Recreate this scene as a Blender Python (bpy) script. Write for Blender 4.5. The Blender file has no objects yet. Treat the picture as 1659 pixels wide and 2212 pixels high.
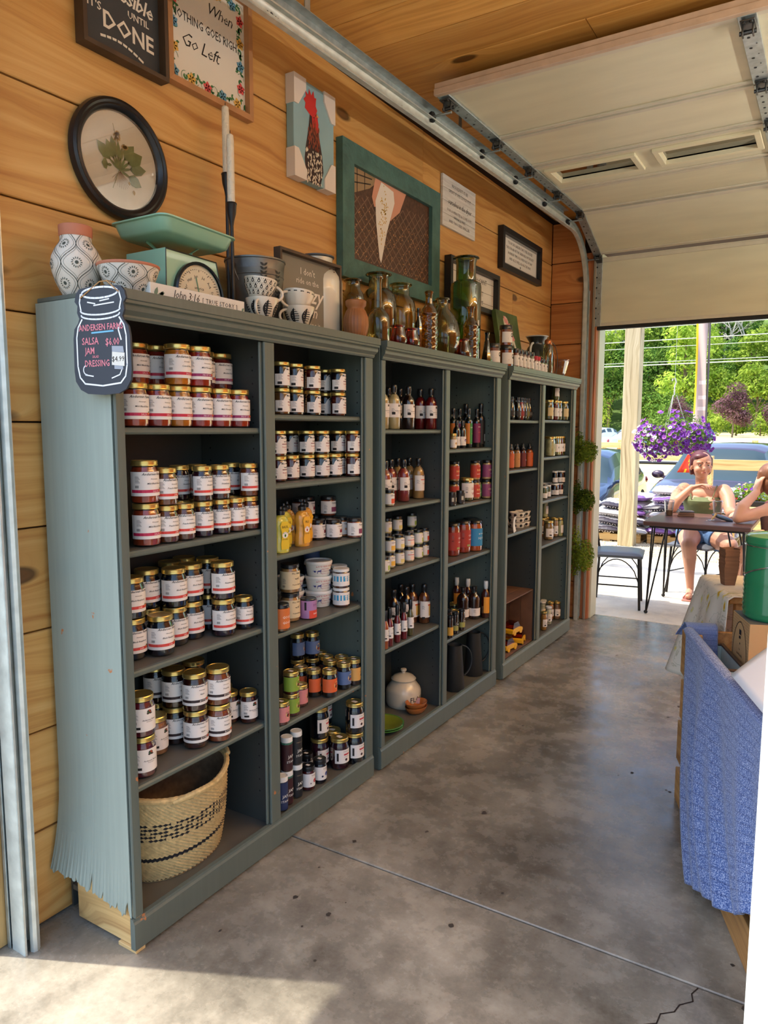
import bpy, bmesh, math, random
from math import sin, cos, pi, radians, sqrt, atan2
from mathutils import Vector, Matrix
SC = bpy.context.scene
COL = SC.collection
random.seed(7)
R = random.uniform

def lin(c):
    o = []
    for v in c:
        v = v / 255.0
        o.append(v / 12.92 if v <= 0.04045 else ((v + 0.055) / 1.055) ** 2.4)
    return (o[0], o[1], o[2], 1.0)

# ------------------------------------------------------------------ camera
cam_d = bpy.data.cameras.new('camera')
cam_o = bpy.data.objects.new('camera', cam_d)
COL.objects.link(cam_o)
F_PX, YAW, PITCH, ROLL = 1574.78, 0.5537, -0.1125, 0.0019
cam_d.sensor_fit = 'HORIZONTAL'
cam_d.sensor_width = 36.0
cam_d.lens = 36.0 * F_PX / 1659.0
cam_d.clip_start = 0.05
cam_d.clip_end = 900
fw = Vector((-sin(YAW) * cos(PITCH), cos(YAW) * cos(PITCH), sin(PITCH)))
rt = Vector((cos(YAW), sin(YAW), 0)); up = rt.cross(fw)
r2 = cos(ROLL) * rt + sin(ROLL) * up
u2 = -sin(ROLL) * rt + cos(ROLL) * up
mw = Matrix((r2, u2, -fw)).transposed().to_4x4()
mw.translation = Vector((1.5562, -1.226, 1.4389))
cam_o.matrix_world = mw
SC.camera = cam_o

# ------------------------------------------------------------------ light
SC.view_settings.view_transform = 'Standard'
SC.view_settings.look = 'None'
SC.view_settings.gamma = 1
SC.view_settings.use_curve_mapping = False
SC.view_settings.exposure = 1.35
wd = bpy.data.worlds.new('sky'); SC.world = wd; wd.use_nodes = True
wn = wd.node_tree.nodes; wl = wd.node_tree.links
sky = wn.new('ShaderNodeTexSky'); sky.sky_type = 'NISHITA'
sky.sun_disc = False
SUN_EL = radians(63)
sky.sun_elevation = SUN_EL
sky.sun_rotation = radians(64 + 180)
sky.air_density = 1.0; sky.dust_density = 2.0; sky.ozone_density = 1.0
wl.new(sky.outputs[0], wn['Background'].inputs[0])
wn['Background'].inputs[1].default_value = 0.20
sd = bpy.data.lights.new('sun', 'SUN'); so = bpy.data.objects.new('sun', sd); COL.objects.link(so)
sd.energy = 2.6; sd.angle = radians(0.6); sd.color = (1.0, 0.93, 0.80)
_d = Vector((0.902 * cos(SUN_EL), 0.431 * cos(SUN_EL), -sin(SUN_EL)))
so.rotation_euler = _d.to_track_quat('-Z', 'Y').to_euler()
so.location = (-6, -4, 12)
def area_light(name, loc, rot, sx, sy, power, col):
    l = bpy.data.lights.new(name, 'AREA'); l.shape = 'RECTANGLE'; l.size = sx; l.size_y = sy
    l.energy = power; l.color = col
    o = bpy.data.objects.new(name, l); COL.objects.link(o); o.location = loc; o.rotation_euler = rot
    return o
# fluorescent shop strips that hang under the ceiling of the open bay to the right
area_light('shop_strip_light', (3.0, 0.6, 2.86), (0, 0, 0), 0.14, 2.4, 4, (1.0, 0.93, 0.78))
area_light('shop_strip_light', (3.0, 3.2, 2.86), (0, 0, 0), 0.14, 1.6, 3, (1.0, 0.93, 0.78))

# unseen uplight added right of the door to brighten the ceiling and raised door
area_light('added_uplight', (3.1, 1.9, 2.30), (pi, 0, 0), 0.25, 3.2, 84, (1.0, 0.96, 0.86))

# ------------------------------------------------------------------ node helpers
MATS = {}
def newmat(name):
    m = bpy.data.materials.new(name); m.use_nodes = True
    nt = m.node_tree
    return m, nt, nt.nodes['Principled BSDF']
def N(nt, t, **k):
    n = nt.nodes.new(t)
    for a, b in k.items():
        setattr(n, a, b)
    return n
def ramp(nt, stops, interp='LINEAR'):
    n = nt.nodes.new('ShaderNodeValToRGB'); cr = n.color_ramp; cr.interpolation = interp
    while len(cr.elements) < len(stops): cr.elements.new(0.5)
    for e, (p, c) in zip(cr.elements, stops):
        e.position = p; e.color = c if len(c) == 4 else lin(c)
    return n
def mapping(nt, scale=(1, 1, 1), coord='Object', rnd=0.0):
    tc = N(nt, 'ShaderNodeTexCoord'); mp = N(nt, 'ShaderNodeMapping')
    mp.inputs['Scale'].default_value = scale
    nt.links.new(tc.outputs[coord], mp.inputs[0])
    if rnd:
        oi = N(nt, 'ShaderNodeObjectInfo'); mu = N(nt, 'ShaderNodeVectorMath', operation='SCALE')
        cb = N(nt, 'ShaderNodeCombineXYZ')
        for i in range(3): nt.links.new(oi.outputs['Random'], cb.inputs[i])
        nt.links.new(cb.outputs[0], mu.inputs[0]); mu.inputs['Scale'].default_value = rnd
        nt.links.new(mu.outputs[0], mp.inputs['Location'])
    return mp
def setp(b, **k):
    for a, v in k.items():
        b.inputs[a.replace('_', ' ')].default_value = v

def M(name, col, rough=0.5, metal=0.0, coat=0.0, var=0.0, vs=8.0, bump=0.0, bs=60.0, spec=0.5, sheen=0.0, tr=0.0, sub=0.0, coord='Object', stretch=(1, 1, 1)):
    if name in MATS: return MATS[name]
    m, nt, b = newmat(name)
    c = lin(col)
    setp(b, Base_Color=c, Roughness=rough, Metallic=metal, Coat_Weight=coat, Specular_IOR_Level=spec)
    if sheen: b.inputs['Sheen Weight'].default_value = sheen
    if sub:
        b.inputs['Subsurface Weight'].default_value = sub
        b.inputs['Subsurface Radius'].default_value = (0.02, 0.008, 0.004)
    if tr: b.inputs['Transmission Weight'].default_value = tr
    if var:
        mp = mapping(nt, stretch, coord, 37.0)
        nz = N(nt, 'ShaderNodeTexNoise'); nz.inputs['Scale'].default_value = vs; nz.inputs['Detail'].default_value = 5
        nt.links.new(mp.outputs[0], nz.inputs['Vector'])
        rp = ramp(nt, [(0.3, [x * (1 - var) for x in c[:3]] + [1]), (0.7, [min(1, x * (1 + var)) for x in c[:3]] + [1])])
        nt.links.new(nz.outputs['Fac'], rp.inputs[0]); nt.links.new(rp.outputs[0], b.inputs['Base Color'])
    if bump:
        mp = mapping(nt, stretch, coord)
        nz = N(nt, 'ShaderNodeTexNoise'); nz.inputs['Scale'].default_value = bs; nz.inputs['Detail'].default_value = 4
        nt.links.new(mp.outputs[0], nz.inputs['Vector'])
        bp = N(nt, 'ShaderNodeBump'); bp.inputs['Strength'].default_value = bump; bp.inputs['Distance'].default_value = 0.01
        nt.links.new(nz.outputs['Fac'], bp.inputs['Height']); nt.links.new(bp.outputs[0], b.inputs['Normal'])
    MATS[name] = m
    return m

def pine(name, light, mid, dark, along='Y', rough=0.45, knots=1.0, tint=0.10):
    """board wood: grain runs on the named axis of the object; every board differs by its random id"""
    m, nt, b = newmat(name); L = nt.links
    mp = mapping(nt, (1, 1, 1), 'Object', 23.0)
    sep = N(nt, 'ShaderNodeSeparateXYZ'); L.new(mp.outputs[0], sep.inputs[0])
    ax = {'X': (0, 2, 1), 'Y': (1, 2, 0), 'YX': (1, 0, 2), 'XZ': (0, 2, 1), 'XY': (0, 1, 2), 'Z': (2, 0, 1), 'ZX': (2, 0, 1), 'ZY': (2, 1, 0)}[along]
    def comb(a, c, d):
        cb = N(nt, 'ShaderNodeCombineXYZ')
        for i, (idx, s) in enumerate(((ax[0], a), (ax[1], c), (ax[2], d))):
            mu = N(nt, 'ShaderNodeMath', operation='MULTIPLY'); mu.inputs[1].default_value = s
            L.new(sep.outputs[idx], mu.inputs[0]); L.new(mu.outputs[0], cb.inputs[i])
        return cb
    vo = N(nt, 'ShaderNodeTexVoronoi'); vo.inputs['Scale'].default_value = 1.0
    L.new(comb(1.7, 4.0, 3.0).outputs[0], vo.inputs['Vector'])
    kr = ramp(nt, [(0.0, (1, 1, 1, 1)), (0.25, (0, 0, 0, 1))]); L.new(vo.outputs['Distance'], kr.inputs[0])
    # warp grain round the knots
    nz = N(nt, 'ShaderNodeTexNoise'); nz.inputs['Scale'].default_value = 1.0; nz.inputs['Detail'].default_value = 6; nz.inputs['Roughness'].default_value = 0.6
    cb = comb(1.1, 34.0, 34.0)
    wv = N(nt, 'ShaderNodeVectorMath', operation='MULTIPLY_ADD')
    L.new(kr.outputs[0], wv.inputs[0]); wv.inputs[1].default_value = (0, 2.0, 0); L.new(cb.outputs[0], wv.inputs[2])
    lo = N(nt, 'ShaderNodeTexNoise'); lo.inputs['Scale'].default_value = 1.0; lo.inputs['Detail'].default_value = 2
    L.new(comb(1.3, 3.0, 3.0).outputs[0], lo.inputs['Vector'])
    wv2 = N(nt, 'ShaderNodeVectorMath', operation='MULTIPLY_ADD')
    L.new(lo.outputs['Color'], wv2.inputs[0]); wv2.inputs[1].default_value = (0.6, 5.0, 0); L.new(wv.outputs[0], wv2.inputs[2])
    L.new(wv2.outputs[0], nz.inputs['Vector'])
    g = ramp(nt, [(0.30, dark), (0.48, mid), (0.70, light)]); L.new(nz.outputs['Fac'], g.inputs[0])
    bl = N(nt, 'ShaderNodeMixRGB', blend_type='MULTIPLY'); bl.inputs[0].default_value = 0.55
    lr = ramp(nt, [(0.3, (0.80, 0.74, 0.68, 1)), (0.65, (1, 1, 1, 1))]); L.new(lo.outputs['Fac'], lr.inputs[0])
    L.new(g.outputs[0], bl.inputs[1]); L.new(lr.outputs[0], bl.inputs[2])
    kn = ramp(nt, [(0.0, (60, 30, 14)), (0.055, (92, 50, 24)), (0.085, (48, 24, 12)), (0.12, (255, 255, 255))])
    L.new(vo.outputs['Distance'], kn.inputs[0])
    km = N(nt, 'ShaderNodeMixRGB', blend_type='MULTIPLY'); km.inputs[0].default_value = 0.8 * knots
    L.new(bl.outputs[0], km.inputs[1]); L.new(kn.outputs[0], km.inputs[2])
    oi = N(nt, 'ShaderNodeObjectInfo'); hs = N(nt, 'ShaderNodeHueSaturation')
    mr = N(nt, 'ShaderNodeMapRange'); mr.inputs[3].default_value = 1 - tint; mr.inputs[4].default_value = 1 + tint
    L.new(oi.outputs['Random'], mr.inputs[0]); L.new(mr.outputs[0], hs.inputs['Value'])
    L.new(km.outputs[0], hs.inputs['Color']); L.new(hs.outputs[0], b.inputs['Base Color'])
    bp = N(nt, 'ShaderNodeBump'); bp.inputs['Strength'].default_value = 0.12; bp.inputs['Distance'].default_value = 0.004
    L.new(nz.outputs['Fac'], bp.inputs['Height']); L.new(bp.outputs[0], b.inputs['Normal'])
    b.inputs['Roughness'].default_value = rough
    MATS[name] = m
    return m

def painted(name, col, wood, amt=0.66, rough=0.42):
    """satin paint over wood with small chips and rubbed streaks"""
    m, nt, b = newmat(name); L = nt.links
    mp = mapping(nt, (1, 1, 1), 'Object', 11.0)
    n1 = N(nt, 'ShaderNodeTexNoise'); n1.inputs['Scale'].default_value = 22; n1.inputs['Detail'].default_value = 6
    n2 = N(nt, 'ShaderNodeTexNoise'); n2.inputs['Scale'].default_value = 3.5; n2.inputs['Detail'].default_value = 2
    mp3 = mapping(nt, (60, 60, 3), 'Object', 5.0)
    n3 = N(nt, 'ShaderNodeTexNoise'); n3.inputs['Scale'].default_value = 1.0; n3.inputs['Detail'].default_value = 3
    L.new(mp.outputs[0], n1.inputs['Vector']); L.new(mp.outputs[0], n2.inputs['Vector']); L.new(mp3.outputs[0], n3.inputs['Vector'])
    ml = N(nt, 'ShaderNodeMath', operation='ADD'); L.new(n1.outputs['Fac'], ml.inputs[0])
    m2 = N(nt, 'ShaderNodeMath', operation='MULTIPLY'); m2.inputs[1].default_value = 0.45; L.new(n2.outputs['Fac'], m2.inputs[0])
    L.new(m2.outputs[0], ml.inputs[1])
    rp = ramp(nt, [(amt + 0.32, (0, 0, 0, 1)), (amt + 0.345, (1, 1, 1, 1))]); L.new(ml.outputs[0], rp.inputs[0])
    c = lin(col)
    cr = ramp(nt, [(0.3, [x * 0.94 for x in c[:3]] + [1]), (0.7, [x * 1.05 for x in c[:3]] + [1])])
    L.new(n3.outputs['Fac'], cr.inputs[0])
    mx = N(nt, 'ShaderNodeMixRGB'); L.new(rp.outputs[0], mx.inputs[0]); L.new(cr.outputs[0], mx.inputs[1]); mx.inputs[2].default_value = lin(wood)
    L.new(mx.outputs[0], b.inputs['Base Color']); b.inputs['Roughness'].default_value = rough
    bp = N(nt, 'ShaderNodeBump'); bp.inputs['Strength'].default_value = 0.10; bp.inputs['Distance'].default_value = 0.003
    L.new(n3.outputs['Fac'], bp.inputs['Height']); L.new(bp.outputs[0], b.inputs['Normal'])
    MATS[name] = m
    return m

def glassy(name, col, gloss=0.12, dens=0.0, rough=0.02):
    """thin coloured glass wall: tinted see-through plus fresnel reflection"""
    m = bpy.data.materials.new(name); m.use_nodes = True; nt = m.node_tree; nt.nodes.clear(); L = nt.links
    out = N(nt, 'ShaderNodeOutputMaterial'); mx = N(nt, 'ShaderNodeMixShader'); tr = N(nt, 'ShaderNodeBsdfTransparent'); gl = N(nt, 'ShaderNodeBsdfGlossy')
    fr = N(nt, 'ShaderNodeLayerWeight'); fr.inputs['Blend'].default_value = 0.35
    mr = N(nt, 'ShaderNodeMapRange'); mr.inputs[3].default_value = 0.03; mr.inputs[4].default_value = 0.55 + gloss
    L.new(fr.outputs['Facing'], mr.inputs[0])
    lw = N(nt, 'ShaderNodeLayerWeight'); lw.inputs['Blend'].default_value = 0.25
    cr = ramp(nt, [(0.0, col), (0.9, [x * (0.55 - dens) for x in lin(col)[:3]] + [1])]); L.new(lw.outputs['Facing'], cr.inputs[0])
    L.new(cr.outputs[0], tr.inputs[0])
    gl.inputs['Roughness'].default_value = rough; gl.inputs['Color'].default_value = (0.95, 0.95, 0.95, 1)
    L.new(mr.outputs[0], mx.inputs[0]); L.new(tr.outputs[0], mx.inputs[1]); L.new(gl.outputs[0], mx.inputs[2]); L.new(mx.outputs[0], out.inputs[0])
    MATS[name] = m
    return m

# ------------------------------------------------------------------ mesh helpers
class MB:
    def __init__(s): s.v = []; s.f = []; s.m = []; s.mi = 0; s.T = None
    def av(s, vs):
        b = len(s.v)
        if s.T is not None: vs = [tuple(s.T @ Vector(p)) for p in vs]
        s.v.extend([tuple(p) for p in vs]); return b
    def af(s, fs, b=0):
        for f in fs: s.f.append([i + b for i in f]); s.m.append(s.mi)
        return s
    def box(s, x0, x1, y0, y1, z0, z1):
        b = s.av([(x0, y0, z0), (x1, y0, z0), (x1, y1, z0), (x0, y1, z0), (x0, y0, z1), (x1, y0, z1), (x1, y1, z1), (x0, y1, z1)])
        return s.af([(0, 3, 2, 1), (4, 5, 6, 7), (0, 1, 5, 4), (1, 2, 6, 5), (2, 3, 7, 6), (3, 0, 4, 7)], b)
    def bbox(s, x0, x1, y0, y1, z0, z1, e=0.003):
        # box with chamfered edges (rounded look), built as 3 nested rings
        a = [(x0 + e, y0, z0 + e), (x1 - e, y0, z0 + e), (x1 - e, y0, z1 - e), (x0 + e, y0, z1 - e),
             (x0 + e, y1, z0 + e), (x1 - e, y1, z0 + e), (x1 - e, y1, z1 - e), (x0 + e, y1, z1 - e),
             (x0, y0 + e, z0 + e), (x0, y1 - e, z0 + e), (x0, y1 - e, z1 - e), (x0, y0 + e, z1 - e),
             (x1, y0 + e, z0 + e), (x1, y1 - e, z0 + e), (x1, y1 - e, z1 - e), (x1, y0 + e, z1 - e),
             (x0 + e, y0 + e, z0), (x1 - e, y0 + e, z0), (x1 - e, y1 - e, z0), (x0 + e, y1 - e, z0),
             (x0 + e, y0 + e, z1), (x1 - e, y0 + e, z1), (x1 - e, y1 - e, z1), (x0 + e, y1 - e, z1)]
        b = s.av(a)
        return s.af([(0, 1, 2, 3), (5, 4, 7, 6), (9, 8, 11, 10), (12, 13, 14, 15), (19, 18, 17, 16), (20, 21, 22, 23),
                     (0, 16, 17, 1), (3, 2, 21, 20), (4, 5, 18, 19), (7, 23, 22, 6), (0, 3, 11, 8), (1, 12, 15, 2), (4, 9, 10, 7), (5, 6, 14, 13),
                     (8, 9, 19, 16), (11, 20, 23, 10), (12, 17, 18, 13), (15, 14, 22, 21),
                     (0, 8, 16), (1, 17, 12), (3, 20, 11), (2, 15, 21), (4, 19, 9), (5, 13, 18), (7, 10, 23), (6, 22, 14)], b)
    def lathe(s, prof, n=20, c=(0, 0, 0), a0=0.0, a1=2 * pi, sx=1.0, sy=1.0):
        full = abs(a1 - a0 - 2 * pi) < 1e-6; k = n if full else n + 1
        vs = []
        for r, z in prof:
            for i in range(k):
                a = a0 + (a1 - a0) * i / n
                vs.append((c[0] + r * cos(a) * sx, c[1] + r * sin(a) * sy, c[2] + z))
        b = s.av(vs)
        for j in range(len(prof) - 1):
            for i in range(n):
                i2 = (i + 1) % k
                s.af([(j * k + i, j * k + i2, (j + 1) * k + i2, (j + 1) * k + i)], b)
        return s
    def cyl(s, p0, p1, r0, r1=None, n=10, caps=True):
        return s.tube([p0, p1], [r0, r0 if r1 is None else r1], n, caps)
    def tube(s, pts, rad, n=8, caps=True, closed=False, flat=1.0):
        pts = [Vector(p) for p in pts]
        if not isinstance(rad, (list, tuple)): rad = [rad] * len(pts)
        vs = []; m = len(pts); pn = None
        for i, p in enumerate(pts):
            if closed: t = pts[(i + 1) % m] - pts[i - 1]
            else: t = pts[min(i + 1, m - 1)] - pts[max(i - 1, 0)]
            t.normalize()
            if pn is None:
                a = Vector((0, 0, 1)) if abs(t.z) < 0.9 else Vector((1, 0, 0))
                pn = (a - t * a.dot(t)).normalized()
            else:
                pn = (pn - t * pn.dot(t)); pn.normalize()
            q = t.cross(pn)
            for k in range(n):
                an = 2 * pi * k / n
                vs.append(p + (pn * cos(an) * flat + q * sin(an)) * rad[i])
        b = s.av(vs)
        for i in range(m if closed else m - 1):
            i2 = (i + 1) % m
            for k in range(n):
                k2 = (k + 1) % n
                s.af([(i * n + k, i * n + k2, i2 * n + k2, i2 * n + k)], b)
        if caps and not closed:
            s.af([tuple(range(n - 1, -1, -1)), tuple((m - 1) * n + k for k in range(n))], b)
        return s
    def prism(s, poly, d, axis='x', o=0.0):
        """extrude 2D polygon (u,v) along axis from o to o+d. axis x: (u,v)=(y,z); y: (x,z); z: (x,y)"""
        def P(u, v, w):
            return (w, u, v) if axis == 'x' else ((u, w, v) if axis == 'y' else (u, v, w))
        n = len(poly)
        b = s.av([P(u, v, o) for u, v in poly] + [P(u, v, o + d) for u, v in poly])
        s.af([tuple(range(n)), tuple(range(2 * n - 1, n - 1, -1))], b)
        s.af([(i, i + n, (i + 1) % n + n, (i + 1) % n) for i in range(n)], b)
        return s
    def grid(s, nu, nv, fn, flip=False, closed_u=False):
        b = s.av([fn(i / nu, j / nv) for j in range(nv + 1) for i in range(nu if closed_u else nu + 1)])
        k = nu if closed_u else nu + 1
        for j in range(nv):
            for i in range(nu):
                i2 = (i + 1) % k
                f = (j * k + i, j * k + i2, (j + 1) * k + i2, (j + 1) * k + i)
                s.af([f[::-1] if flip else f], b)
        return s
    def ell(s, c, r, nu=14, nv=9, rot=None):
        vs = []
        for j in range(nv + 1):
            t = pi * j / nv
            for i in range(nu):
                a = 2 * pi * i / nu
                p = Vector((r[0] * sin(t) * cos(a), r[1] * sin(t) * sin(a), r[2] * cos(t)))
                if rot is not None: p = rot @ p
                vs.append((c[0] + p.x, c[1] + p.y, c[2] + p.z))
        b = s.av(vs)
        for j in range(nv):
            for i in range(nu):
                i2 = (i + 1) % nu
                s.af([(j * nu + i, (j + 1) * nu + i, (j + 1) * nu + i2, j * nu + i2)], b)
        return s
    def disc(s, c, r, n=16, axis='z', up=True):
        vs = []
        for i in range(n):
            a = 2 * pi * i / n; u, v = r * cos(a), r * sin(a)
            vs.append((c[0] + u, c[1] + v, c[2]) if axis == 'z' else ((c[0], c[1] + u, c[2] + v) if axis == 'x' else (c[0] + u, c[1], c[2] + v)))
        b = s.av(vs); s.af([tuple(range(n)) if up else tuple(range(n - 1, -1, -1))], b); return s
    def mesh(s, name, mats, smooth=False, fix=False):
        me = bpy.data.meshes.new(name)
        me.from_pydata(s.v, [], s.f)
        if not isinstance(mats, (list, tuple)): mats = [mats]
        for m in mats: me.materials.append(m)
        me.polygons.foreach_set('material_index', s.m)
        if fix:
            bm = bmesh.new(); bm.from_mesh(me); bmesh.ops.remove_doubles(bm, verts=bm.verts, dist=1e-5)
            bmesh.ops.recalc_face_normals(bm, faces=bm.faces); bm.to_mesh(me); bm.free()
        if smooth:
            me.polygons.foreach_set('use_smooth', [True] * len(me.polygons))
            try: me.set_sharp_from_angle(angle=radians(42))
            except Exception: pass
        me.update()
        return me
def obj(name, me, parent=None, loc=(0, 0, 0), rot=(0, 0, 0), **k):
    o = bpy.data.objects.new(name, me); COL.objects.link(o)
    o.location = loc; o.rotation_euler = rot
    if parent is not None: o.parent = parent
    for a, b in k.items(): o[a] = b
    return o
def thing(name, label, cat, loc=(0, 0, 0), rot=(0, 0, 0), group=None):
    o = bpy.data.objects.new(name, None); COL.objects.link(o); o.empty_display_size = 0.05
    o.location = loc; o.rotation_euler = rot; o['label'] = label; o['category'] = cat
    if group: o['group'] = group
    return o
def part(name, mb, mat, parent, smooth=False, fix=False, **k):
    return obj(name, mb.mesh(name, mat, smooth, fix), parent, **k)
def struct(name, mb=None, mat=None, **k):
    o = obj(name, mb.mesh(name, mat) if mb else None, None, **k); o['kind'] = 'structure'
    return o
def copy_tree(o, parent=None, label=None, group=None):
    c = o.copy(); COL.objects.link(c)
    if parent is not None: c.parent = parent
    if label: c['label'] = label
    if group: c['group'] = group
    for ch in list(o.children): copy_tree(ch, c)
    return c

# flat text outlines as (x, z) polygons, cached
_TX = {}
def text_mesh(s, size=1.0, shear=0.0, spacing=1.0, align='CENTER', bold=0.0):
    k = (s, shear, spacing, align, bold)
    if k not in _TX:
        cu = bpy.data.curves.new('t', 'FONT'); cu.body = s; cu.size = 1; cu.shear = shear; cu.space_character = spacing
        cu.align_x = align; cu.resolution_u = 1; cu.fill_mode = 'FRONT'; cu.offset = bold
        cu.dimensions = '2D'
        o = bpy.data.objects.new('t', cu); COL.objects.link(o)
        dg = bpy.context.evaluated_depsgraph_get(); dg.update()
        me = o.evaluated_get(dg).to_mesh()
        _TX[k] = ([(v.co.x, v.co.y) for v in me.vertices], [tuple(p.vertices) for p in me.polygons])
        o.evaluated_get(dg).to_mesh_clear()
        bpy.data.objects.remove(o); bpy.data.curves.remove(cu)
    v, f = _TX[k]
    return [(x * size, y * size) for x, y in v], f
def put_text(mb, s, size, fn, **k):
    """fn(u, v) -> xyz for text-plane coordinates"""
    v, f = text_mesh(s, size, **k)
    b = mb.av([fn(x, y) for x, y in v]); mb.af(f, b)
    return mb
def cyl_text(mb, s, size, r, a, z, lift=0.0007, **k):
    return put_text(mb, s, size, lambda u, v: ((r + lift) * cos(a + u / r), (r + lift) * sin(a + u / r), z + v), **k)
def stroke(pts, w):
    """2D polyline -> list of quads (u,v)"""
    q = []
    for (a, b), (c, d) in zip(pts[:-1], pts[1:]):
        dx, dy = c - a, d - b; L = sqrt(dx * dx + dy * dy) or 1; nx, ny = -dy / L * w / 2, dx / L * w / 2
        ex, ey = dx / L * w * 0.25, dy / L * w * 0.25
        q.append([(a + nx - ex, b + ny - ey), (a - nx - ex, b - ny - ey), (c - nx + ex, d - ny + ey), (c + nx + ex, d + ny + ey)])
    return q
def put_polys(mb, polys, fn):
    for p in polys:
        b = mb.av([fn(u, v) for u, v in p]); mb.af([tuple(range(len(p)))], b)
    return mb
def circ(u, v, ru, rv=None, n=12, rot=0.0):
    rv = ru if rv is None else rv
    return [(u + ru * cos(2 * pi * i / n) * cos(rot) - rv * sin(2 * pi * i / n) * sin(rot), v + ru * cos(2 * pi * i / n) * sin(rot) + rv * sin(2 * pi * i / n) * cos(rot)) for i in range(n)]
def leafp(u, v, L, w, rot):
    p = [(0, 0), (0.3, 0.5), (0.65, 0.45), (1, 0), (0.65, -0.45), (0.3, -0.5)]
    return [(u + (a * L) * cos(rot) - (b * w) * sin(rot), v + (a * L) * sin(rot) + (b * w) * cos(rot)) for a, b in p]
def arc(u, v, r, a0, a1, n=10, rv=None):
    rv = r if rv is None else rv
    return [(u + r * cos(a0 + (a1 - a0) * i / n), v + rv * sin(a0 + (a1 - a0) * i / n)) for i in range(n + 1)]
ORD = ['first', 'second', 'third', 'fourth', 'fifth', 'sixth', 'seventh', 'eighth', 'ninth', 'tenth', 'eleventh', 'twelfth', 'thirteenth']
# ------------------------------------------------------------------ materials of the setting
pine('wall_pine', (222, 178, 110), (208, 158, 88), (184, 128, 66), 'Y', 0.42)
pine('far_pine', (208, 148, 88), (192, 128, 70), (164, 98, 52), 'X', 0.45)
pine('ceil_pine', (228, 178, 100), (214, 158, 80), (190, 132, 62), 'XY', 0.38)
pine('raw_wood', (222, 190, 132), (206, 168, 106), (160, 118, 66), 'Z', 0.6, 0.4)
pine('raw_wood_x', (226, 196, 140), (208, 172, 112), (176, 136, 84), 'X', 0.6, 0.3)
pine('post_wood', (226, 212, 176), (206, 190, 150), (150, 128, 92), 'Z', 0.6, 0.2)
pine('jamb_wood', (196, 128, 76), (172, 102, 58), (120, 66, 36), 'Z', 0.5, 0.5)
pine('rail_wood', (246, 214, 150), (232, 196, 128), (196, 150, 90), 'X', 0.6, 0.5)
pine('rail_wood_y', (246, 214, 150), (232, 196, 128), (196, 150, 90), 'Y', 0.6, 0.5)
pine('crate_wood', (206, 162, 104), (184, 136, 80), (142, 98, 54), 'Y', 0.55, 0.4)
M('seam_dark', (40, 26, 16), 0.9)
M('white_paint', (226, 234, 226), 0.4, var=0.04, vs=3)
M('pale_jamb', (205, 206, 180), 0.4, var=0.05, vs=2)
M('galv', (170, 182, 184), 0.34, 0.75, var=0.18, vs=30)
M('galv_light', (205, 214, 210), 0.38, 0.55, var=0.15, vs=22)
M('steel_dark', (90, 92, 92), 0.4, 0.9, var=0.2, vs=20)
M('rubber', (24, 24, 26), 0.7)
M('door_cream', (214, 210, 182), 0.42, var=0.06, vs=4, stretch=(0.6, 3, 3), bump=0.05, bs=25)
M('door_rail', (204, 198, 178), 0.4, var=0.06, vs=14)
M('door_edge', (196, 172, 148), 0.6, var=0.12, vs=18)
M('door_frame', (222, 216, 184), 0.4)
glassy('window_glass', (150, 150, 135), 0.2)

def concrete(name, c0, c1, c2, rough=0.36, sc=1.0):
    m, nt, b = newmat(name); L = nt.links
    mp = mapping(nt, (1, 1, 1), 'Object')
    def nz(s, d=6, r=0.55):
        n = N(nt, 'ShaderNodeTexNoise'); n.inputs['Scale'].default_value = s * sc; n.inputs['Detail'].default_value = d; n.inputs['Roughness'].default_value = r
        L.new(mp.outputs[0], n.inputs['Vector']); return n
    a, f, g = nz(1.6, 5, 0.62), nz(9, 8, 0.7), nz(90, 4, 0.6)
    ad = N(nt, 'ShaderNodeMath', operation='MULTIPLY_ADD'); L.new(f.outputs['Fac'], ad.inputs[0]); ad.inputs[1].default_value = 0.45; L.new(a.outputs['Fac'], ad.inputs[2])
    ad2 = N(nt, 'ShaderNodeMath', operation='MULTIPLY_ADD'); L.new(g.outputs['Fac'], ad2.inputs[0]); ad2.inputs[1].default_value = 0.14; L.new(ad.outputs[0], ad2.inputs[2])
    r = ramp(nt, [(0.60, c0), (0.78, c1), (0.98, c2)]); L.new(ad2.outputs[0], r.inputs[0])
    vo = N(nt, 'ShaderNodeTexVoronoi'); vo.inputs['Scale'].default_value = 4.2; vo.inputs['Randomness'].default_value = 1
    wp = N(nt, 'ShaderNodeVectorMath', operation='MULTIPLY_ADD'); L.new(f.outputs['Color'], wp.inputs[0]); wp.inputs[1].default_value = (0.06, 0.06, 0); L.new(mp.outputs[0], wp.inputs[2])
    L.new(wp.outputs[0], vo.inputs['Vector'])
    sp = ramp(nt, [(0.0, (70, 66, 62)), (0.018, (84, 80, 76)), (0.034, (255, 255, 255))]); L.new(vo.outputs['Distance'], sp.inputs[0])
    mx = N(nt, 'ShaderNodeMixRGB', blend_type='MULTIPLY'); mx.inputs[0].default_value = 0.8
    L.new(r.outputs[0], mx.inputs[1]); L.new(sp.outputs[0], mx.inputs[2]); L.new(mx.outputs[0], b.inputs['Base Color'])
    rr = N(nt, 'ShaderNodeMapRange'); rr.inputs[1].default_value = 0.35; rr.inputs[2].default_value = 0.7; rr.inputs[3].default_value = rough - 0.08; rr.inputs[4].default_value = rough + 0.16
    L.new(f.outputs['Fac'], rr.inputs[0]); L.new(rr.outputs[0], b.inputs['Roughness'])
    bp = N(nt, 'ShaderNodeBump'); bp.inputs['Strength'].default_value = 0.16; bp.inputs['Distance'].default_value = 0.006
    L.new(ad.outputs[0], bp.inputs['Height']); L.new(bp.outputs[0], b.inputs['Normal'])
    MATS[name] = m
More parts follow.
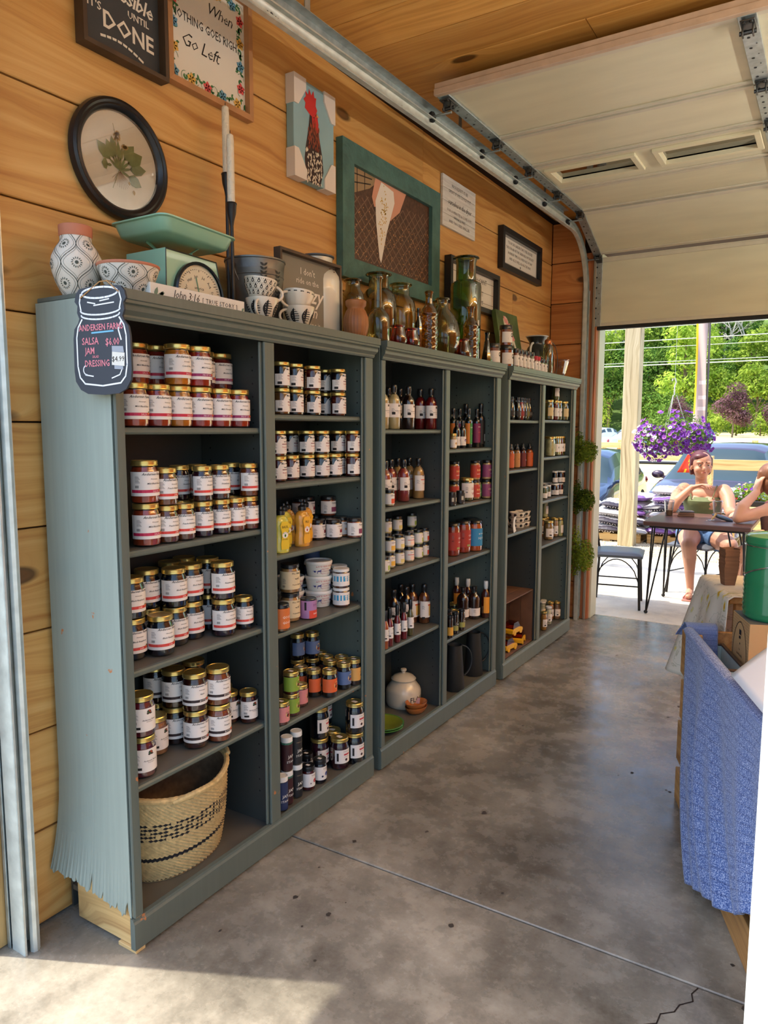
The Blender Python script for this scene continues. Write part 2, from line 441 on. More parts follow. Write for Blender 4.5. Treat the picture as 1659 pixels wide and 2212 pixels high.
concrete('concrete', (86, 81, 72), (132, 126, 113), (174, 167, 151), 0.24)
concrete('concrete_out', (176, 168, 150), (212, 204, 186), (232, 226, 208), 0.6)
concrete('gravel', (150, 138, 116), (190, 178, 152), (214, 204, 180), 0.9, 6.0)

# ------------------------------------------------------------------ floor
fl = struct('floor')
part('subfloor', MB().box(-12, 14, -16, 7.6, -0.2, -0.030), MATS['seam_dark'], fl, kind='structure')
G = 0.006
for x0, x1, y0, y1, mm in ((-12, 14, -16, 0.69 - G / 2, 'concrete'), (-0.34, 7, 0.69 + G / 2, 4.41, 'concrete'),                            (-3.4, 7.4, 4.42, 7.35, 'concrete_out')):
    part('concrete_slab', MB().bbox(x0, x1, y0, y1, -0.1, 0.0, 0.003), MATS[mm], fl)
# the crack that runs from the control joint to the near edge
pts = [(1.336, 0.685), (1.325, 0.655), (1.332, 0.63), (1.305, 0.60), (1.298, 0.57), (1.27, 0.545), (1.268, 0.51), (1.243, 0.49), (1.236, 0.45), (1.21, 0.42), (1.20, 0.37)]
mb = MB(); put_polys(mb, stroke(pts, 0.0035), lambda u, v: (u, v, 0.0006)); part('floor_crack', mb, MATS['seam_dark'], fl)
mb = MB()
for i in range(46):
    x, y = R(-0.2, 1.5), R(-0.15, 3.6); r = R(0.003, 0.009) * (1.5 if i < 8 else 1)
    if x < 0.03: x = 0.1 + R(0, 1)
    p = [(x + r * R(0.5, 1.2) * cos(a), y + r * R(0.5, 1.2) * 1.3 * sin(a)) for a in [k * pi / 4 for k in range(8)]]
    b = mb.av([(u, v, 0.0007) for u, v in p]); mb.af([tuple(range(8))], b)
part('floor_specks', mb, M('speck', (58, 50, 42), 0.8), fl, kind='stuff')

# ------------------------------------------------------------------ left wall of pine boards
wl_ = struct('wall_left', MB().box(-0.50, -0.358, -0.21, 4.42, 0, 3.1), M('sheath', (70, 50, 34), 0.9))
ZJ = [0.004, 0.285, 0.580, 0.872, 1.166, 1.458, 1.752, 2.046, 2.352, 2.656, 2.955]
butts = {0: [2.1], 1: [], 2: [3.1], 3: [1.4], 4: [], 5: [2.6], 6: [], 7: [3.45], 8: [], 9: [2.2]}
def plank(parent, x0, x1, y0, y1, z0, z1, mat):
    c = ((x0 + x1) / 2, (y0 + y1) / 2, (z0 + z1) / 2)
    return part('plank', MB().bbox(x0 - c[0], x1 - c[0], y0 - c[1], y1 - c[1], z0 - c[2], z1 - c[2], 0.0025), MATS[mat], parent, loc=c)
for i in range(10):
    ys = [-0.105] + butts[i] + [4.2]
    for a, b in zip(ys[:-1], ys[1:]):
        d = R(-0.0015, 0.0015)
        plank(wl_, -0.357, -0.331 + d, a + 0.001, b - 0.001, ZJ[i] + 0.0025, ZJ[i + 1] - 0.0025, 'wall_pine')
# ------------------------------------------------------------------ far wall with the big door opening
wf = struct('wall_far', MB().box(-3.2, -0.13, 4.26, 4.42, 0, 3.3).box(2.78, 7, 4.26, 4.42, 0, 3.3).box(-0.13, 2.78, 4.30, 4.42, 2.72, 3.3), MATS['sheath'])
zj = [0.004, 0.288, 0.583, 0.876, 1.17, 1.462, 1.758, 2.072, 2.372, 2.664, 2.95]
for i in range(10):
    plank(wf, -0.329, -0.092, 4.20 + R(0, 0.002), 4.228, zj[i] + 0.0025, zj[i + 1] - 0.0025, 'far_pine')
    plank(wf, 2.80, 5.0, 4.20, 4.228, zj[i] + 0.0025, zj[i + 1] - 0.0025, 'far_pine')
t1 = struct('trim_1', MB().bbox(-0.090, 0.012, 4.222, 4.262, 0.002, 2.72, 0.002), MATS['jamb_wood'])
t2 = struct('trim_2', MB().bbox(-0.13, 0.022, 4.275, 4.425, 0.002, 2.72, 0.002).bbox(-0.002, 0.026, 4.262, 4.274, 0.002, 2.7, 0.001), MATS['pale_jamb'])
t3 = struct('trim_3', MB().bbox(-0.018, -0.001, 4.205, 4.221, 0.002, 2.72, 0.002), M('grey_trim', (150, 140, 124), 0.5, 0.3))
t4 = struct('trim_4', MB().bbox(2.66, 2.80, 4.21, 4.42, 0.0, 2.72, 0.003), MATS['pale_jamb'])
# ------------------------------------------------------------------ near wall: jamb of the near door, wood post and metal edge
wn_ = struct('wall_near', MB().box(-3.4, -0.47, -0.205, -0.12, 0, 3.3).box(-3.4, 7, -0.20, -0.12, 2.62, 3.3).box(4.6, 7, -0.2, -0.12, 0, 3.3), MATS['pale_jamb'])
t5 = struct('trim_5', MB().bbox(-0.46, -0.338, -0.196, -0.108, 0.0, 2.62, 0.003), MATS['raw_wood'])
t6 = struct('trim_6', MB().bbox(-0.47, -0.333, -0.214, -0.198, 0.0, 2.62, 0.002), MATS['pale_jamb'])
t7 = struct('trim_7', MB().bbox(1.502, 1.70, -0.30, -0.12, 0.0, 2.62, 0.004), MATS['white_paint'])
wr = struct('wall_right', MB().box(5.0, 5.1, -0.2, 4.4, 0, 3.3), MATS['far_pine'])
# ------------------------------------------------------------------ ceiling boards
ce = struct('ceiling', MB().box(-0.5, 5.1, -0.2, 4.42, 3.010, 3.04), MATS['sheath'])
y = -0.12; k = 0
while y < 4.2:
    y1 = y + 0.2255
    js = {8: [0.65, 3.4], 9: [2.0], 5: [1.6], 6: [3.0, ], 11: [1.9]}.get(k, [R(0.2, 4.4)])
    xs = [-0.33] + sorted(js) + [5.0]
    for a, b in zip(xs[:-1], xs[1:]): plank(ce, a + 0.001, b - 0.001, y + 0.002, y1 - 0.002, 2.985 + R(-0.001, 0.001), 3.009, 'ceil_pine')
    y = y1; k += 1
# roof: covers the building and reaches out as a porch over the near side
rf = struct('roof', MB().box(-0.86, 7.2, -0.62, 4.36, 3.32, 3.40).box(-0.86, 7.2, -0.62, -0.2, 3.05, 3.09), M('soffit', (214, 210, 200), 0.6))

# ------------------------------------------------------------------ overhead door, rolled up
door = thing('door_1', '', '', (0, 0, 0)); del door['label']; del door['category']; door['kind'] = 'structure'
SEC = [((4.225, 2.190), (4.225, 2.672)), ((4.185, 2.690), (3.742, 2.872)), ((3.728, 2.880), (3.285, 2.884)), ((3.268, 2.884), (2.806, 2.884)), ((2.788, 2.884), (2.350, 2.884)), ((2.333, 2.884), (1.752, 2.884))]
DX0, DX1, TH = -0.012, 2.652, 0.045
def sec_basis(a, b):
    d = Vector((0, b[0] - a[0], b[1] - a[1])); L = d.length; d.normalize()
    n = Vector((1, 0, 0)).cross(d)      # points to the back (outer) face
    return d, n, L
for si, (a, b) in enumerate(SEC):
    d, n, L = sec_basis(a, b)
    if n.y < 0 and n.z < 0: n = -n
    if si == 0: n = Vector((0, 1, 0))
    elif n.z < 0: n = -n
    T = Matrix(((1, 0, 0, 0), (0, d.y, n.y, a[0]), (0, d.z, n.z, a[1]), (0, 0, 0, 1)))   # (x, along, depth)
    T = Matrix(((1, 0, 0, 0), (0, d.y, n.y, a[0]), (0, d.z, n.z, a[1]), (0, 0, 0, 1)))
    def tb(x0, x1, s0, s1, t0, t1, mb=None, e=0.0015):
        mb = mb or MB(); mb.T = T; mb.bbox(x0, x1, s0, s1, t0, t1, e); return mb
    root = obj('door_section', None, door)
    wins = [(0.066, 0.560), (0.645, 1.150), (1.262, 1.770), (1.86, 2.36)] if si == 3 else []
    mb = MB(); mb.T = T
    if not wins: mb.bbox(DX0, DX1, 0.0, L, 0.004, TH, 0.002)
    else:
        w0, w1 = 0.125, 0.385
        mb.box(DX0, DX1, 0, w0, 0.004, TH); mb.box(DX0, DX1, w1, L, 0.004, TH)
        xs = [DX0] + [v for w in wins for v in w] + [DX1]
        for q in range(0, len(xs), 2): mb.box(xs[q], xs[q + 1], w0, w1, 0.004, TH)
    part('panel', mb, MATS['door_cream'], root, fix=True)
    mb = MB(); mb.T = T
    mb.bbox(DX0, DX1, 0.0, 0.024, -0.004, 0.004, 0.001).bbox(DX0, DX1, L - 0.030, L, -0.003, 0.004, 0.001)
    mb.bbox(DX0, DX1, L - 0.006, L + 0.003, -0.006, TH, 0.001)
    part('rail', mb, MATS['door_rail'], root)
    for w in wins:
        mb = MB(); mb.T = T; t = 0.030; a0, a1, b0, b1 = w[0] - 0.0, w[1] + 0.0, w0, w1
        for (p0, p1, q0, q1) in ((a0, a1, b0, b0 + t), (a0, a1, b1 - t, b1), (a0, a0 + t, b0 + t, b1 - t), (a1 - t, a1, b0 + t, b1 - t)):
            mb.bbox(p0, p1, q0, q1, -0.010, 0.02, 0.002)
            mb.bbox(p0 - 0.004, p1 + 0.004, q0, q1, 0.012, TH, 0.002)
        part('window_frame', mb, MATS['door_frame'], root)
        mb = MB(); mb.T = T; mb.box(a0 + t, a1 - t, b0 + t, b1 - t, 0.018, 0.022); part('pane', mb, MATS['window_glass'], root)
    # galvanised stiles with punched holes
    for xs0, wd_ in ((DX0 - 0.004, 0.056), (1.168, 0.062), (2.60, 0.056)):
        mb = MB(); mb.T = T; mb.bbox(xs0, xs0 + wd_, 0.0, L, -0.008, 0.003, 0.001); mb.box(xs0, xs0 + 0.003, 0.0, L, 0.003, TH)
        part('stile', mb, MATS['galv'], root)
        mb = MB(); mb.T = T
        for q in range(6):
            s = L * (0.12 + 0.15 * q)
            b_ = mb.av([(xs0 + wd_ * 0.35 + 0.006 * cos(a2), s + 0.006 * sin(a2), -0.0092) for a2 in [k * pi / 4 for k in range(8)]]); mb.af([tuple(range(8))], b_)
            b_ = mb.av([(xs0 + wd_ * 0.7 + 0.003 * cos(a2), s + 0.03 + 0.003 * sin(a2), -0.0092) for a2 in [k * pi / 4 for k in range(8)]]); mb.af([tuple(range(8))], b_)
        part('punched_hole', mb, MATS['rubber'], root, kind='stuff')
part('bottom_seal', MB().bbox(DX0, DX1, 4.228, 4.268, 2.166, 2.190, 0.004), MATS['rubber'], door)
part('top_strip', MB().bbox(DX0 - 0.01, DX1, 1.728, 1.752, 2.878, 2.905, 0.002).bbox(DX0 - 0.01, DX1, 1.735, 1.752, 2.905, 2.93, 0.002), MATS['door_edge'], door)
# hinges, roller shafts and black rollers at each joint
def hinge(y, z, ang, xo=-0.012):
    h = obj('hinge', None, door, loc=(0, y, z), rot=(ang, 0, 0))
    mb = MB(); mb.bbox(xo + 0.004, xo + 0.052, -0.045, 0.045, -0.014, -0.009, 0.001)
    mb.bbox(xo + 0.008, xo + 0.014, -0.018, 0.018, -0.045, -0.012, 0.001); mb.bbox(xo + 0.042, xo + 0.048, -0.018, 0.018, -0.045, -0.012, 0.001)
    mb.tube([(xo + 0.0, 0.0, -0.034), (xo + 0.056, 0.0, -0.034)], 0.008, 8)
    for q in (-0.034, 0.034):
        for w in (0.016, 0.040): mb.cyl((xo + w, q, -0.019), (xo + w, q, -0.009), 0.006, n=6)
    part('hinge_leaf', mb, MATS['steel_dark'], h, smooth=True)
    return h
RT = []
for (yy, zz, an) in ((1.80, 2.876, 0), (2.341, 2.884, 0), (2.797, 2.884, 0), (3.276, 2.884, 0), (3.735, 2.876, -0.2), (4.205, 2.683, -1.1)):
    hinge(yy, zz, an); hinge(yy, zz, an, 1.172)
    RT.append((yy, zz, an))
for yy, zz, an in RT:
    if an < -1: y2, z2 = 4.185, 2.660
    else: y2, z2 = yy, zz - 0.052
    rr = obj('roller', None, door)
    part('shaft', MB().cyl((-0.062, y2, z2), (0.03, y2, z2), 0.0055, n=8), MATS['galv'], rr, smooth=True)
    part('wheel', MB().lathe([(0.0, -0.008), (0.021, -0.008), (0.024, 0.0), (0.021, 0.008), (0.0, 0.008)], 14), MATS['rubber'], rr, smooth=True, loc=(-0.066, y2, z2), rot=(0, pi / 2, 0))
# curved galvanised track: C channel open towards the door
def chan(path, name, mat=MATS['galv_light'], x0=-0.078, w=0.030, h=0.052, parent=door):
    prof = [(w, -h / 2 + 0.006), (w, -h / 2), (0.006, -h / 2), (0, -h / 2 + 0.008), (0, h / 2 - 0.008), (0.006, h / 2), (w, h / 2), (w, h / 2 - 0.006)]
    vs = []; m = len(path)
    for i, p in enumerate(path):
        t = Vector(path[min(i + 1, m - 1)]) - Vector(path[max(i - 1, 0)]); t.normalize(); nrm = Vector((-t.y, t.x))
        for t2 in (0.0, 0.0022):
            for a, b in prof:
                bb = b * (1 - t2 * 18)
                vs.append((x0 + a + (t2 if t2 else 0), p[0] + nrm.x * bb, p[1] + nrm.y * bb))
    mb = MB(); b = mb.av(vs); k = len(prof)
    for i in range(m - 1):
        for j in range(k - 1):
            A = i * 2 * k + j; B = (i + 1) * 2 * k + j
            mb.af([(A, A + 1, B + 1, B), (A + k, B + k, B + k + 1, A + k + 1)], b)
    for i in (0, m - 1):
        for j in range(k - 1):
            A = i * 2 * k + j; mb.af([(A, A + k, A + k + 1, A + 1)], b)
    return part(name, mb, mat, parent, smooth=True)
path = [(4.185, 0.0), (4.185, 1.0), (4.185, 2.0), (4.185, 2.42)] + [(3.805 + 0.38 * cos(a), 2.42 + 0.392 * sin(a)) for a in [k * pi / 2 / 12 for k in range(1, 13)]] + [(3.2, 2.806), (1.8, 2.786), (0.42, 2.758)]
chan(path, 'track')
mb = MB()
b = mb.av([(-0.084, 3.7, 2.835), (-0.084, 0.45, 2.788), (-0.084, 3.7, 2.885), (-0.084, 0.45, 2.838), (-0.050, 3.7, 2.886), (-0.050, 0.45, 2.839), (-0.086, 3.7, 2.835), (-0.086, 0.45, 2.788), (-0.086, 3.7, 2.888), (-0.086, 0.45, 2.841), (-0.050, 3.7, 2.888), (-0.050, 0.45, 2.841)])
mb.af([(0, 1, 3, 2), (2, 3, 5, 4), (6, 8, 9, 7), (8, 10, 11, 9), (0, 6, 7, 1), (4, 5, 11, 10), (0, 2, 8, 6), (2, 4, 10, 8), (1, 7, 9, 3), (3, 9, 11, 5)], b)
part('track_angle', mb, MATS['galv'], door)
for yy in (0.9, 2.1, 3.3):
    zt = 2.84 + 0.0145 * (yy - 0.45)
    part('hanger', MB().bbox(-0.084, -0.079, yy, yy + 0.03, zt, 2.985, 0.001), MATS['galv'], door)
part('vertical_angle', MB().bbox(-0.088, -0.083, 4.190, 4.221, 0.02, 2.45, 0.001).bbox(-0.083, -0.042, 4.213, 4.219, 0.02, 2.45, 0.001), MATS['galv'], door)
mb = MB()
for yy in (0.72, 1.55, 2.42, 3.2):
    zz = 2.762 + (yy - 0.42) * 0.0155
    for dy in (-0.02, 0.02, 0.032): put_polys(mb, [circ(yy + dy, zz, 0.0045, n=8)], lambda u, v: (-0.0755, u, v))
    put_polys(mb, [circ(yy, zz, 0.008, n=10)], lambda u, v: (-0.0755, u, v))
part('track_stamping', mb, MATS['steel_dark'], door, kind='stuff')
# near door track foot (belongs to the near opening)
near = obj('door_2', None); near['kind'] = 'structure'
chan([(-0.146, 0.0), (-0.146, 2.6)], 'track', MATS['galv_light'], -0.315, 0.062, 0.046, near)
part('track_lip', MB().tube([(-0.256, -0.137, 0.0), (-0.256, -0.137, 2.6)], 0.0125, 8), MATS['galv_light'], near, smooth=True)
part('track_angle', MB().bbox(-0.330, -0.316, -0.172, -0.168, 0.0, 2.6, 0.001).bbox(-0.330, -0.327, -0.172, -0.125, 0, 2.6, 0.001), MATS['galv'], near)
# ================================================================== bookcases
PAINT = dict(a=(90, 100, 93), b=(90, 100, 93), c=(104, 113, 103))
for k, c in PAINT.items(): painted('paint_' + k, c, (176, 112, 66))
M('paint_in_shaded', (56, 60, 58), 0.5, var=0.08, vs=6)  # darker copy of the bookcase paint, shade inside the shelves put into the colour
M('paint_shelf', (92, 90, 82), 0.42, var=0.10, vs=9)
painted('paint_side', (144, 156, 146), (176, 112, 66))  # lighter copy of the same paint, daylight on the near side painted in
M('peg', (20, 20, 20), 0.9)
M('peg_pin', (200, 190, 160), 0.6)
def side_veneer(x0, x1, y, zt, mat, parent):
    """near side panel: the thin ply lets go at the foot, curls out at the back and ends in splinters"""
    nu, nv = 64, 16; rnd = random.Random(4)
    zb = [0.168 - 0.068 * ((i / nu) ** 1.3) + rnd.uniform(-0.0035, 0.0035) - (0.008 if i % 9 == 3 else 0) for i in range(nu + 1)]
    for i in (21, 42, 53): zb[i] += 0.022
    zb[33] += 0.055; zb[60] += 0.03; zb[61] += 0.04; zb[62] += 0.025
    def fn(side):
        def g(u, v):
            i = round(u * nu); x = x0 + (x1 - x0) * u
            z = zb[i] + (zt - zb[i]) * (v ** 1.5)
            c = max(0.0, (0.46 - z) / 0.30)
            curl = -0.034 * c ** 2.2 * (1 - u) ** 1.3 - 0.004 * c * (1 - u)
            rip = 0.0016 * sin(i * 2.3) * max(0, 1 - (z - zb[i]) / 0.10)
            return (x - 0.010 * c ** 2 * (1 - u), y + curl + rip - (0.0 if side else 0.004), z)
        return g
    mb = MB(); mb.grid(nu, nv, fn(0)); mb.grid(nu, nv, fn(1), flip=True)
    n = (nu + 1) * (nv + 1)
    mb.af([(i, n + i, n + i + 1, i + 1) for i in range(nu)])
    mb.af([(nv * (nu + 1) + i, nv * (nu + 1) + i + 1, n + nv * (nu + 1) + i + 1, n + nv * (nu + 1) + i) for i in range(nu)])
    mb.af([(j * (nu + 1), (j + 1) * (nu + 1), n + (j + 1) * (nu + 1), n + j * (nu + 1)) for j in range(nv)])
    part('side_panel', mb, mat, parent, label='thin ply side panel splintered along its bottom edge')
def bookcase(key, y0, y1, ym0, ym1, sh1, sh2, label, near=False):
    m = MATS['paint_' + key]; mi = MATS['paint_in_shaded']; ms = MATS['paint_shelf']
    t = thing('bookcase', label, 'bookcase', (-0.15, y0, 0), group=None)
    def P(nm, mb, mat, **k):
        mb.v = [(a + 0.15, b - y0, c) for a, b, c in mb.v]
        return part(nm, mb, mat, t, **k)
    D = -0.308
    if near:
        side_veneer(D + 0.15, -0.012 + 0.15, 0.0, 1.775, MATS['paint_side'], t)
        mb = MB(); mb.bbox(-0.26, -0.006, 0.006, 0.026, 0.012, 0.20, 0.001); P('plinth_block', mb, MATS['raw_wood_x'], label='bare wood plinth side')
        mb = MB(); mb.bbox(-0.075, 0.0, -0.002, 0.03, 0.0, 0.011, 0.001); P('shim', mb, MATS['raw_wood_x'])
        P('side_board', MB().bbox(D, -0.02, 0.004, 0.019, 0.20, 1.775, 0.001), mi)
    else:
        P('side_panel', MB().bbox(D, -0.012, y0, y0 + 0.018, 0.002, 1.775, 0.001), m)
    P('side_panel', MB().bbox(D, -0.012, y1 - 0.018, y1, 0.002, 1.775, 0.001), m)
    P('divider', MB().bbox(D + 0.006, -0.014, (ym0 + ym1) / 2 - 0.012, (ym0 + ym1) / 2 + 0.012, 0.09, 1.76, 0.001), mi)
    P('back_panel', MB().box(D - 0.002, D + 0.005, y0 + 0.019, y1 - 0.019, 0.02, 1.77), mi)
    P('top_board', MB().bbox(D, 0.006, y0 + 0.001, y1 - 0.001, 1.776, 1.789, 0.002), m)
    # crown moulding profile
    pr = [(0.000, 1.716), (0.006, 1.716), (0.010, 1.722), (0.010, 1.727), (0.013, 1.730), (0.022, 1.738), (0.024, 1.747), (0.022, 1.752), (0.030, 1.755), (0.030, 1.762), (0.034, 1.764), (0.034, 1.7885), (0.0, 1.7885)]
    mb = MB(); n = len(pr)
    for yy, s in ((y0, -1), (y1, 1)):
        mb.av([(a - 0.006, yy + s * a * 0.25, c) for a, c in pr])
    mb.af([(i, (i + 1) % n, (i + 1) % n + n, i + n) for i in range(n)]); mb.af([tuple(range(n - 1, -1, -1)), tuple(range(n, 2 * n))])
    P('crown_moulding', mb, m)
    # plinth with a moulded top lip
    pr = [(-0.018, 0.010), (0.0, 0.010), (0.0, 0.086), (-0.004, 0.092), (-0.006, 0.099), (-0.018, 0.1005)]
    mb = MB(); n = len(pr)
    for yy in (y0 - 0.004, y1 + 0.004): mb.av([(a, yy, c) for a, c in pr])
    mb.af([(i, (i + 1) % n, (i + 1) % n + n, i + n) for i in range(n)]); mb.af([tuple(range(n - 1, -1, -1)), tuple(range(n, 2 * n))])
    P('plinth', mb, m)
    for a, b in ((y0, y0 + 0.030), (ym0, ym1), (y1 - 0.052, y1)):
        mb = MB(); mb.bbox(-0.013, -0.002, a, b, 0.1005, 1.716, 0.003)
        if b - a > 0.035: mb.bbox(-0.022, -0.0135, a - 0.010, a + 0.004, 0.1005, 1.716, 0.003)
        mb.bbox(-0.020, -0.0125, b - 0.006, b + 0.006, 0.1005, 1.716, 0.003)
        P('stile', mb, m)
    P('bottom_shelf', MB().bbox(D + 0.006, -0.019, y0 + 0.019, y1 - 0.019, 0.074, 0.090, 0.001), ms)
    ymid = (ym0 + ym1) / 2
    for shs, a, b in ((sh1, y0 + 0.0215, ymid - 0.0135), (sh2, ymid + 0.0135, y1 - 0.0205)):
        for z in shs:
            mb = MB(); mb.bbox(D + 0.008, -0.034, a, b, z - 0.019, z, 0.001); P('shelf', mb, ms)
            pr = [(-0.035, z - 0.0185), (-0.027, z - 0.0175), (-0.0235, z - 0.013), (-0.0235, z - 0.006), (-0.027, z - 0.0012), (-0.035, z - 0.0002)]
            mb = MB(); n = len(pr)
            for yy in (a, b): mb.av([(q, yy, c) for q, c in pr])
            mb.af([(i, (i + 1) % n, (i + 1) % n + n, i + n) for i in range(n)]); mb.af([tuple(range(n - 1, -1, -1)), tuple(range(n, 2 * n))])
            P('shelf_nosing', mb, m)
    mb = MB()
    for yy in (ymid - 0.0123, y1 - 0.0183):
        for k in range(36):
            z = 0.20 + k * 0.042
            for xx in (-0.065, -0.26):
                b_ = mb.av([(xx + 0.0032 * cos(q), yy, z + 0.0032 * sin(q)) for q in [i * pi / 4 for i in range(8)]]); mb.af([tuple(range(8))], b_)
    P('peg_holes', mb, MATS['peg'], kind='stuff')
    return t
bookcase('a', 0.0, 1.2115, 0.572, 0.622, (1.4435, 1.1155, 0.7855, 0.4585), (1.4885, 1.2565, 1.0155, 0.7445, 0.4135), 'grey green painted wooden bookcase nearest the camera, its side panel splintered at the foot', near=True)
bookcase('b', 1.277, 2.4945, 1.845, 1.885, (1.4395, 1.1135, 0.8305, 0.5035), (1.3445, 1.0655, 0.7865, 0.4025), 'grey green painted wooden bookcase standing in the middle of the three')
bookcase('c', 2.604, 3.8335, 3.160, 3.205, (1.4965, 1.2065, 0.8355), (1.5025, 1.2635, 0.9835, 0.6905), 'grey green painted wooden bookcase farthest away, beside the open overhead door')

# ================================================================== jars and bottles
def jm(c, rough=0.25, var=0.35, vs=30): return M('c_%d_%d_%d' % c, c, rough, coat=0.0, var=var, vs=vs)
def flatm(c, rough=0.55): return M('f_%d_%d_%d' % c, c, rough)
glassy('jar_glass', (235, 240, 238), 0.05)
glassy('amber_glass', (196, 150, 60), 0.2)
M('gold_lid', (214, 188, 112), 0.28, 0.85)
M('black_lid', (26, 26, 28), 0.28, coat=0.4)
M('white_lid', (224, 224, 220), 0.35)
M('paper', (226, 220, 214), 0.6)
M('ink', (22, 18, 18), 0.7); M('ink_red', (176, 30, 50), 0.6); M('ink_white', (240, 238, 230), 0.6)
INK = dict(k='ink', w='ink_white', r='ink_red')
def inkmat(c): return MATS[INK[c]] if isinstance(c, str) else flatm(c)
def patch(mb, r, a0, a1, z0, z1, n=14, top=None, lift=0.0006):
    vs = []
    for i in range(n + 1):
        a = a0 + (a1 - a0) * i / n; zt = z1 if top is None else top(i / n)
        vs += [((r + lift) * cos(a), (r + lift) * sin(a), z0), ((r + lift) * cos(a), (r + lift) * sin(a), zt)]
    b = mb.av(vs); mb.af([(2 * i, 2 * i + 2, 2 * i + 3, 2 * i + 1) for i in range(n)], b)
def ring_lid(r, z, h, ribs=True):
    return [(r * 0.80, z + h * 0.02), (r, z), (r * 1.03, z + h * 0.10), (r * 1.0, z + h * 0.30), (r * 1.03, z + h * 0.5), (r * 1.0, z + h * 0.7), (r * 1.02, z + h * 0.85), (r * 0.98, z + h), (r * 0.90, z + h * 1.0), (r * 0.88, z + h * 0.93), (0, z + h * 0.93)]
# body profiles: radius fraction / height fraction of the body under the lid
SHAPE = {
    'jar': [(0.0, 0), (0.80, 0), (0.97, 0.04), (1.0, 0.10), (1.0, 0.74), (0.97, 0.83), (0.88, 0.91), (0.84, 0.95), (0.84, 1.0)],
    'straight': [(0.0, 0), (0.90, 0), (0.99, 0.03), (1.0, 0.07), (1.0, 0.86), (0.95, 0.93), (0.88, 0.97), (0.88, 1.0)],
    'bottle': [(0, 0), (0.88, 0), (1.0, 0.03), (1.0, 0.60), (0.97, 0.67), (0.80, 0.74), (0.50, 0.80), (0.42, 0.84), (0.40, 1.0)],
    'sauce': [(0, 0), (0.88, 0), (1.0, 0.03), (1.0, 0.56), (0.9, 0.63), (0.58, 0.73), (0.48, 0.80), (0.48, 1.0)],
    'tall': [(0, 0), (0.9, 0), (1.0, 0.02), (1.0, 0.68), (0.9, 0.72), (0.5, 0.76), (0.45, 0.80), (0.45, 1.0)],
    'clasp': [(0, 0), (0.7, 0), (0.92, 0.05), (1.0, 0.2), (1.0, 0.45), (0.9, 0.6), (0.62, 0.72), (0.5, 0.82), (0.5, 1.0)],
    'tub': [(0, 0), (0.82, 0), (0.84, 0.03), (1.0, 1.0)],
    'straightcan': [(0, 0), (0.96, 0), (1.0, 0.02), (1.0, 0.98), (0.94, 1.0)],
}
def A(deg): return radians(deg)
FRUIT = ((222, 120, 50), (196, 60, 44), (70, 110, 50), (120, 40, 60))
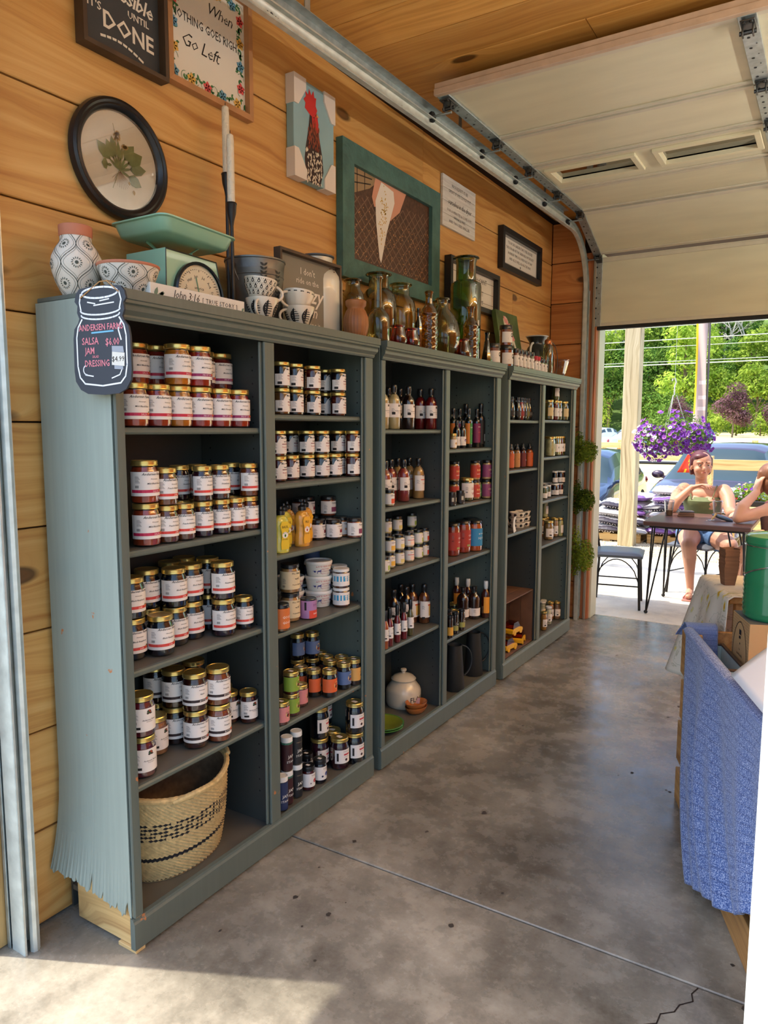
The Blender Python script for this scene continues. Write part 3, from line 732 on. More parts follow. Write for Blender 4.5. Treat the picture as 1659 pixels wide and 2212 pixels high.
# kind: shape, r, h, lid_h, lid, contents, label colour, (label z0,z1 frac, a0,a1), prints
T_ = 'T'; B_ = 'B'
def andersen(flav, tag, tagc, stripe, both=(0.20, 0.28)):
    return [(T_, 'Andersen Farms', 0.0098, 2, 0.66, 'k', 0.35, 0.010), (T_, 'Homestyle', 0.0050, 4, 0.56, 'k', 0.3, 0), (T_, flav, 0.0066, 4, 0.45, 'k', 0.3, 0.006),
            (B_, 0.255, 0.325, -95, 62, stripe), (T_, tag, 0.0072, 10, 0.268, tagc, 0, 0.004), ('F', 36, 0.30), ('L', -66, 0.62)]
K = {
 'P_salsa': ('jar', .0385, .118, .015, 'gold', (170, 62, 34), 'paper', (.18, .74, -105, 72), andersen('Mild Black Bean', 'SALSA', (230, 190, 196), (186, 34, 76)), 'red bean salsa jar'),
 'P_salsahot': ('jar', .0385, .118, .015, 'gold', (160, 40, 26), 'paper', (.18, .74, -105, 72), andersen('Hot Chunky', 'SALSA', (230, 190, 196), (190, 34, 60)), 'hot chunky salsa jar'),
 'P_corn': ('jar', .0385, .118, .015, 'gold', (206, 120, 34), 'paper', (.18, .74, -105, 72), andersen('Corn & Bean', 'SALSA', (230, 190, 196), (190, 34, 60)), 'orange corn salsa jar'),
 'P_fruit': ('jar', .0385, .118, .015, 'gold', (168, 30, 26), 'paper', (.18, .74, -105, 72), andersen('Mild Pineapple', 'FRUIT SALSA', (220, 190, 210), (142, 34, 90)), 'red fruit salsa jar'),
 'P_fruit2': ('jar', .0385, .118, .015, 'gold', (120, 24, 22), 'paper', (.18, .74, -105, 72), andersen('Medium Peach', 'FRUIT SALSA', (220, 190, 210), (142, 34, 90)), 'dark fruit salsa jar'),
 'H_peach': ('jar', .031, .106, .014, 'gold', (112, 56, 26), 'paper', (.18, .72, -105, 72), andersen('Peach-Habanero', 'JAM', (240, 190, 180), (206, 60, 52)), 'brown peach jam jar'),
 'H_straw': ('jar', .031, .106, .014, 'gold', (58, 18, 30), 'paper', (.18, .72, -105, 72), andersen('Strawberry', 'JAM', (240, 190, 180), (206, 60, 52)), 'dark strawberry jam jar'),
 'H_apri': ('jar', .031, .106, .014, 'gold', (122, 52, 22), 'paper', (.18, .72, -105, 72), andersen('Apricot', 'JAM', (240, 190, 180), (206, 60, 52)), 'amber apricot jam jar'),
 'H_dark': ('jar', .031, .106, .014, 'gold', (30, 14, 22), 'paper', (.18, .72, -105, 72), andersen('Blueberry', 'JAM', (240, 190, 180), (206, 60, 52)), 'blackish jam jar'),
 'H_berry': ('jar', .031, .106, .014, 'gold', (16, 16, 30), 'paper', (.18, .72, -105, 72), andersen('Elderberry', 'JELLY', (240, 190, 180), (206, 70, 60)), 'short elderberry jelly jar'),
 'P_berry': ('jar', .0385, .118, .015, 'gold', (14, 15, 32), 'paper', (.18, .72, -105, 72), andersen('Black Raspberry', 'JAM', (240, 190, 180), (206, 66, 58)), 'blue black berry jar'),
 'P_rasp': ('jar', .0385, .118, .015, 'gold', (44, 14, 34), 'paper', (.18, .72, -105, 72), andersen('Raspberry-Jalapeno', 'JAM', (240, 190, 180), (206, 66, 58)), 'purple raspberry jam jar'),
 'P_butter': ('jar', .0385, .118, .015, 'gold', (44, 16, 14), 'paper', (.18, .72, -105, 72), andersen('Apple', 'BUTTER', (230, 226, 220), (44, 28, 30)), 'dark fruit butter jar'),
 'P_apple': ('jar', .0385, .118, .015, 'gold', (66, 24, 16), 'paper', (.18, .72, -105, 72), andersen('Apple', 'BUTTER', (230, 226, 220), (44, 28, 30)), 'brown apple butter jar'),
 'P_pump': ('jar', .0385, .118, .015, 'gold', (140, 62, 28), 'paper', (.18, .72, -105, 72), andersen('Pumpkin', 'BUTTER', (230, 226, 220), (44, 28, 30)), 'orange pumpkin butter jar'),
 'P_redjam': ('jar', .0385, .118, .015, 'gold', (110, 26, 40), 'paper', (.16, .72, -85, 60), 'crest', 'red preserve jar'),
 'P_pnut': ('jar', .0385, .118, .015, 'gold', (170, 112, 74), 'paper', (.16, .72, -85, 60), 'crest', 'tan peanut spread jar'),
 'H_cherry': ('jar', .031, .106, .014, 'gold', (76, 22, 20), 'paper', (.16, .72, -85, 60), 'crest', 'dark cherry preserve jar'),
 'M_dark': ('straight', .031, .088, .012, 'gold', (26, 12, 18), 'arch', (.10, .80, -95, 60), 'miller', 'dark jam jar with arched label'),
 'M_red': ('straight', .031, .088, .012, 'gold', (84, 20, 20), 'arch', (.10, .80, -95, 60), 'miller', 'red jelly jar with arched label'),
 'M_tan': ('straight', .031, .088, .012, 'gold', (128, 84, 46), 'arch', (.10, .80, -95, 60), 'miller', 'tan apple jar with arched label'),
 'T_dark': ('straight', .0315, .078, .013, 'black', (48, 24, 16), 'paper', (.12, .76, -120, 66), [(T_, 'TERRAPIN', .0085, 6, .62, 'k', 0, 0), (T_, 'RIDGE FARMS', .0045, 6, .52, 'k', 0, 0), (B_, .34, .50, -8, 26, (120, 30, 44)), (T_, 'Balsamic', .0075, 10, .22, 'k', .3, 0), ('L', -74, .55)], 'black lidded brown mustard jar'),
 'T_tan': ('straight', .0315, .078, .013, 'black', (186, 116, 68), 'paper', (.12, .76, -120, 66), [(T_, 'TERRAPIN', .0085, 6, .62, 'k', 0, 0), (B_, .34, .46, -20, 50, (214, 160, 120)), ('L', -74, .55)], 'black lidded tan spread jar'),
 'T_pink': ('straight', .0315, .078, .013, 'black', (150, 74, 48), 'paper', (.12, .76, -120, 66), [(T_, 'TERRAPIN', .0085, 6, .62, 'k', 0, 0), (B_, .22, .46, -30, 66, (130, 60, 90)), ('L', -74, .55)], 'black lidded pink band jar'),
 'J_almond': ('straight', .033, .075, .011, 'white', (96, 48, 24), 'paper', (.12, .78, -180, 179), [(B_, .36, .64, -150, 90, (60, 150, 190)), (T_, 'ALMOND', .0085, 2, .53, 'w', 0, 0), (T_, 'BUTTER', .0085, 2, .42, 'w', 0, 0)], 'blue label almond butter jar'),
 'J_hazel': ('straight', .033, .075, .011, 'white', (50, 24, 16), 'paper', (.12, .78, -180, 179), [(B_, .34, .66, -150, 90, (190, 36, 40)), (T_, 'HAZELNUT', .0075, 2, .53, 'w', 0, 0), (T_, 'BUTTER', .0085, 2, .41, 'w', 0, 0)], 'red label hazelnut butter jar'),
 'J_choc': ('straight', .033, .075, .011, 'white', (34, 20, 18), (60, 80, 120), (.12, .78, -180, 179), [], 'dark nut butter jar'),
 'J_purple': ('straight', .031, .075, .014, 'black', (150, 70, 44), (164, 120, 166), (.05, .92, -150, 90), [(B_, .05, .44, -40, 90, (206, 70, 50)), (T_, 'JUST', .010, 8, .66, (90, 40, 110), 0, 0), (T_, 'BAKE', .008, 8, .24, 'w', 0, 0), (B_, .46, .86, -72, -58, 'k')], 'black lidded purple label jar'),
 'J_pb': ('jar', .036, .105, .014, 'black', (190, 140, 88), (214, 196, 158), (.14, .76, -120, 60), [(T_, 'Mrs. Miller', .0085, 0, .66, 'k', 0, 0), ('W', 2, .50), (T_, 'Peanut Butter', .0068, 4, .28, 'k', 0, 0), ('L', -76, .5)], 'tan peanut butter jar'),
 'J_good': ('jar', .030, .095, .013, 'black', (150, 96, 52), (206, 110, 50), (.12, .86, -100, 60), [(T_, 'GOOD', .012, 0, .5, 'w', 0, 0), (T_, 'GOOD', .012, 0, .3, 'w', 0, 0)], 'orange cartoon lettered jar'),
 'U_tub': ('tub', .052, .058, .006, 'rim', (214, 212, 204), None, None, [(T_, "ZIMMERMAN'S", .0125, -22, .74, 'r', 0, 0), (T_, 'NATURAL', .0075, -22, .56, 'r', 0, 0), (T_, 'CREAMY PEANUT BUTTER', .0062, -22, .42, (150, 60, 70), 0, 0), (T_, 'NET WT. 16 OZ', .0048, -22, .26, 'r', 0, 0), ('W2', -62, .45), ('W2', 20, .45)], 'white plastic peanut butter tub'),
 'K_orange': ('jar', .030, .105, .015, 'gold2', (26, 12, 10), (216, 96, 46), (.20, .70, -100, 60), 'farm', 'orange label jam jar'),
 'K_blue': ('jar', .030, .105, .015, 'gold2', (20, 14, 20), (86, 108, 150), (.20, .70, -100, 60), 'farm', 'blue label jam jar'),
 'K_tan': ('jar', .030, .105, .015, 'gold2', (40, 18, 14), (206, 156, 84), (.20, .70, -100, 60), 'farm', 'tan label jam jar'),
 'K_dark': ('jar', .030, .105, .015, 'gold2', (20, 12, 14), (120, 70, 50), (.20, .70, -100, 60), 'farm', 'dark jam jar'),
 'G_green': ('straight', .029, .080, .013, 'gold2', (96, 30, 22), (132, 160, 54), (.14, .80, -110, 60), 'farm', 'lime green label jelly jar'),
 'G_pink': ('straight', .029, .080, .013, 'gold2', (110, 50, 34), (206, 130, 130), (.14, .80, -110, 60), 'farm', 'pink label jelly jar'),
 'G_pickle': ('straight', .027, .080, .012, 'gold', (60, 44, 26), (150, 150, 90), (.2, .7, -100, 60), [], 'gold lidded olive jar'),
 'Q_plum': ('jar', .038, .126, .015, 'gold2', (58, 22, 36), 'paper', (.22, .66, -70, 44), 'grandma', 'plum jam pint jar'),
 'Q_dark': ('jar', .038, .126, .015, 'gold2', (14, 13, 24), 'paper', (.22, .66, -70, 44), 'grandma', 'black grape jam pint jar'),
 'H2_red': ('straight', .0265, .092, .016, 'black2', (90, 20, 26), 'paper', (.16, .72, -100, 66), [(T_, 'TUPE 1', .0075, 0, .60, 'k', 0, 0), ('O', 10, .40, .008, (170, 30, 50)), ('O', -30, .32, .003, (120, 110, 120))], 'cherry jam jar with red blot'),
 'H2_blue': ('straight', .0265, .092, .016, 'black2', (24, 18, 30), 'paper', (.16, .72, -100, 66), [(T_, 'TUPE 1', .0075, 0, .60, 'k', 0, 0), ('O', 10, .40, .008, (50, 70, 140)), ('O', -30, .32, .004, (40, 50, 80))], 'blueberry jam jar with blue blot'),
 'S_jam': ('straightcan', .021, .126, .018, 'white', (40, 32, 26), (34, 34, 36), (.04, .84, -180, 179), [(T_, 'JAM', .0155, -8, .40, 'w', 0, 0), (T_, 'STAND', .0115, -8, .26, 'w', 0, 0), (T_, 'SWEET & SMOKY', .0045, -8, .68, (170, 150, 120), 0, 0)], 'slim black label jam jar'),
 'S_jamred': ('straightcan', .021, .126, .018, 'white', (70, 20, 26), (54, 22, 28), (.04, .80, -180, 179), [(B_, .80, .86, -180, 179, (60, 110, 90)), (T_, 'JAM', .0155, -4, .40, 'w', 0, 0), (T_, 'STAND', .0115, -4, .26, 'w', 0, 0)], 'slim maroon label jam jar'),
 'S_jamblue': ('straightcan', .021, .126, .018, 'white', (30, 40, 70), (36, 50, 90), (.04, .84, -180, 179), [(T_, 'JAM', .0155, 0, .40, 'w', 0, 0), (T_, 'STAND', .0115, 0, .26, 'w', 0, 0)], 'slim blue label jam jar'),
 'B_cream': ('bottle', .0285, .190, .022, 'blackcap', (214, 188, 136), 'paper', (.27, .58, -100, 62), 'crest', 'cream dressing bottle'),
 'B_dark': ('bottle', .0285, .190, .022, 'blackcap', (40, 16, 14), 'paper', (.27, .58, -100, 62), 'crest', 'dark vinaigrette bottle'),
 'B_red': ('bottle', .0285, .190, .022, 'blackcap', (124, 18, 22), 'paper', (.27, .58, -100, 62), 'crest', 'red dressing bottle'),
 'B_pink': ('bottle', .0285, .190, .022, 'blackcap', (168, 60, 54), 'paper', (.27, .58, -100, 62), 'crest', 'pink dressing bottle'),
 'B_tan': ('bottle', .0285, .190, .022, 'blackcap', (200, 152, 92), 'paper', (.20, .58, -100, 62), [(T_, 'TERRAPIN', .0065, 0, .56, 'k', 0, 0), (B_, .46, .48, -40, 60, (206, 70, 50)), (T_, 'ONION', .009, 6, .36, (180, 60, 50), 0, 0), ('L', -70, .46)], 'tan dressing bottle'),
 'B_amber': ('bottle', .0285, .190, .022, 'blackcap', (126, 62, 30), 'paper', (.16, .58, -100, 62), [(T_, 'TERRAPIN', .0065, 0, .56, 'k', 0, 0), (B_, .20, .46, -10, 50, (220, 176, 84)), (B_, .46, .50, -20, 50, (206, 90, 50)), ('L', -70, .46), (B_, .12, .18, -80, -52, 'k')], 'amber dressing bottle'),
 'T2_orange': ('straight', .0235, .068, .012, 'black', (206, 176, 130), 'paper', (.12, .76, -120, 66), [(B_, .16, .46, -20, 66, (214, 84, 54)), (T_, 'TERRAPIN', .0055, 0, .62, 'k', 0, 0)], 'orange band dip jar'),
 'T2_yellow': ('straight', .0235, .068, .012, 'black', (206, 184, 130), 'paper', (.12, .76, -120, 66), [(B_, .16, .46, -30, 66, (226, 180, 70)), (T_, 'TERRAPIN', .0055, 0, .62, 'k', 0, 0)], 'yellow band dip jar'),
 'T2_straw': ('straight', .0235, .068, .012, 'black', (222, 200, 140), 'paper', (.12, .76, -120, 66), [(B_, .16, .40, -30, 66, (226, 208, 130)), (T_, 'TERRAPIN', .0055, 0, .62, 'k', 0, 0)], 'straw band dip jar'),
 'T2_pink': ('straight', .0235, .068, .012, 'black', (214, 186, 150), 'paper', (.12, .76, -120, 66), [(B_, .16, .40, -30, 66, (240, 206, 186)), (B_, .46, .50, -60, 66, (206, 70, 50)), (T_, 'TERRAPIN', .0055, 0, .62, 'k', 0, 0)], 'pale pink band dip jar'),
 'T2_green': ('straight', .0235, .068, .012, 'black', (206, 204, 150), 'paper', (.12, .76, -120, 66), [(B_, .16, .46, -20, 66, (160, 180, 80)), (T_, 'TERRAPIN', .0055, 0, .62, 'k', 0, 0)], 'green band dip jar'),
 'F_red': ('sauce', .0155, .168, .034, 'blackcap', (140, 20, 30), 'paper', (.22, .52, -110, 70), 'crest', 'red hot sauce bottle'),
 'F_orange': ('sauce', .0155, .168, .034, 'blackcap', (214, 100, 34), 'paper', (.22, .52, -110, 70), 'crest', 'orange hot sauce bottle'),
 'F_green': ('sauce', .0155, .168, .034, 'blackcap', (110, 96, 50), 'paper', (.22, .52, -110, 70), 'crest', 'green hot sauce bottle'),
 'N_mini': ('jar', .017, .075, .012, 'gold', (190, 150, 90), 'paper', (.10, .62, -110, 80), [('O', 0, .36, .006, (190, 150, 80))], 'tiny gold capped bottle'),
 'W_plum': ('bottle', .019, .140, .024, 'blackcap', (26, 20, 24), 'paper', (.10, .42, -100, 66), [('O', 10, .28, .008, (100, 50, 110))], 'small black vinegar bottle'),
 'O_green': ('tall', .021, .205, .022, 'blackcap', (20, 26, 18), (46, 130, 54), (.10, .62, -110, 70), [(B_, .10, .62, -112, -40, (206, 120, 40)), (T_, 'GARLIC', .009, 10, .5, 'w', 0, 0), (T_, 'OIL', .009, 10, .34, (230, 180, 60), 0, 0)], 'tall green label oil bottle'),
 'O_plum': ('tall', .021, .205, .022, 'blackcap', (26, 20, 22), (128, 40, 84), (.12, .62, -110, 70), [(T_, 'SALAD', .009, 10, .52, 'w', 0, 0), (T_, 'CARROT', .007, 10, .38, (230, 120, 70), 0, 0)], 'tall plum label oil bottle'),
 'O_black': ('tall', .024, .235, .030, 'blackcap', (14, 14, 16), (20, 20, 22), (.08, .62, -110, 70), [(B_, .14, .30, 0, 24, (190, 190, 190))], 'tall black oil bottle'),
 'D_small': ('straight', .022, .066, .014, 'black', (30, 22, 20), (40, 34, 34), (.10, .8, -120, 66), [(B_, .30, .6, 4, 30, (206, 196, 170)), (B_, .30, .6, -60, -30, (180, 176, 160))], 'small black label jar'),
 'Q2_pickle': ('straight', .036, .120, .014, 'gold', (84, 84, 40), 'paper', (.14, .78, -120, 70), [(T_, 'SAVE', .020, 6, .48, (170, 30, 40), 0, 0), (T_, 'VINE', .020, 6, .26, (170, 30, 40), 0, 0), ('L', -70, .6)], 'gold lidded pickle jar'),
 'C_red': ('straight', .0275, .104, .013, 'black', (196, 140, 80), (184, 60, 40), (.12, .76, -120, 70), [(T_, 'SONO', .006, 4, .68, 'w', 0, 0), (T_, 'BABA', .0145, 4, .46, (240, 200, 130), 0, 0), (T_, 'GANOUSH', .008, 4, .28, 'w', 0, 0)], 'red label spread jar'),
 'C_green': ('straight', .0275, .104, .013, 'black', (206, 196, 130), (104, 160, 110), (.12, .76, -120, 70), [(T_, 'DRESS', .0125, 4, .46, (30, 60, 40), 0, 0), (T_, 'IT UP', .009, 4, .28, 'w', 0, 0)], 'green label spread jar'),
 'C_plum': ('straight', .0275, .104, .013, 'black', (196, 160, 106), (134, 62, 100), (.12, .76, -120, 70), [(T_, 'CREAM', .0135, 4, .46, (240, 214, 160), 0, 0), (T_, 'OF IT', .009, 4, .28, 'w', 0, 0)], 'plum label spread jar'),
 'V_red': ('straight', .042, .172, .014, 'black', (166, 50, 26), (166, 52, 40), (.18, .72, -130, 70), [(T_, 'CLASSIC', .013, 14, .52, 'w', 0, 0), (T_, 'MARINARA', .009, 14, .40, 'w', 0, 0), (B_, .21, .27, -30, 2, (150, 160, 90)), ('L', -60, .62)], 'tall red sauce jar'),
 'V_blue': ('straight', .042, .168, .014, 'black', (196, 84, 30), (44, 130, 180), (.18, .74, -120, 60), [(T_, 'BUTTERNUT', .009, 0, .55, 'w', 0, 0), (T_, 'SQUASH', .016, 0, .40, 'w', 0, 0)], 'blue label squash sauce jar'),
 'K2_tdk': ('straight', .017, .112, .012, 'black', (54, 26, 20), (150, 150, 80), (.16, .40, -110, 70), [('O', 4, .46, .0135, (190, 190, 180)), ('O', 4, .46, .0118, (24, 22, 24)), (T_, 'TBK', .0095, 4, .43, 'w', 0, 0)], 'small barbecue sauce jar'),
 'K2_yel': ('straight', .017, .112, .012, 'black', (54, 26, 20), (214, 160, 60), (.12, .5, -110, 70), [], 'small yellow label sauce jar'),
 'L_bot': ('bottle', .034, .180, .018, 'blackcap', (58, 22, 14), 'paper', (.10, .34, -110, 66), [(T_, 'LIB', .011, 20, .20, 'k', 0, 0), ('L', -60, .30)], 'round brown syrup bottle'),
 'L_white': ('bottle', .026, .205, .034, 'whitecap', (92, 30, 18), (226, 150, 46), (.14, .58, -100, 66), [(B_, .46, .54, -20, 50, (206, 90, 40)), (T_, 'Tea', .011, 4, .30, 'w', 0, 0)], 'white capped barbecue bottle'),
 'X_dark': ('clasp', .022, .135, .012, 'blackcap', (34, 28, 24), (30, 28, 30), (.18, .40, -100, 60), [(B_, .22, .36, -40, 40, (90, 90, 90))], 'curvy black oil bottle'),
 'X_red': ('clasp', .022, .135, .012, 'blackcap', (150, 34, 26), (140, 30, 24), (.18, .40, -100, 60), [], 'curvy red oil bottle'),
 'X_olive': ('clasp', .022, .135, .012, 'blackcap', (96, 92, 36), (110, 100, 50), (.18, .40, -100, 60), [], 'curvy olive oil bottle'),
 'Y_orange': ('tall', .023, .150, .030, 'loop', (186, 84, 34), (196, 92, 44), (.04, .60, -110, 70), [(T_, 'BLUE', .010, 6, .34, (60, 30, 20), 0, 0)], 'orange flip top bottle'),
 'Y_tan': ('tall', .023, .150, .030, 'loop', (176, 120, 58), (186, 130, 70), (.04, .60, -110, 70), [(T_, 'SOUTH', .009, 6, .34, (60, 40, 20), 0, 0)], 'tan flip top bottle'),
 'Y_maroon': ('tall', .023, .150, .030, 'loop', (96, 24, 20), (104, 28, 26), (.04, .60, -110, 70), [('O', 6, .3, .005, (190, 180, 180))], 'maroon flip top bottle'),
 'R_pickle': ('jar', .034, .130, .014, 'gold', (104, 96, 46), (206, 186, 136), (.20, .62, -80, 60), [('O', 6, .42, .011, (60, 70, 90))], 'wide gold lidded pickle jar'),
 'r_pickle': ('jar', .022, .130, .013, 'gold', (100, 100, 40), 'paper', (.20, .62, -90, 60), [('O', 6, .42, .008, (60, 70, 60))], 'slim gold lidded pickle jar'),
 'r_red': ('jar', .022, .130, .013, 'gold', (120, 30, 26), 'paper', (.20, .62, -90, 60), [('O', 6, .42, .008, (60, 70, 60))], 'slim gold lidded beet jar'),
 'R_cauli': ('jar', .034, .130, .014, 'gold', (206, 196, 146), (190, 178, 110), (.24, .62, 0, 66), [], 'wide jar of pickled cauliflower'),
 'r_cauli': ('jar', .022, .130, .013, 'gold', (212, 200, 140), 'paper', (.20, .62, -60, 66), [('O', 20, .42, .008, (70, 60, 90))], 'slim jar of pale relish'),
 'R_salad': ('jar', .034, .130, .014, 'gold', (186, 140, 84), 'paper', (.16, .60, -100, 60), 'crest', 'wide jar of chunky relish'),
 'r_salad': ('jar', .022, .130, .013, 'gold', (186, 132, 80), 'paper', (.16, .60, -100, 60), 'crest', 'slim jar of chunky relish'),
 'i_olive': ('straight', .020, .084, .010, 'white', (80, 90, 40), 'paper', (.08, .46, -110, 70), [(T_, 'Garlic', .007, 6, .26, 'k', 0, 0)], 'white lidded green pickle jar'),
 'i_red': ('straight', .020, .084, .010, 'white', (96, 26, 36), 'paper', (.08, .46, -110, 70), [(T_, 'Beet', .007, 6, .26, 'k', 0, 0)], 'white lidded beet jar'),
 'i_dark': ('straight', .020, .084, .010, 'white', (34, 22, 28), 'paper', (.08, .46, -110, 70), [(T_, 'Grape', .007, 6, .26, 'k', 0, 0)], 'white lidded dark jar'),
 'I_dark': ('straight', .031, .084, .010, 'white', (44, 16, 22), 'paper', (.08, .46, -110, 70), [(T_, 'Lavender', .0085, 6, .26, 'k', 0, 0), ('L', -60, .4)], 'wide white lidded dark jar'),
 'j_peach': ('jar', .023, .128, .013, 'gold', (206, 140, 66), 'paper', (.20, .60, -90, 60), 'crest', 'jar of canned peaches'),
 'j_cream': ('jar', .023, .128, .013, 'white', (214, 208, 184), 'paper', (.20, .60, -90, 60), 'crest', 'jar of white sauce'),
 'j_plum': ('jar', .023, .128, .013, 'gold', (150, 110, 84), 'paper', (.20, .60, -90, 60), 'crest', 'jar of canned plums'),
}
LIDM = dict(gold='gold_lid', gold2='gold_lid', black='black_lid', black2='black_lid', white='white_lid', blackcap='black_lid', whitecap='white_lid', loop='black_lid', rim='white_lid')
K['Z_must'] = ('sq', 0, 0, 0, 0, (206, 148, 58), (226, 166, 34), 0, 0, 'yellow mustard squeeze bottle')
K['Z_must2'] = ('sq', 0, 0, 0, 0, (196, 190, 76), (216, 186, 50), 0, 0, 'green tinted mustard squeeze bottle')
def squeeze(kind):
    c, lc = K[kind][5], K[kind][6]
    t = thing('squeeze_bottle', '', 'bottle')
    ws = [(0, .031), (.004, .034), (.03, .033), (.055, .0275), (.075, .029), (.10, .033), (.115, .030), (.124, .020), (.128, .013), (.134, .013)]
    mb = MB(); n = 20
    def fn(u, v):
        i = min(v * (len(ws) - 1), len(ws) - 1.0001); k = int(i); q = i - k
        z = ws[k][0] * (1 - q) + ws[k + 1][0] * q; w = ws[k][1] * (1 - q) + ws[k + 1][1] * q
        a = 2 * pi * u; dp = min(w, .019 + .004 * (w > .03))
        return (dp * cos(a), w * sin(a), z)
    mb.grid(n, 36, fn, closed_u=True); mb.disc((0, 0, 0.0005), .02, up=False)
    part('body', mb, M('must_%d' % c[0], c, 0.22, coat=0.6, var=.05), t, smooth=True)
    part('cap', MB().lathe([(.0145, .130), (.0155, .132), (.0155, .144), (.012, .147), (.006, .150), (.005, .158), (0, .158)], 14), MATS['black_lid'], t, smooth=True)
    mb = MB(); put_polys(mb, [[(-.017, .012), (.017, .012), (.019, .03), (.014, .055), (.016, .075), (.022, .095), (.014, .108), (-.014, .108), (-.022, .095), (-.016, .075), (-.014, .055), (-.019, .03)]], lambda u, v: (.0236, u, v))
    lo = part('label', mb, flatm(lc, .4), t)
    mb = MB(); put_polys(mb, [circ(0, .062, .013, .011, 16)], lambda u, v: (.0240, u, v))
    mb.mi = 1; put_text(mb, "PILS" if kind == 'Z_must' else 'BASIL', .012, lambda u, v: (.0243, u, v + .086)); put_text(mb, 'MUSTARD', .0055, lambda u, v: (.0243, u, v + .045))
    mb.mi = 2; put_polys(mb, [circ(0, .060, .004, .005, 9)], lambda u, v: (.0244, u, v)); put_text(mb, 'SMOOTH', .0058, lambda u, v: (.0244, u, v + .067))
    part('print', mb, [MATS['paper'], MATS['ink'], flatm((176, 40, 40)) if kind == 'Z_must' else flatm((40, 110, 50))], lo)
    return t
def make_jar(kind):
    if K[kind][0] == 'sq': return squeeze(kind)
    sh, r, h, lh, lid, cc, lab, lz, pr, desc = K[kind]
    bh = h - lh * 0.8 if sh not in ('bottle', 'sauce', 'tall', 'clasp') else h - lh * 0.15
    prof = [(a * r, b * bh) for a, b in SHAPE[sh]]
    isb = sh in ('bottle', 'sauce', 'tall', 'clasp')
    t = thing('sauce_bottle' if isb else ('plastic_tub' if sh == 'tub' else 'glass_jar'), desc, 'bottle' if isb else ('tub' if sh == 'tub' else 'jar'))
    n = 20 if r > 0.024 else 14
    if sh == 'tub':
        part('body', MB().lathe(prof, 28), M('tub_white', (222, 222, 214), 0.35), t, smooth=True)
        part('lid', MB().lathe([(r * .97, bh - .002), (r * 1.05, bh), (r * 1.07, bh + .006), (r * 1.03, bh + .011), (r * .94, bh + .011), (r * .92, bh + .006), (0, bh + .006)], 28), MATS['white_lid'], t, smooth=True)
    else:
        k = 0.955; fill = 0.94 if not isb else 0.80
        cp = [(a * k, max(0.0015, b)) for a, b in prof if b <= bh * fill]; cp.append((cp[-1][0] * 0.985, bh * fill)); cp.append((0, bh * fill))
        cm = jm(cc) if not isb else jm(cc, var=0.08)
        part('contents', MB().lathe(cp, n), cm, t, smooth=True)
        part('glass_body', MB().lathe(prof, n), MATS['jar_glass'], t, smooth=True)
        rl = prof[-1][0] * 1.10
        if lid in ('blackcap', 'whitecap'):
            z = h - lh; mb = MB().lathe([(rl * 0.98, z - lh * 0.5), (rl, z - lh * 0.4), (rl, z), (rl * 1.12, z + lh * .1), (rl * 1.12, z + lh * .92), (rl * 1.0, h), (0, h)], 14)
        elif lid == 'loop':
            z = h - lh; mb = MB().lathe([(rl, z - .012), (rl * 1.3, z - .008), (rl * 1.3, z + .004), (rl * 0.9, z + .010), (rl * .5, h - .006), (0, h)], 12)
            mb.tube([(r * .75 * cos(q), 0.0, z - .016 + .022 * sin(q)) for q in [pi * i / 8 for i in range(9)]], .0016, 5)
        else:
            z = h - lh; mb = MB().lathe(ring_lid(rl, z, lh), n)
        part('lid', mb, MATS[LIDM[lid]], t, smooth=True)
        if lid in ('gold2', 'black2') :
            part('price_sticker', MB().bbox(-r * .30, r * .30, -r * .22, r * .20, h + 0.0001 - lh * .07 * (lid != 'blackcap'), h - lh * .07 + 0.0006, 0.0001), MATS['paper'], t)
    pb = MB(); mats = []
    def mi(m):
        if m not in mats: mats.append(m)
        pb.mi = mats.index(m)
    if lab is None and sh == 'tub': Z0, Z1 = 0.0, bh
    if lz:
        z0, z1, a0, a1 = lz; z0 *= h; z1 *= h
        top = None
        if lab == 'arch':
            def top(u, z0=z0, z1=z1): return z0 + (z1 - z0) * (0.62 + 0.38 * max(0, 1 - ((u - 0.66) / 0.30) ** 2) ** 0.5 if abs(u - 0.66) < 0.30 else 0.62)
        mb = MB(); patch(mb, r, A(a0), A(a1), z0, z1, 24, top, 0.0005)
        lm = MATS['paper'] if lab in ('paper', 'arch') else flatm(lab)
        lo = part('label', mb, lm, t, smooth=True)
    else: lo = t
    if pr == 'crest':
        pr = [('C', 8, .62 if not isb else lz[1] - .05), (T_, 'Andersen Farms', .0062, 8, (lz[0] + lz[1]) / 2 - .02, 'k', .2, .006), (T_, 'Homestyle', .0042, 8, (lz[0] + lz[1]) / 2 - .06, 'k', .2, 0), ('L', -50, lz[1] - .12), (B_, lz[0] + .06, lz[0] + .12, -60, -30, 'k')]
        if r < .02: pr = [('C', 8, lz[1] - .05), (T_, 'Andersen', .0050, 8, (lz[0] + lz[1]) / 2 - .02, 'k', .2, .006), (B_, lz[0] + .05, lz[0] + .08, -70, -30, 'k')]
    elif pr == 'miller':
        pr = [(T_, 'Mrs. Miller', .0088, 16, .68, 'k', 0, .02), ('W', 16, .56), (B_, .455, .485, -12, 46, (110, 24, 40)), (T_, 'Raspberry', .0072, 16, .33, 'r', 0, 0), (T_, 'Jam', .0052, 16, .24, 'r', 0, 0), ('L', -60, .50), (B_, .14, .24, -78, -50, 'k')]
    elif pr == 'farm':
        zc = (lz[0] + lz[1]) / 2
        pr = [('O', 20, zc, .015, (214, 178, 118)), ('O', 12, zc - .05, .0055, (60, 40, 30)), ('O', 20, zc - .06, .0045, (196, 70, 40)), (T_, 'Farm Fresh', .0058, 22, zc + .05, 'k', 0, 0), (T_, 'JAM', .0072, 26, zc - .04, 'k', 0, 0)]
    elif pr == 'grandma':
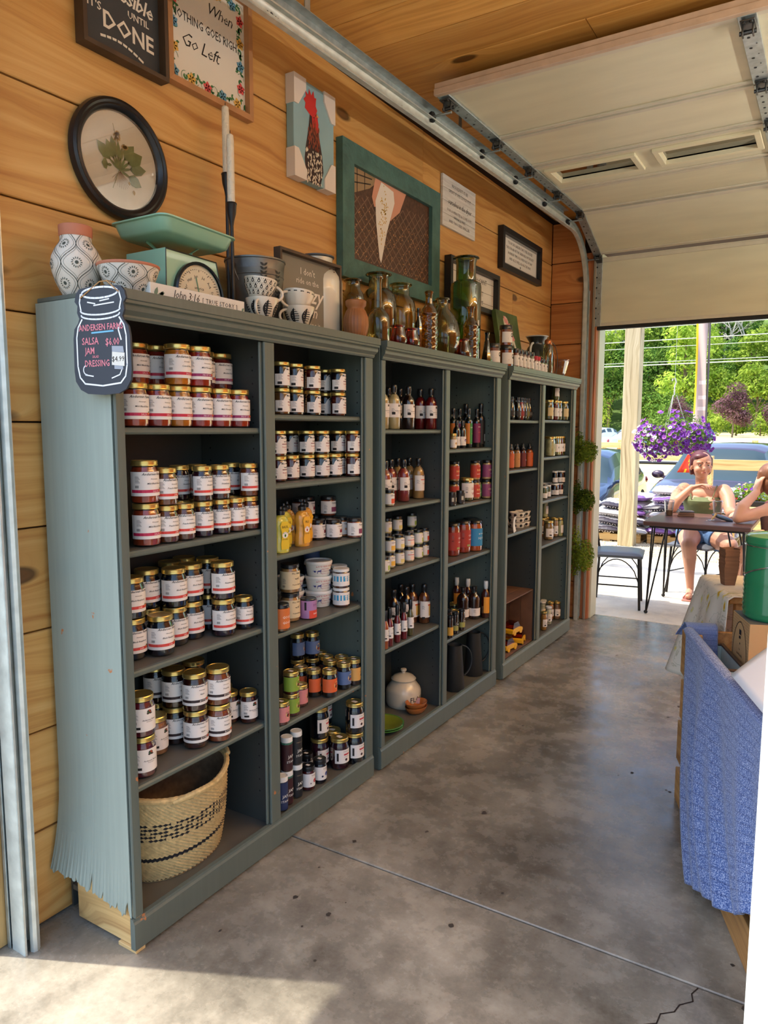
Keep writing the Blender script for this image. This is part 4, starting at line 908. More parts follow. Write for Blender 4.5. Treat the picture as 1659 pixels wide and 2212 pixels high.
        pr = [(T_, "Grandma's Jams", .0052, 6, .59, 'k', .3, 0), (B_, .475, .525, -14, 30, (186, 50, 64)), (T_, 'BLACK RASPBERRY', .0030, 6, .42, 'k', 0, 0), ('O', 2, .33, .0055, (60, 20, 30)), (B_, .30, .56, -58, -46, 'k')]
    for p in pr:
        if p[0] == T_:
            _, s, size, adeg, zf, c, shr, bold = p
            mi(inkmat(c)); cyl_text(pb, s, size, r * (1 if sh != 'tub' else .84 + .16 * zf), A(adeg), zf * h, 0.0012, shear=shr, bold=bold)
        elif p[0] == B_:
            _, z0, z1, a0, a1, c = p; mi(inkmat(c)); patch(pb, r, A(a0), A(a1), z0 * h, z1 * h, 10, None, 0.0009)
        else:
            kd, adeg, zf = p[0], A(p[1]), p[2] * h
            rr = r * (1 if sh != 'tub' else .84 + .16 * p[2])
            def fn(u, v, a=adeg, z=zf, l=0.0013, q=rr): return ((q + l) * cos(a + u / q), (q + l) * sin(a + u / q), z + v)
            if kd == 'O': mi(inkmat(p[4])); put_polys(pb, [circ(0, 0, p[3], n=12)], lambda u, v: fn(u, v, l=0.001 + (0.0003 if p[3] < .012 else 0)))
            if kd == 'F':
                for q, (du, dv, ru) in enumerate(((-.0042, 0, .0038), (.001, .0012, .0046), (.006, -.001, .0032), (.002, .0052, .003))):
                    mi(flatm(FRUIT[(1, 0, 3, 2)[q]])); put_polys(pb, [circ(du, dv, ru, ru * .8, 9)], lambda u, v: fn(u, v, l=0.0014 + .0001 * q))
            if kd == 'L':
                mi(flatm((110, 104, 104)))
                for q in range(6): put_polys(pb, [[(-.006, -q * .0032), (.004 + (q % 3) * .002, -q * .0032), (.004 + (q % 3) * .002, -q * .0032 + .0010), (-.006, -q * .0032 + .0010)]], fn)
                mi(MATS['ink'])
                if sh != 'tub' and not isb:
                    for q in range(5): put_polys(pb, [[(-.006 + q * .0022, -.030), (-.005 + q * .0022, -.030), (-.005 + q * .0022, -.023), (-.006 + q * .0022, -.023)]], fn)
            if kd in ('W', 'W2'):      # little drawn horse and cart
                mi(MATS['ink'] if kd == 'W' else flatm((40, 50, 130))); s_ = 1 if kd == 'W' else 2.0
                put_polys(pb, [circ(-.005 * s_, 0, .002 * s_, n=8), circ(.004 * s_, .001 * s_, .0036 * s_, .0014 * s_, 8)] + stroke([(.006 * s_, .002 * s_), (.009 * s_, .006 * s_)], .0014 * s_) + stroke([(-.009 * s_, .001 * s_), (.002 * s_, 0)], .0009 * s_) + stroke([(.001 * s_, 0), (0, -.004 * s_)], .0009 * s_) + stroke([(.006 * s_, 0), (.007 * s_, -.004 * s_)], .0009 * s_), fn)
            if kd == 'C':              # farm crest: dark figures and a basket
                s_ = min(1, r / .031) * (1.0 if not isb else .8)
                mi(flatm((46, 44, 40))); put_polys(pb, [circ(0, .002 * s_, .0068 * s_, .0052 * s_, 10), circ(-.004 * s_, -.003 * s_, .004 * s_, .003 * s_, 8), circ(.004 * s_, -.003 * s_, .005 * s_, .0026 * s_, 8)], fn)
                mi(flatm((176, 80, 50))); put_polys(pb, [circ(.001 * s_, .004 * s_, .0026 * s_, n=7), circ(.004 * s_, 0, .0018 * s_, n=6)], lambda u, v: fn(u, v, l=0.0016))
                mi(flatm((66, 96, 50))); put_polys(pb, [circ(-.003 * s_, 0, .0024 * s_, n=7)], lambda u, v: fn(u, v, l=0.0016))
    if pb.f: part('print', pb, mats, lo)
    return t
ROWS = [
    ('a1', 'lower', 'front', 1.444, 'P_salsa -0.070 0.115, P_salsahot -0.070 0.194, P_corn -0.075 0.277, P_fruit -0.070 0.355, P_fruit -0.070 0.437, P_fruit -0.070 0.519'),
    ('a1', 'upper', 'front', 1.5626, 'P_corn -0.075 0.277, P_fruit -0.070 0.355'),
    ('a1', 'upper', 'rear', 1.5626, 'P_salsa -0.160 0.200, P_salsahot -0.165 0.278, P_fruit2 -0.165 0.465, P_fruit2 -0.165 0.543'),
    ('a1', 'lower', 'rear', 1.444, 'P_salsa -0.160 0.200, P_salsahot -0.165 0.278, P_fruit2 -0.165 0.465, P_fruit2 -0.165 0.543'),
    ('a2', 'lower', 'front', 1.117, 'P_salsa -0.067 0.139, H_peach -0.060 0.209, H_peach -0.060 0.273, H_straw -0.062 0.349, H_straw -0.063 0.425, H_apri -0.060 0.488, H_apri -0.058 0.551'),
    ('a2', 'lower', 'rear', 1.117, 'H_straw -0.145 0.337, H_straw -0.145 0.411, H_dark -0.135 0.550, H_dark -0.145 0.270'),
    ('a2', 'upper', 'front', 1.2356, 'P_salsa -0.067 0.139'),
    ('a2', 'upper', 'front', 1.2236, 'H_peach -0.060 0.209, H_straw -0.062 0.349, H_straw -0.063 0.425, H_apri -0.058 0.551'),
    ('a2', 'upper', 'rear', 1.2236, 'H_straw -0.145 0.337, H_dark -0.145 0.411, H_dark -0.135 0.550'),
    ('a3', 'lower', 'front', 0.786, 'P_berry -0.126 0.127, P_berry -0.089 0.196, P_berry -0.129 0.288, P_berry -0.140 0.366, P_rasp -0.080 0.444, H_berry -0.078 0.537'),
    ('a3', 'lower', 'rear', 0.786, 'P_berry -0.185 0.233, P_berry -0.175 0.474, P_berry -0.225 0.360, P_berry -0.245 0.438'),
    ('a3', 'upper', 'front', 0.9046, 'P_berry -0.126 0.127, P_berry -0.129 0.288, P_berry -0.140 0.366, P_rasp -0.080 0.444'),
    ('a3', 'upper', 'rear', 0.9046, 'P_berry -0.185 0.233, P_berry -0.175 0.474, P_berry -0.225 0.360, P_berry -0.245 0.438'),
    ('a4', 'lower', 'front', 0.46, 'P_redjam -0.075 0.104, P_pnut -0.155 0.219, P_apple -0.088 0.321, P_pump -0.062 0.395, H_cherry -0.130 0.514, H_cherry -0.079 0.551'),
    ('a4', 'lower', 'rear', 0.46, 'P_butter -0.243 0.301, P_butter -0.165 0.307, P_butter -0.180 0.404, H_cherry -0.190 0.551'),
    ('a4', 'upper', 'front', 0.5786, 'P_redjam -0.075 0.104, P_apple -0.088 0.321, P_pump -0.062 0.395'),
    ('a4', 'upper', 'rear', 0.5786, 'P_butter -0.243 0.301, P_butter -0.165 0.307, P_butter -0.180 0.404'),
    ('b1', 'lower', 'front', 1.49, 'M_tan -0.075 0.738, M_dark -0.080 0.820, M_dark -0.080 0.922, M_red -0.080 1.083'),
    ('b1', 'lower', 'rear', 1.49, 'M_dark -0.143 1.084, M_dark -0.145 0.866, M_dark -0.145 0.944'),
    ('b1', 'upper', 'front', 1.5786, 'M_dark -0.075 0.738, M_dark -0.080 0.820, M_red -0.080 0.922, M_dark -0.080 1.083'),
    ('b1', 'upper', 'rear', 1.5786, 'M_dark -0.145 0.866, M_dark -0.143 1.084'),
    ('b2', 'lower', 'front', 1.258, 'M_red -0.100 0.747, M_red -0.120 0.842, M_dark -0.115 0.928, M_dark -0.100 1.001, M_dark -0.090 1.069, M_dark -0.116 1.127, M_red -0.056 1.145'),
    ('b2', 'upper', 'front', 1.3466, 'M_red -0.100 0.747, M_dark -0.115 0.928, M_dark -0.100 1.001, M_dark -0.116 1.127, M_red -0.056 1.145'),
    ('b2', 'upper', 'rear', 1.3466, 'M_dark -0.185 0.920, M_dark -0.177 1.145'),
    ('b2', 'lower', 'rear', 1.258, 'M_dark -0.185 0.920, M_dark -0.177 1.145'),
    ('b3', 'lower', 'front', 1.016, 'Z_must2 -0.060 0.709, Z_must -0.086 0.862, T_dark -0.089 1.064, T_tan -0.110 1.144, T_pink -0.046 1.144'),
    ('b3', 'lower', 'rear', 1.016, 'Z_must2 -0.124 0.803, Z_must -0.156 0.862, Z_must -0.146 0.955, T_dark -0.135 1.019, T_dark -0.239 1.144, T_dark -0.174 1.144, T_dark -0.215 1.014, T_dark -0.233 1.081'),
    ('b3', 'upper', 'rear', 1.0946, 'T_pink -0.215 1.014, T_dark -0.233 1.081, T_pink -0.174 1.144'),
    ('b4', 'lower', 'front', 0.746, 'J_good -0.045 0.687, J_pb -0.105 0.811, J_purple -0.070 0.873, J_almond -0.074 1.090, J_hazel -0.120 1.142'),
    ('b4', 'lower', 'rear', 0.746, 'U_tub -0.156 1.052, J_almond -0.189 1.136, J_choc -0.254 1.073, U_tub -0.237 0.976'),
    ('b4', 'middle', 'front', 0.8046, 'U_tub -0.156 1.052'),
    ('b4', 'upper', 'front', 0.8516, 'J_pb -0.105 0.811'),
    ('b4', 'upper', 'front', 0.8216, 'J_almond -0.074 1.090, J_hazel -0.120 1.142'),
    ('b4', 'upper', 'rear', 0.8632, 'U_tub -0.156 1.052'),
    ('b4', 'upper', 'rear', 0.8216, 'J_almond -0.189 1.136, J_choc -0.258 1.142'),
    ('b4', 'upper', 'rear', 0.8046, 'U_tub -0.237 0.976'),
    ('b4', 'top', 'rear', 0.8972, 'J_choc -0.258 1.142'),
    ('b4', 'lower', 'rear', 0.746, 'J_choc -0.258 1.142'),
    ('b5', 'lower', 'front', 0.414, 'G_pink -0.045 0.680, G_green -0.067 0.764, K_orange -0.058 0.985, K_blue -0.060 1.085, K_tan -0.052 1.146'),
    ('b5', 'lower', 'middle', 0.414, 'K_orange -0.112 0.956, K_orange -0.121 1.078, K_dark -0.113 1.146, G_pink -0.096 0.851'),
    ('b5', 'lower', 'rear', 0.414, 'K_orange -0.174 0.954, K_dark -0.168 1.118, K_dark -0.204 1.069, K_dark -0.222 1.146, K_dark -0.241 1.020, K_dark -0.262 1.089, K_dark -0.154 0.868'),
    ('b5', 'upper', 'front', 0.4946, 'G_green -0.067 0.764'),
    ('b5', 'upper', 'rear', 0.5196, 'K_blue -0.241 1.020, K_blue -0.204 1.069'),
    ('b6', 'lower', 'front', 0.091, 'S_jamblue -0.050 0.684, S_jamred -0.062 0.728, S_jam -0.065 0.786, H2_red -0.066 0.856, H2_blue -0.062 0.924, Q_plum -0.068 1.065, Q_dark -0.044 1.138'),
    ('b6', 'lower', 'rear', 0.091, 'H2_blue -0.135 0.934, Q_plum -0.135 1.020, Q_dark -0.134 1.106, Q_dark -0.204 1.138'),
    ('b6', 'upper', 'front', 0.2176, 'S_jamred -0.062 0.728, S_jam -0.065 0.786, Q_dark -0.044 1.138'),
    ('b6', 'upper', 'rear', 0.2176, 'Q_dark -0.135 1.020, Q_dark -0.204 1.138'),
    ('c1', '', 'front', 1.44, 'B_cream -0.080 1.499, B_dark -0.080 1.625, B_red -0.076 1.834'),
    ('c1', '', 'rear', 1.44, 'B_cream -0.103 1.445, B_red -0.134 1.834, B_dark -0.179 1.796, B_dark -0.200 1.650, B_dark -0.190 1.738'),
    ('c2', '', 'front', 1.115, 'T2_orange -0.060 1.429, B_pink -0.105 1.629, B_tan -0.120 1.795'),
    ('c2', '', 'rear', 1.115, 'B_pink -0.154 1.598, B_tan -0.200 1.737, B_tan -0.190 1.830, B_pink -0.101 1.463'),
    ('c3', 'lower', 'front', 0.832, 'T2_green -0.060 1.393, T2_yellow -0.095 1.495, T2_straw -0.100 1.585, T2_pink -0.102 1.678, T2_green -0.106 1.773, T2_orange -0.110 1.839'),
    ('c3', 'upper', 'front', 0.9006, 'T2_yellow -0.095 1.495, T2_straw -0.100 1.585, T2_pink -0.102 1.678, T2_green -0.106 1.773, T2_orange -0.110 1.839'),
    ('c3', 'lower', 'rear', 0.832, 'T2_straw -0.170 1.590, T2_straw -0.170 1.685, T2_green -0.180 1.839'),
    ('c3', 'upper', 'rear', 0.9006, 'T2_straw -0.170 1.590, T2_straw -0.170 1.685, T2_green -0.180 1.839'),
    ('c3', 'top', 'rear', 0.9692, 'T2_straw -0.170 1.590, T2_straw -0.170 1.685, T2_green -0.180 1.839'),
    ('c4', '', 'front', 0.504, 'F_orange -0.040 1.367, F_red -0.044 1.412, F_red -0.046 1.479, F_red -0.047 1.539, F_green -0.050 1.603'),
    ('c4', '', 'rear', 0.504, 'B_amber -0.105 1.834, B_amber -0.157 1.809, B_dark -0.150 1.738, B_dark -0.201 1.771, B_dark -0.170 1.652'),
    ('d1', '', 'front', 1.345, 'N_mini -0.045 2.009, W_plum -0.090 2.137, W_plum -0.085 2.194'),
    ('d1', '', 'rear', 1.345, 'O_green -0.160 2.238, O_plum -0.160 2.313, O_green -0.100 2.297, O_plum -0.100 2.400, O_black -0.100 2.454, O_black -0.190 2.454'),
    ('d2', 'lower', 'front', 1.067, 'D_small -0.045 2.001, D_small -0.050 2.109, Q2_pickle -0.095 2.278, C_red -0.089 2.367, C_green -0.105 2.421, C_plum -0.056 2.448'),
    ('d2', 'upper', 'front', 1.1716, 'C_red -0.089 2.367, C_plum -0.056 2.448'),
    ('d2', 'upper', 'rear', 1.1716, 'C_red -0.130 2.196'),
    ('d2', 'lower', 'rear', 1.067, 'C_red -0.130 2.196'),
    ('d3', '', 'front', 0.787, 'V_red -0.120 2.160, V_red -0.115 2.281, V_blue -0.085 2.365'),
    ('d3', '', 'rear', 0.787, 'V_blue -0.140 2.433'),
    ('d4', '', 'front', 0.404, 'K2_yel -0.035 1.977, K2_tdk -0.045 2.056, K2_tdk -0.045 2.134, L_bot -0.095 2.392, L_white -0.046 2.441'),
    ('d4', '', 'rear', 0.404, 'K2_tdk -0.100 2.093, G_pickle -0.110 2.201, G_pickle -0.196 2.353, L_bot -0.135 2.335, L_white -0.155 2.441, L_white -0.225 2.441'),
    ('e1', '', 'front', 1.498, 'X_dark -0.090 2.863, X_dark -0.090 2.962, X_red -0.090 3.017, X_dark -0.090 3.063, X_dark -0.090 3.153, X_olive -0.090 3.108'),
    ('e1', '', 'rear', 1.498, 'X_dark -0.170 3.094, X_dark -0.170 3.153'),
    ('e2', '', 'front', 1.208, 'Y_orange -0.100 2.891, Y_tan -0.100 2.987, Y_maroon -0.100 3.088, Y_orange -0.079 3.152, Y_tan -0.126 3.152'),
    ('f1', 'lower', 'front', 1.504, 'R_pickle -0.070 3.459, r_red -0.070 3.601, r_pickle -0.070 3.668, R_pickle -0.066 3.766'),
    ('f1', 'lower', 'rear', 1.504, 'R_pickle -0.204 3.760, R_pickle -0.135 3.766'),
    ('f1', 'upper', 'rear', 1.6366, 'r_pickle -0.070 3.601, R_pickle -0.135 3.766'),
    ('f2', '', 'front', 1.264, 'R_cauli -0.070 3.513, r_pickle -0.075 3.642, r_cauli -0.075 3.688, r_pickle -0.075 3.778, r_red -0.075 3.733'),
    ('f2', '', 'rear', 1.264, 'R_cauli -0.170 3.766'),
    ('f3', 'lower', 'front', 0.985, 'i_olive -0.070 3.423, i_olive -0.090 3.551, I_dark -0.098 3.711, i_red -0.080 3.780, i_dark -0.117 3.762'),
    ('f3', 'upper', 'rear', 1.0706, 'i_dark -0.098 3.711, I_dark -0.080 3.780'),
    ('f3', 'lower', 'rear', 0.985, 'i_dark -0.154 3.780, I_dark -0.184 3.737'),
    ('f4', 'lower', 'front', 0.692, 'R_salad -0.090 3.583, r_salad -0.096 3.738, r_cauli -0.071 3.778, r_cauli -0.118 3.778'),
    ('f4', 'lower', 'rear', 0.692, 'r_salad -0.170 3.688, r_salad -0.170 3.778, r_salad -0.170 3.733'),
    ('f4', 'upper', 'rear', 0.8246, 'r_cauli -0.170 3.733'),
    ('f5', '', 'front', 0.091, 'j_peach -0.060 3.449, j_cream -0.080 3.605, j_peach -0.114 3.745, j_plum -0.076 3.776'),
    ('f5', '', 'rear', 0.091, 'j_cream -0.166 3.728, j_peach -0.227 3.776, j_cream -0.177 3.776'),
]

SHELFN = dict(a1='top shelf, near bookcase left column', a2='second shelf, near bookcase left column', a3='third shelf, near bookcase left column', a4='fourth shelf, near bookcase left column',
    b1='top shelf, near bookcase right column', b2='second shelf, near bookcase right column', b3='third shelf, near bookcase right column', b4='fourth shelf, near bookcase right column', b5='fifth shelf, near bookcase right column', b6='bottom, near bookcase right column',
    c1='top shelf, middle bookcase left column', c2='second shelf, middle bookcase left column', c3='third shelf, middle bookcase left column', c4='fourth shelf, middle bookcase left column',
    d1='top shelf, middle bookcase right column', d2='second shelf, middle bookcase right column', d3='third shelf, middle bookcase right column', d4='fourth shelf, middle bookcase right column',
    e1='top shelf, far bookcase left column', e2='second shelf, far bookcase left column',
    f1='top shelf, far bookcase right column', f2='second shelf, far bookcase right column', f3='third shelf, far bookcase right column', f4='fourth shelf, far bookcase right column', f5='bottom, far bookcase right column')
def place_rows():
    protos = {}; items = []
    for shf, tier, rw, z, txt in ROWS:
        for e in txt.split(', '):
            k, x, y = e.split(); items.append((shf, tier, rw, z, k, float(x), float(y)))
    cnt = {}
    for it in items: cnt.setdefault((it[0], it[1], it[2]), []).append(it)
    for key, L in cnt.items():
        L.sort(key=lambda q: q[6])
        for i, (shf, tier, rw, z, k, x, y) in enumerate(L):
            root = protos.get(k)
            if root is None: root = make_jar(k); protos[k] = root
            else: root = copy_tree(root)
            j = random.Random(int(x * 1e4) + int(y * 1e4) * 7)
            root.location = (x, y, z + 0.0004); root.rotation_euler = (0, 0, radians(j.uniform(-16, 10)))
            same = [q for q in L if q[4] == k]
            row_n = (tier + ' ' + rw + ' row').strip()
            if len(same) == 1: lb = '%s, %s, %s' % (K[k][9], row_n, SHELFN[shf])
            else: lb = '%s, %s from left, %s, %s' % (K[k][9], ORD[i], (tier + ' ' + rw).strip(), SHELFN[shf])
            w = lb.split()
            if len(w) > 16: lb = lb.replace(' with arched label', '').replace('barbecue ', '').replace('plastic ', '').replace('wide gold lidded', 'wide').replace('slim gold lidded', 'slim').replace('lidded ', '').replace(' with red blot', '').replace(' with blue blot', '').replace(' label', '')
            root['label'] = lb
            root['group'] = 'jars and bottles, ' + SHELFN[shf]
place_rows()
# ================================================================== things hung on the left wall
WX = -0.3295
def yz(x): return lambda u, v: (x, u, v)
def frame_board(name, label, cat, y0, y1, z0, z1, fw_, dep, fmat, bmat, x0=WX, group=None, tilt=0.0, face=None):
    """picture with mitred frame hung on the wall, facing the room (+x)"""
    cy, cz = (y0 + y1) / 2, z0
    t = thing(name, label, cat, (x0, cy, cz), (0, tilt, 0), group)
    hw, h = (y1 - y0) / 2, z1 - z0
    o = [(-hw, 0), (hw, 0), (hw, h), (-hw, h)]; i = [(-hw + fw_, fw_), (hw - fw_, fw_), (hw - fw_, h - fw_), (-hw + fw_, h - fw_)]
    for k in range(4):
        a, b, c, d = o[k], o[(k + 1) % 4], i[(k + 1) % 4], i[k]
        mb = MB(); mb.prism([a, b, c, d], dep, 'x', 0.0005); part('frame_rail', mb, fmat, t, fix=True)
    fx = dep * 0.35 if face is None else face
    part('board', MB().box(0.0008, fx, -hw + fw_ - .001, hw - fw_ + .001, fw_ - .001, h - fw_ + .001), bmat, t)
    return t, hw, h, fx + 0.0006
M('slate_board', (58, 62, 66), 0.7, var=.15, vs=8); M('paper_white', (222, 218, 206), 0.65)
M('dark_wood', (74, 56, 40), 0.6, var=.25, vs=20, stretch=(1, 1, .2)); M('light_wood', (176, 128, 84), 0.5, var=.15, vs=12)
M('black_frame', (24, 25, 28), 0.45); M('chalk', (226, 220, 206), 0.8)
t, hw, h, fx = frame_board('framed_sign', 'dark slate sign lettered Impossible until it\'s done in a brown frame, top left', 'sign', 0.173, 0.479, 2.517, 2.905, 0.013, 0.038, MATS['dark_wood'], MATS['slate_board'], face=.010)
mb = MB(); F = yz(fx)
put_text(mb, 'It always', .050, lambda u, v: F(u - .0, v + .30 + u * .05), shear=.3, bold=.012)
put_text(mb, 'SEEMS', .040, lambda u, v: F(u - .03, v + .252), bold=.014)
put_text(mb, 'Impossible', .060, lambda u, v: F(u, v + .178 - u * .05), shear=.25, bold=.016, spacing=.92)
put_text(mb, 'UNTIL', .028, lambda u, v: F(u + .062, v + .142), bold=.014)
put_text(mb, "IT'S", .033, lambda u, v: F(u - .095, v + .118), bold=.014)
put_text(mb, 'DONE', .066, lambda u, v: F(u + .025, v + .078 - u * .03), bold=.02)
put_polys(mb, stroke([(-.075 + .15 * k / 8, .052 + .014 * sin(pi * k / 8) - .002 * k) for k in range(9)], .007), F)
part('lettering', mb, MATS['chalk'], t)
t, hw, h, fx = frame_board('framed_sign', 'white sign with flower border reading When nothing goes right go left', 'sign', 0.488, 0.879, 2.538, 2.945, 0.020, 0.030, MATS['light_wood'], MATS['paper_white'], face=.008)
F = yz(fx); mb = MB()
put_text(mb, 'When', .052, lambda u, v: F(u + .055, v + .285), shear=.35, spacing=.9, bold=-.005)
put_text(mb, 'NOTHING GOES RIGHT.', .040, lambda u, v: F(u * .74, v + .215), bold=.004)
put_text(mb, 'Go Left', .062, lambda u, v: F(u - .04, v + .140), shear=.35, spacing=.9, bold=-.005)
part('lettering', mb, MATS['ink'], t)
rg = random.Random(3); mbs = {c: MB() for c in ('g', 'b', 'y', 'r')}
def border(n):
    for k in range(n):
        s = k / n * 4; e = int(s); q = s - e; W_, H_ = hw - .042, h
        if e == 0: p = (-W_ + 2 * W_ * q, .045)
        elif e == 1: p = (W_, .045 + (H_ - .09) * q)
        elif e == 2: p = (W_ - 2 * W_ * q, H_ - .045)
        else: p = (-W_, H_ - .045 - (H_ - .09) * q)
        yield k, p
for k, p in border(84):
    a = rg.uniform(0, 6.28); dx, dy = rg.uniform(-.014, .014), rg.uniform(-.014, .014)
    put_polys(mbs['g'], [leafp(p[0] + dx, p[1] + dy, .017, .009, a), leafp(p[0] + dx, p[1] + dy, .014, .008, a + 1.3)], F)
    if k % 3 == 0: put_polys(mbs['g'], stroke(arc(p[0], p[1], .016, a, a + 2.6, 6), .0016), F)
for k, p in border(17):
    c = 'byr'[k % 3]; a0 = rg.uniform(0, 1)
    for j in range(5): put_polys(mbs[c], [leafp(p[0], p[1], .021, .016, a0 + j * 2 * pi / 5)], lambda u, v: (fx + .0004, u, v))
for c, nm, col in (('g', 'painted_leaves', (60, 120, 70)), ('b', 'blue_flowers', (96, 150, 176)), ('y', 'yellow_flowers', (220, 176, 84)), ('r', 'red_flowers', (214, 84, 84))):
    part(nm, mbs[c], flatm(col), t, kind='stuff')
# round botanical print
t = thing('round_picture', 'round black framed print of a green cowslip plant on the wall', 'picture', (WX, .305, 2.238))
mb = MB(); mb.T = Matrix.Rotation(pi / 2, 4, 'Y')
mb.lathe([(.137, .001), (.172, .001), (.174, .010), (.170, .022), (.162, .026), (.156, .022), (.150, .024), (.142, .018), (.137, .010), (.137, .001)], 64)
part('frame_ring', mb, M('black_gloss', (22, 23, 26), 0.3), t, smooth=True)
mb = MB(); mb.T = Matrix.Rotation(pi / 2, 4, 'Y'); mb.lathe([(0, .005), (.139, .005)], 48); part('print_paper', mb, M('old_paper', (206, 196, 172), .7, var=.05, vs=12), t)
F = lambda u, v: (.0062, u, v); g, s, rt_, fl_ = MB(), MB(), MB(), MB(); rg = random.Random(9)
for a, L, w in ((2.55, .085, .034), (2.2, .075, .03), (1.95, .08, .024), (1.1, .085, .036), (.75, .09, .042), (.35, .085, .034), (-.25, .07, .034), (1.5, .06, .014), (1.7, .07, .014), (3.3, .03, .03)):
    bx, bz = -.002, -.028
    if a == 3.3: bx, bz = -.03, -.02
    cx, cz = bx + cos(a) * L * .45, bz + sin(a) * L * .45
    put_polys(g, [leafp(bx, bz, L * .6, .008, a), leafp(cx, cz, L * .75, w, a - .15)], lambda u, v: (.0066 + L * .004, u, v))
put_polys(s, stroke([(-.006, -.03), (-.03, -.085)], .002) + stroke([(-.004, -.03), (-.012, .03), (-.018, .085)], .0022) + stroke([(0, -.03), (.006, .02), (.012, .05), (.018, .052)], .0022) + stroke([(-.018, .08), (-.022, .10)], .002), lambda u, v: (.0071, u, v))
for k in range(16): 
    a = rg.uniform(-2.6, .5); put_polys(fl_, [leafp(-.016 + rg.uniform(0, .012), .072 + rg.uniform(-.01, .012), .016, .006, a)], lambda u, v: (.0073, u, v))
for k in range(8): put_polys(fl_, [leafp(.018, .05, .016, .006, -2.6 + k * .33)], lambda u, v: (.0073, u, v))
put_polys(fl_, [leafp(.032, -.062, .012, .008, 1.8), leafp(.046, -.072, .016, .010, -1.4)], lambda u, v: (.0073, u, v))
for k in range(12): 
    a = -pi / 2 + (k - 5.5) * .23; put_polys(rt_, stroke([(0, -.03), (.018 * cos(a), -.04 + .012 * sin(a)), (.034 * cos(a + .2), -.045 + .034 * sin(a))], .0011), F)
part('drawn_leaves', g, M('leaf_print', (104, 116, 70), .7, var=.25, vs=40), t); part('drawn_stems', s, flatm((120, 116, 70)), t); part('drawn_flowers', fl_, flatm((168, 136, 76)), t); part('drawn_roots', rt_, flatm((120, 90, 66)), t)
mb = MB(); mb.T = Matrix.Rotation(pi / 2, 4, 'Y'); mb.lathe([(0, .0125), (.1385, .0125)], 48); part('cover_glass', mb, glassy('cover_glass', (250, 250, 248), -.2), t)
# rooster canvas with cardboard corners
t = thing('rooster_canvas', 'blue canvas of a red combed rooster, still in white cardboard corners', 'picture', (WX, 1.2325, 2.42))
part('canvas', MB().bbox(0, .036, -.132, .132, 0.0, .372, .002), M('canvas_blue', (140, 176, 184), .7, var=.06, vs=8), t)
F = lambda l: (lambda u, v: (.0364 + l, u, v))
mb = MB(); put_polys(mb, [[(-.052, -.001), (.036, -.001), (.058, .06), (.05, .12), (.03, .19), (.02, .27), (-.002, .285), (-.03, .26), (-.04, .2), (-.058, .13), (-.066, .08)]], F(0)); part('painted_body', mb, M('rooster_dark', (52, 34, 30), .7), t)
mb = MB(); put_polys(mb, [[(-.03, .255), (-.062, .27), (-.058, .29), (-.07, .30), (-.055, .315), (-.058, .335), (-.04, .325), (-.034, .35), (-.02, .33), (-.006, .352), (0, .328), (.012, .33), (.008, .30), (.018, .285), (.006, .262), (-.01, .25)], [(0, .262), (.018, .26), (.026, .235), (.02, .20), (.006, .205), (-.002, .235)], [(-.018, .25), (-.004, .25), (-.002, .215), (-.014, .208)]], F(.0006)); part('painted_comb', mb, flatm((196, 44, 40)), t)
mb = MB(); mb2 = MB(); rg = random.Random(5)
for k in range(150):
    v = rg.uniform(.005, .2); w = .055 - .12 * max(0, v - .12); u = rg.uniform(-w, w * .85)
    (put_polys(mb, [leafp(u, v, rg.uniform(.010, .017), .006, rg.uniform(-2.3, -.8))], F(.0006 + k * 4e-6)) if v < .13 else put_polys(mb2, [leafp(u * .8, v + .03, .022, .004, rg.uniform(-1.9, -1.2))], F(.0006 + k * 4e-6)))
for k in range(40):
    v = rg.uniform(.14, .25); w = .03 - .1 * (v - .14); put_polys(mb2, [leafp(rg.uniform(-w - .012, w), v, .022, .004, rg.uniform(-1.9, -1.2))], F(.0013))
part('white_feathers', mb, flatm((214, 204, 184)), t, kind='stuff'); part('rust_feathers', mb2, flatm((150, 72, 44)), t, kind='stuff')
mb = MB(); put_polys(mb, [[(.012, .272), (.03, .262), (.012, .259)]], F(.001)); part('painted_beak', mb, flatm((214, 150, 80)), t)
for sy in (-1, 1):
    for (zc, sz) in ((0, 1), (.372, -1)):
        a = .075; L_ = .105
        poly = [(sy * .135, zc - .003 * sz), (sy * .135, zc + L_ * sz), (sy * (.135 - a * .35), zc + L_ * sz), (sy * (.135 - a), zc + L_ * .35 * sz), (sy * (.135 - a), zc - .003 * sz)]
        part('cardboard_corner', MB().prism(poly, .0425, 'x', -.0), M('card_white', (222, 214, 204), .6), t, fix=True)
# teal frame with a seed tray photograph
M('teal_paint', (66, 106, 100), .6, var=.22, vs=14, bump=.5, bs=40)
t, hw, h, fx = frame_board('framed_photograph', 'big teal framed photograph of a white seed scoop over a soil filled tray', 'picture', 1.431, 2.327, 2.098, 2.672, .088, .034, MATS['teal_paint'], M('soil_photo', (78, 50, 36), .4, var=.5, vs=60), face=.014)
F = lambda l: (lambda u, v: (fx + l, u, v)); y0, y1, z0, z1 = -hw + .088, hw - .088, .088, h - .088
mb = MB(); W_, H_ = y1 - y0, z1 - z0
def clipseg(a, b):
    # keep sample points of a line that lie inside the photo
    out = []
    for k in range(25):
        q = k / 24; p = (a[0] + (b[0] - a[0]) * q, a[1] + (b[1] - a[1]) * q)
        if y0 < p[0] < y1 and z0 < p[1] < z1 - .11 * (1 - (p[0] - y0) / W_ * .6): out.append(p)
        elif out: break
    return out
for k in range(-9, 17):
    for a, b in (((y0 + k * .058, z0), (y0 + k * .058 + .42, z1)), ((y0 + k * .058, z1), (y0 + k * .058 + .5, z0))):
        p = clipseg(a, b)
        if len(p) > 1: put_polys(mb, stroke(p, .0042), F(.0004))
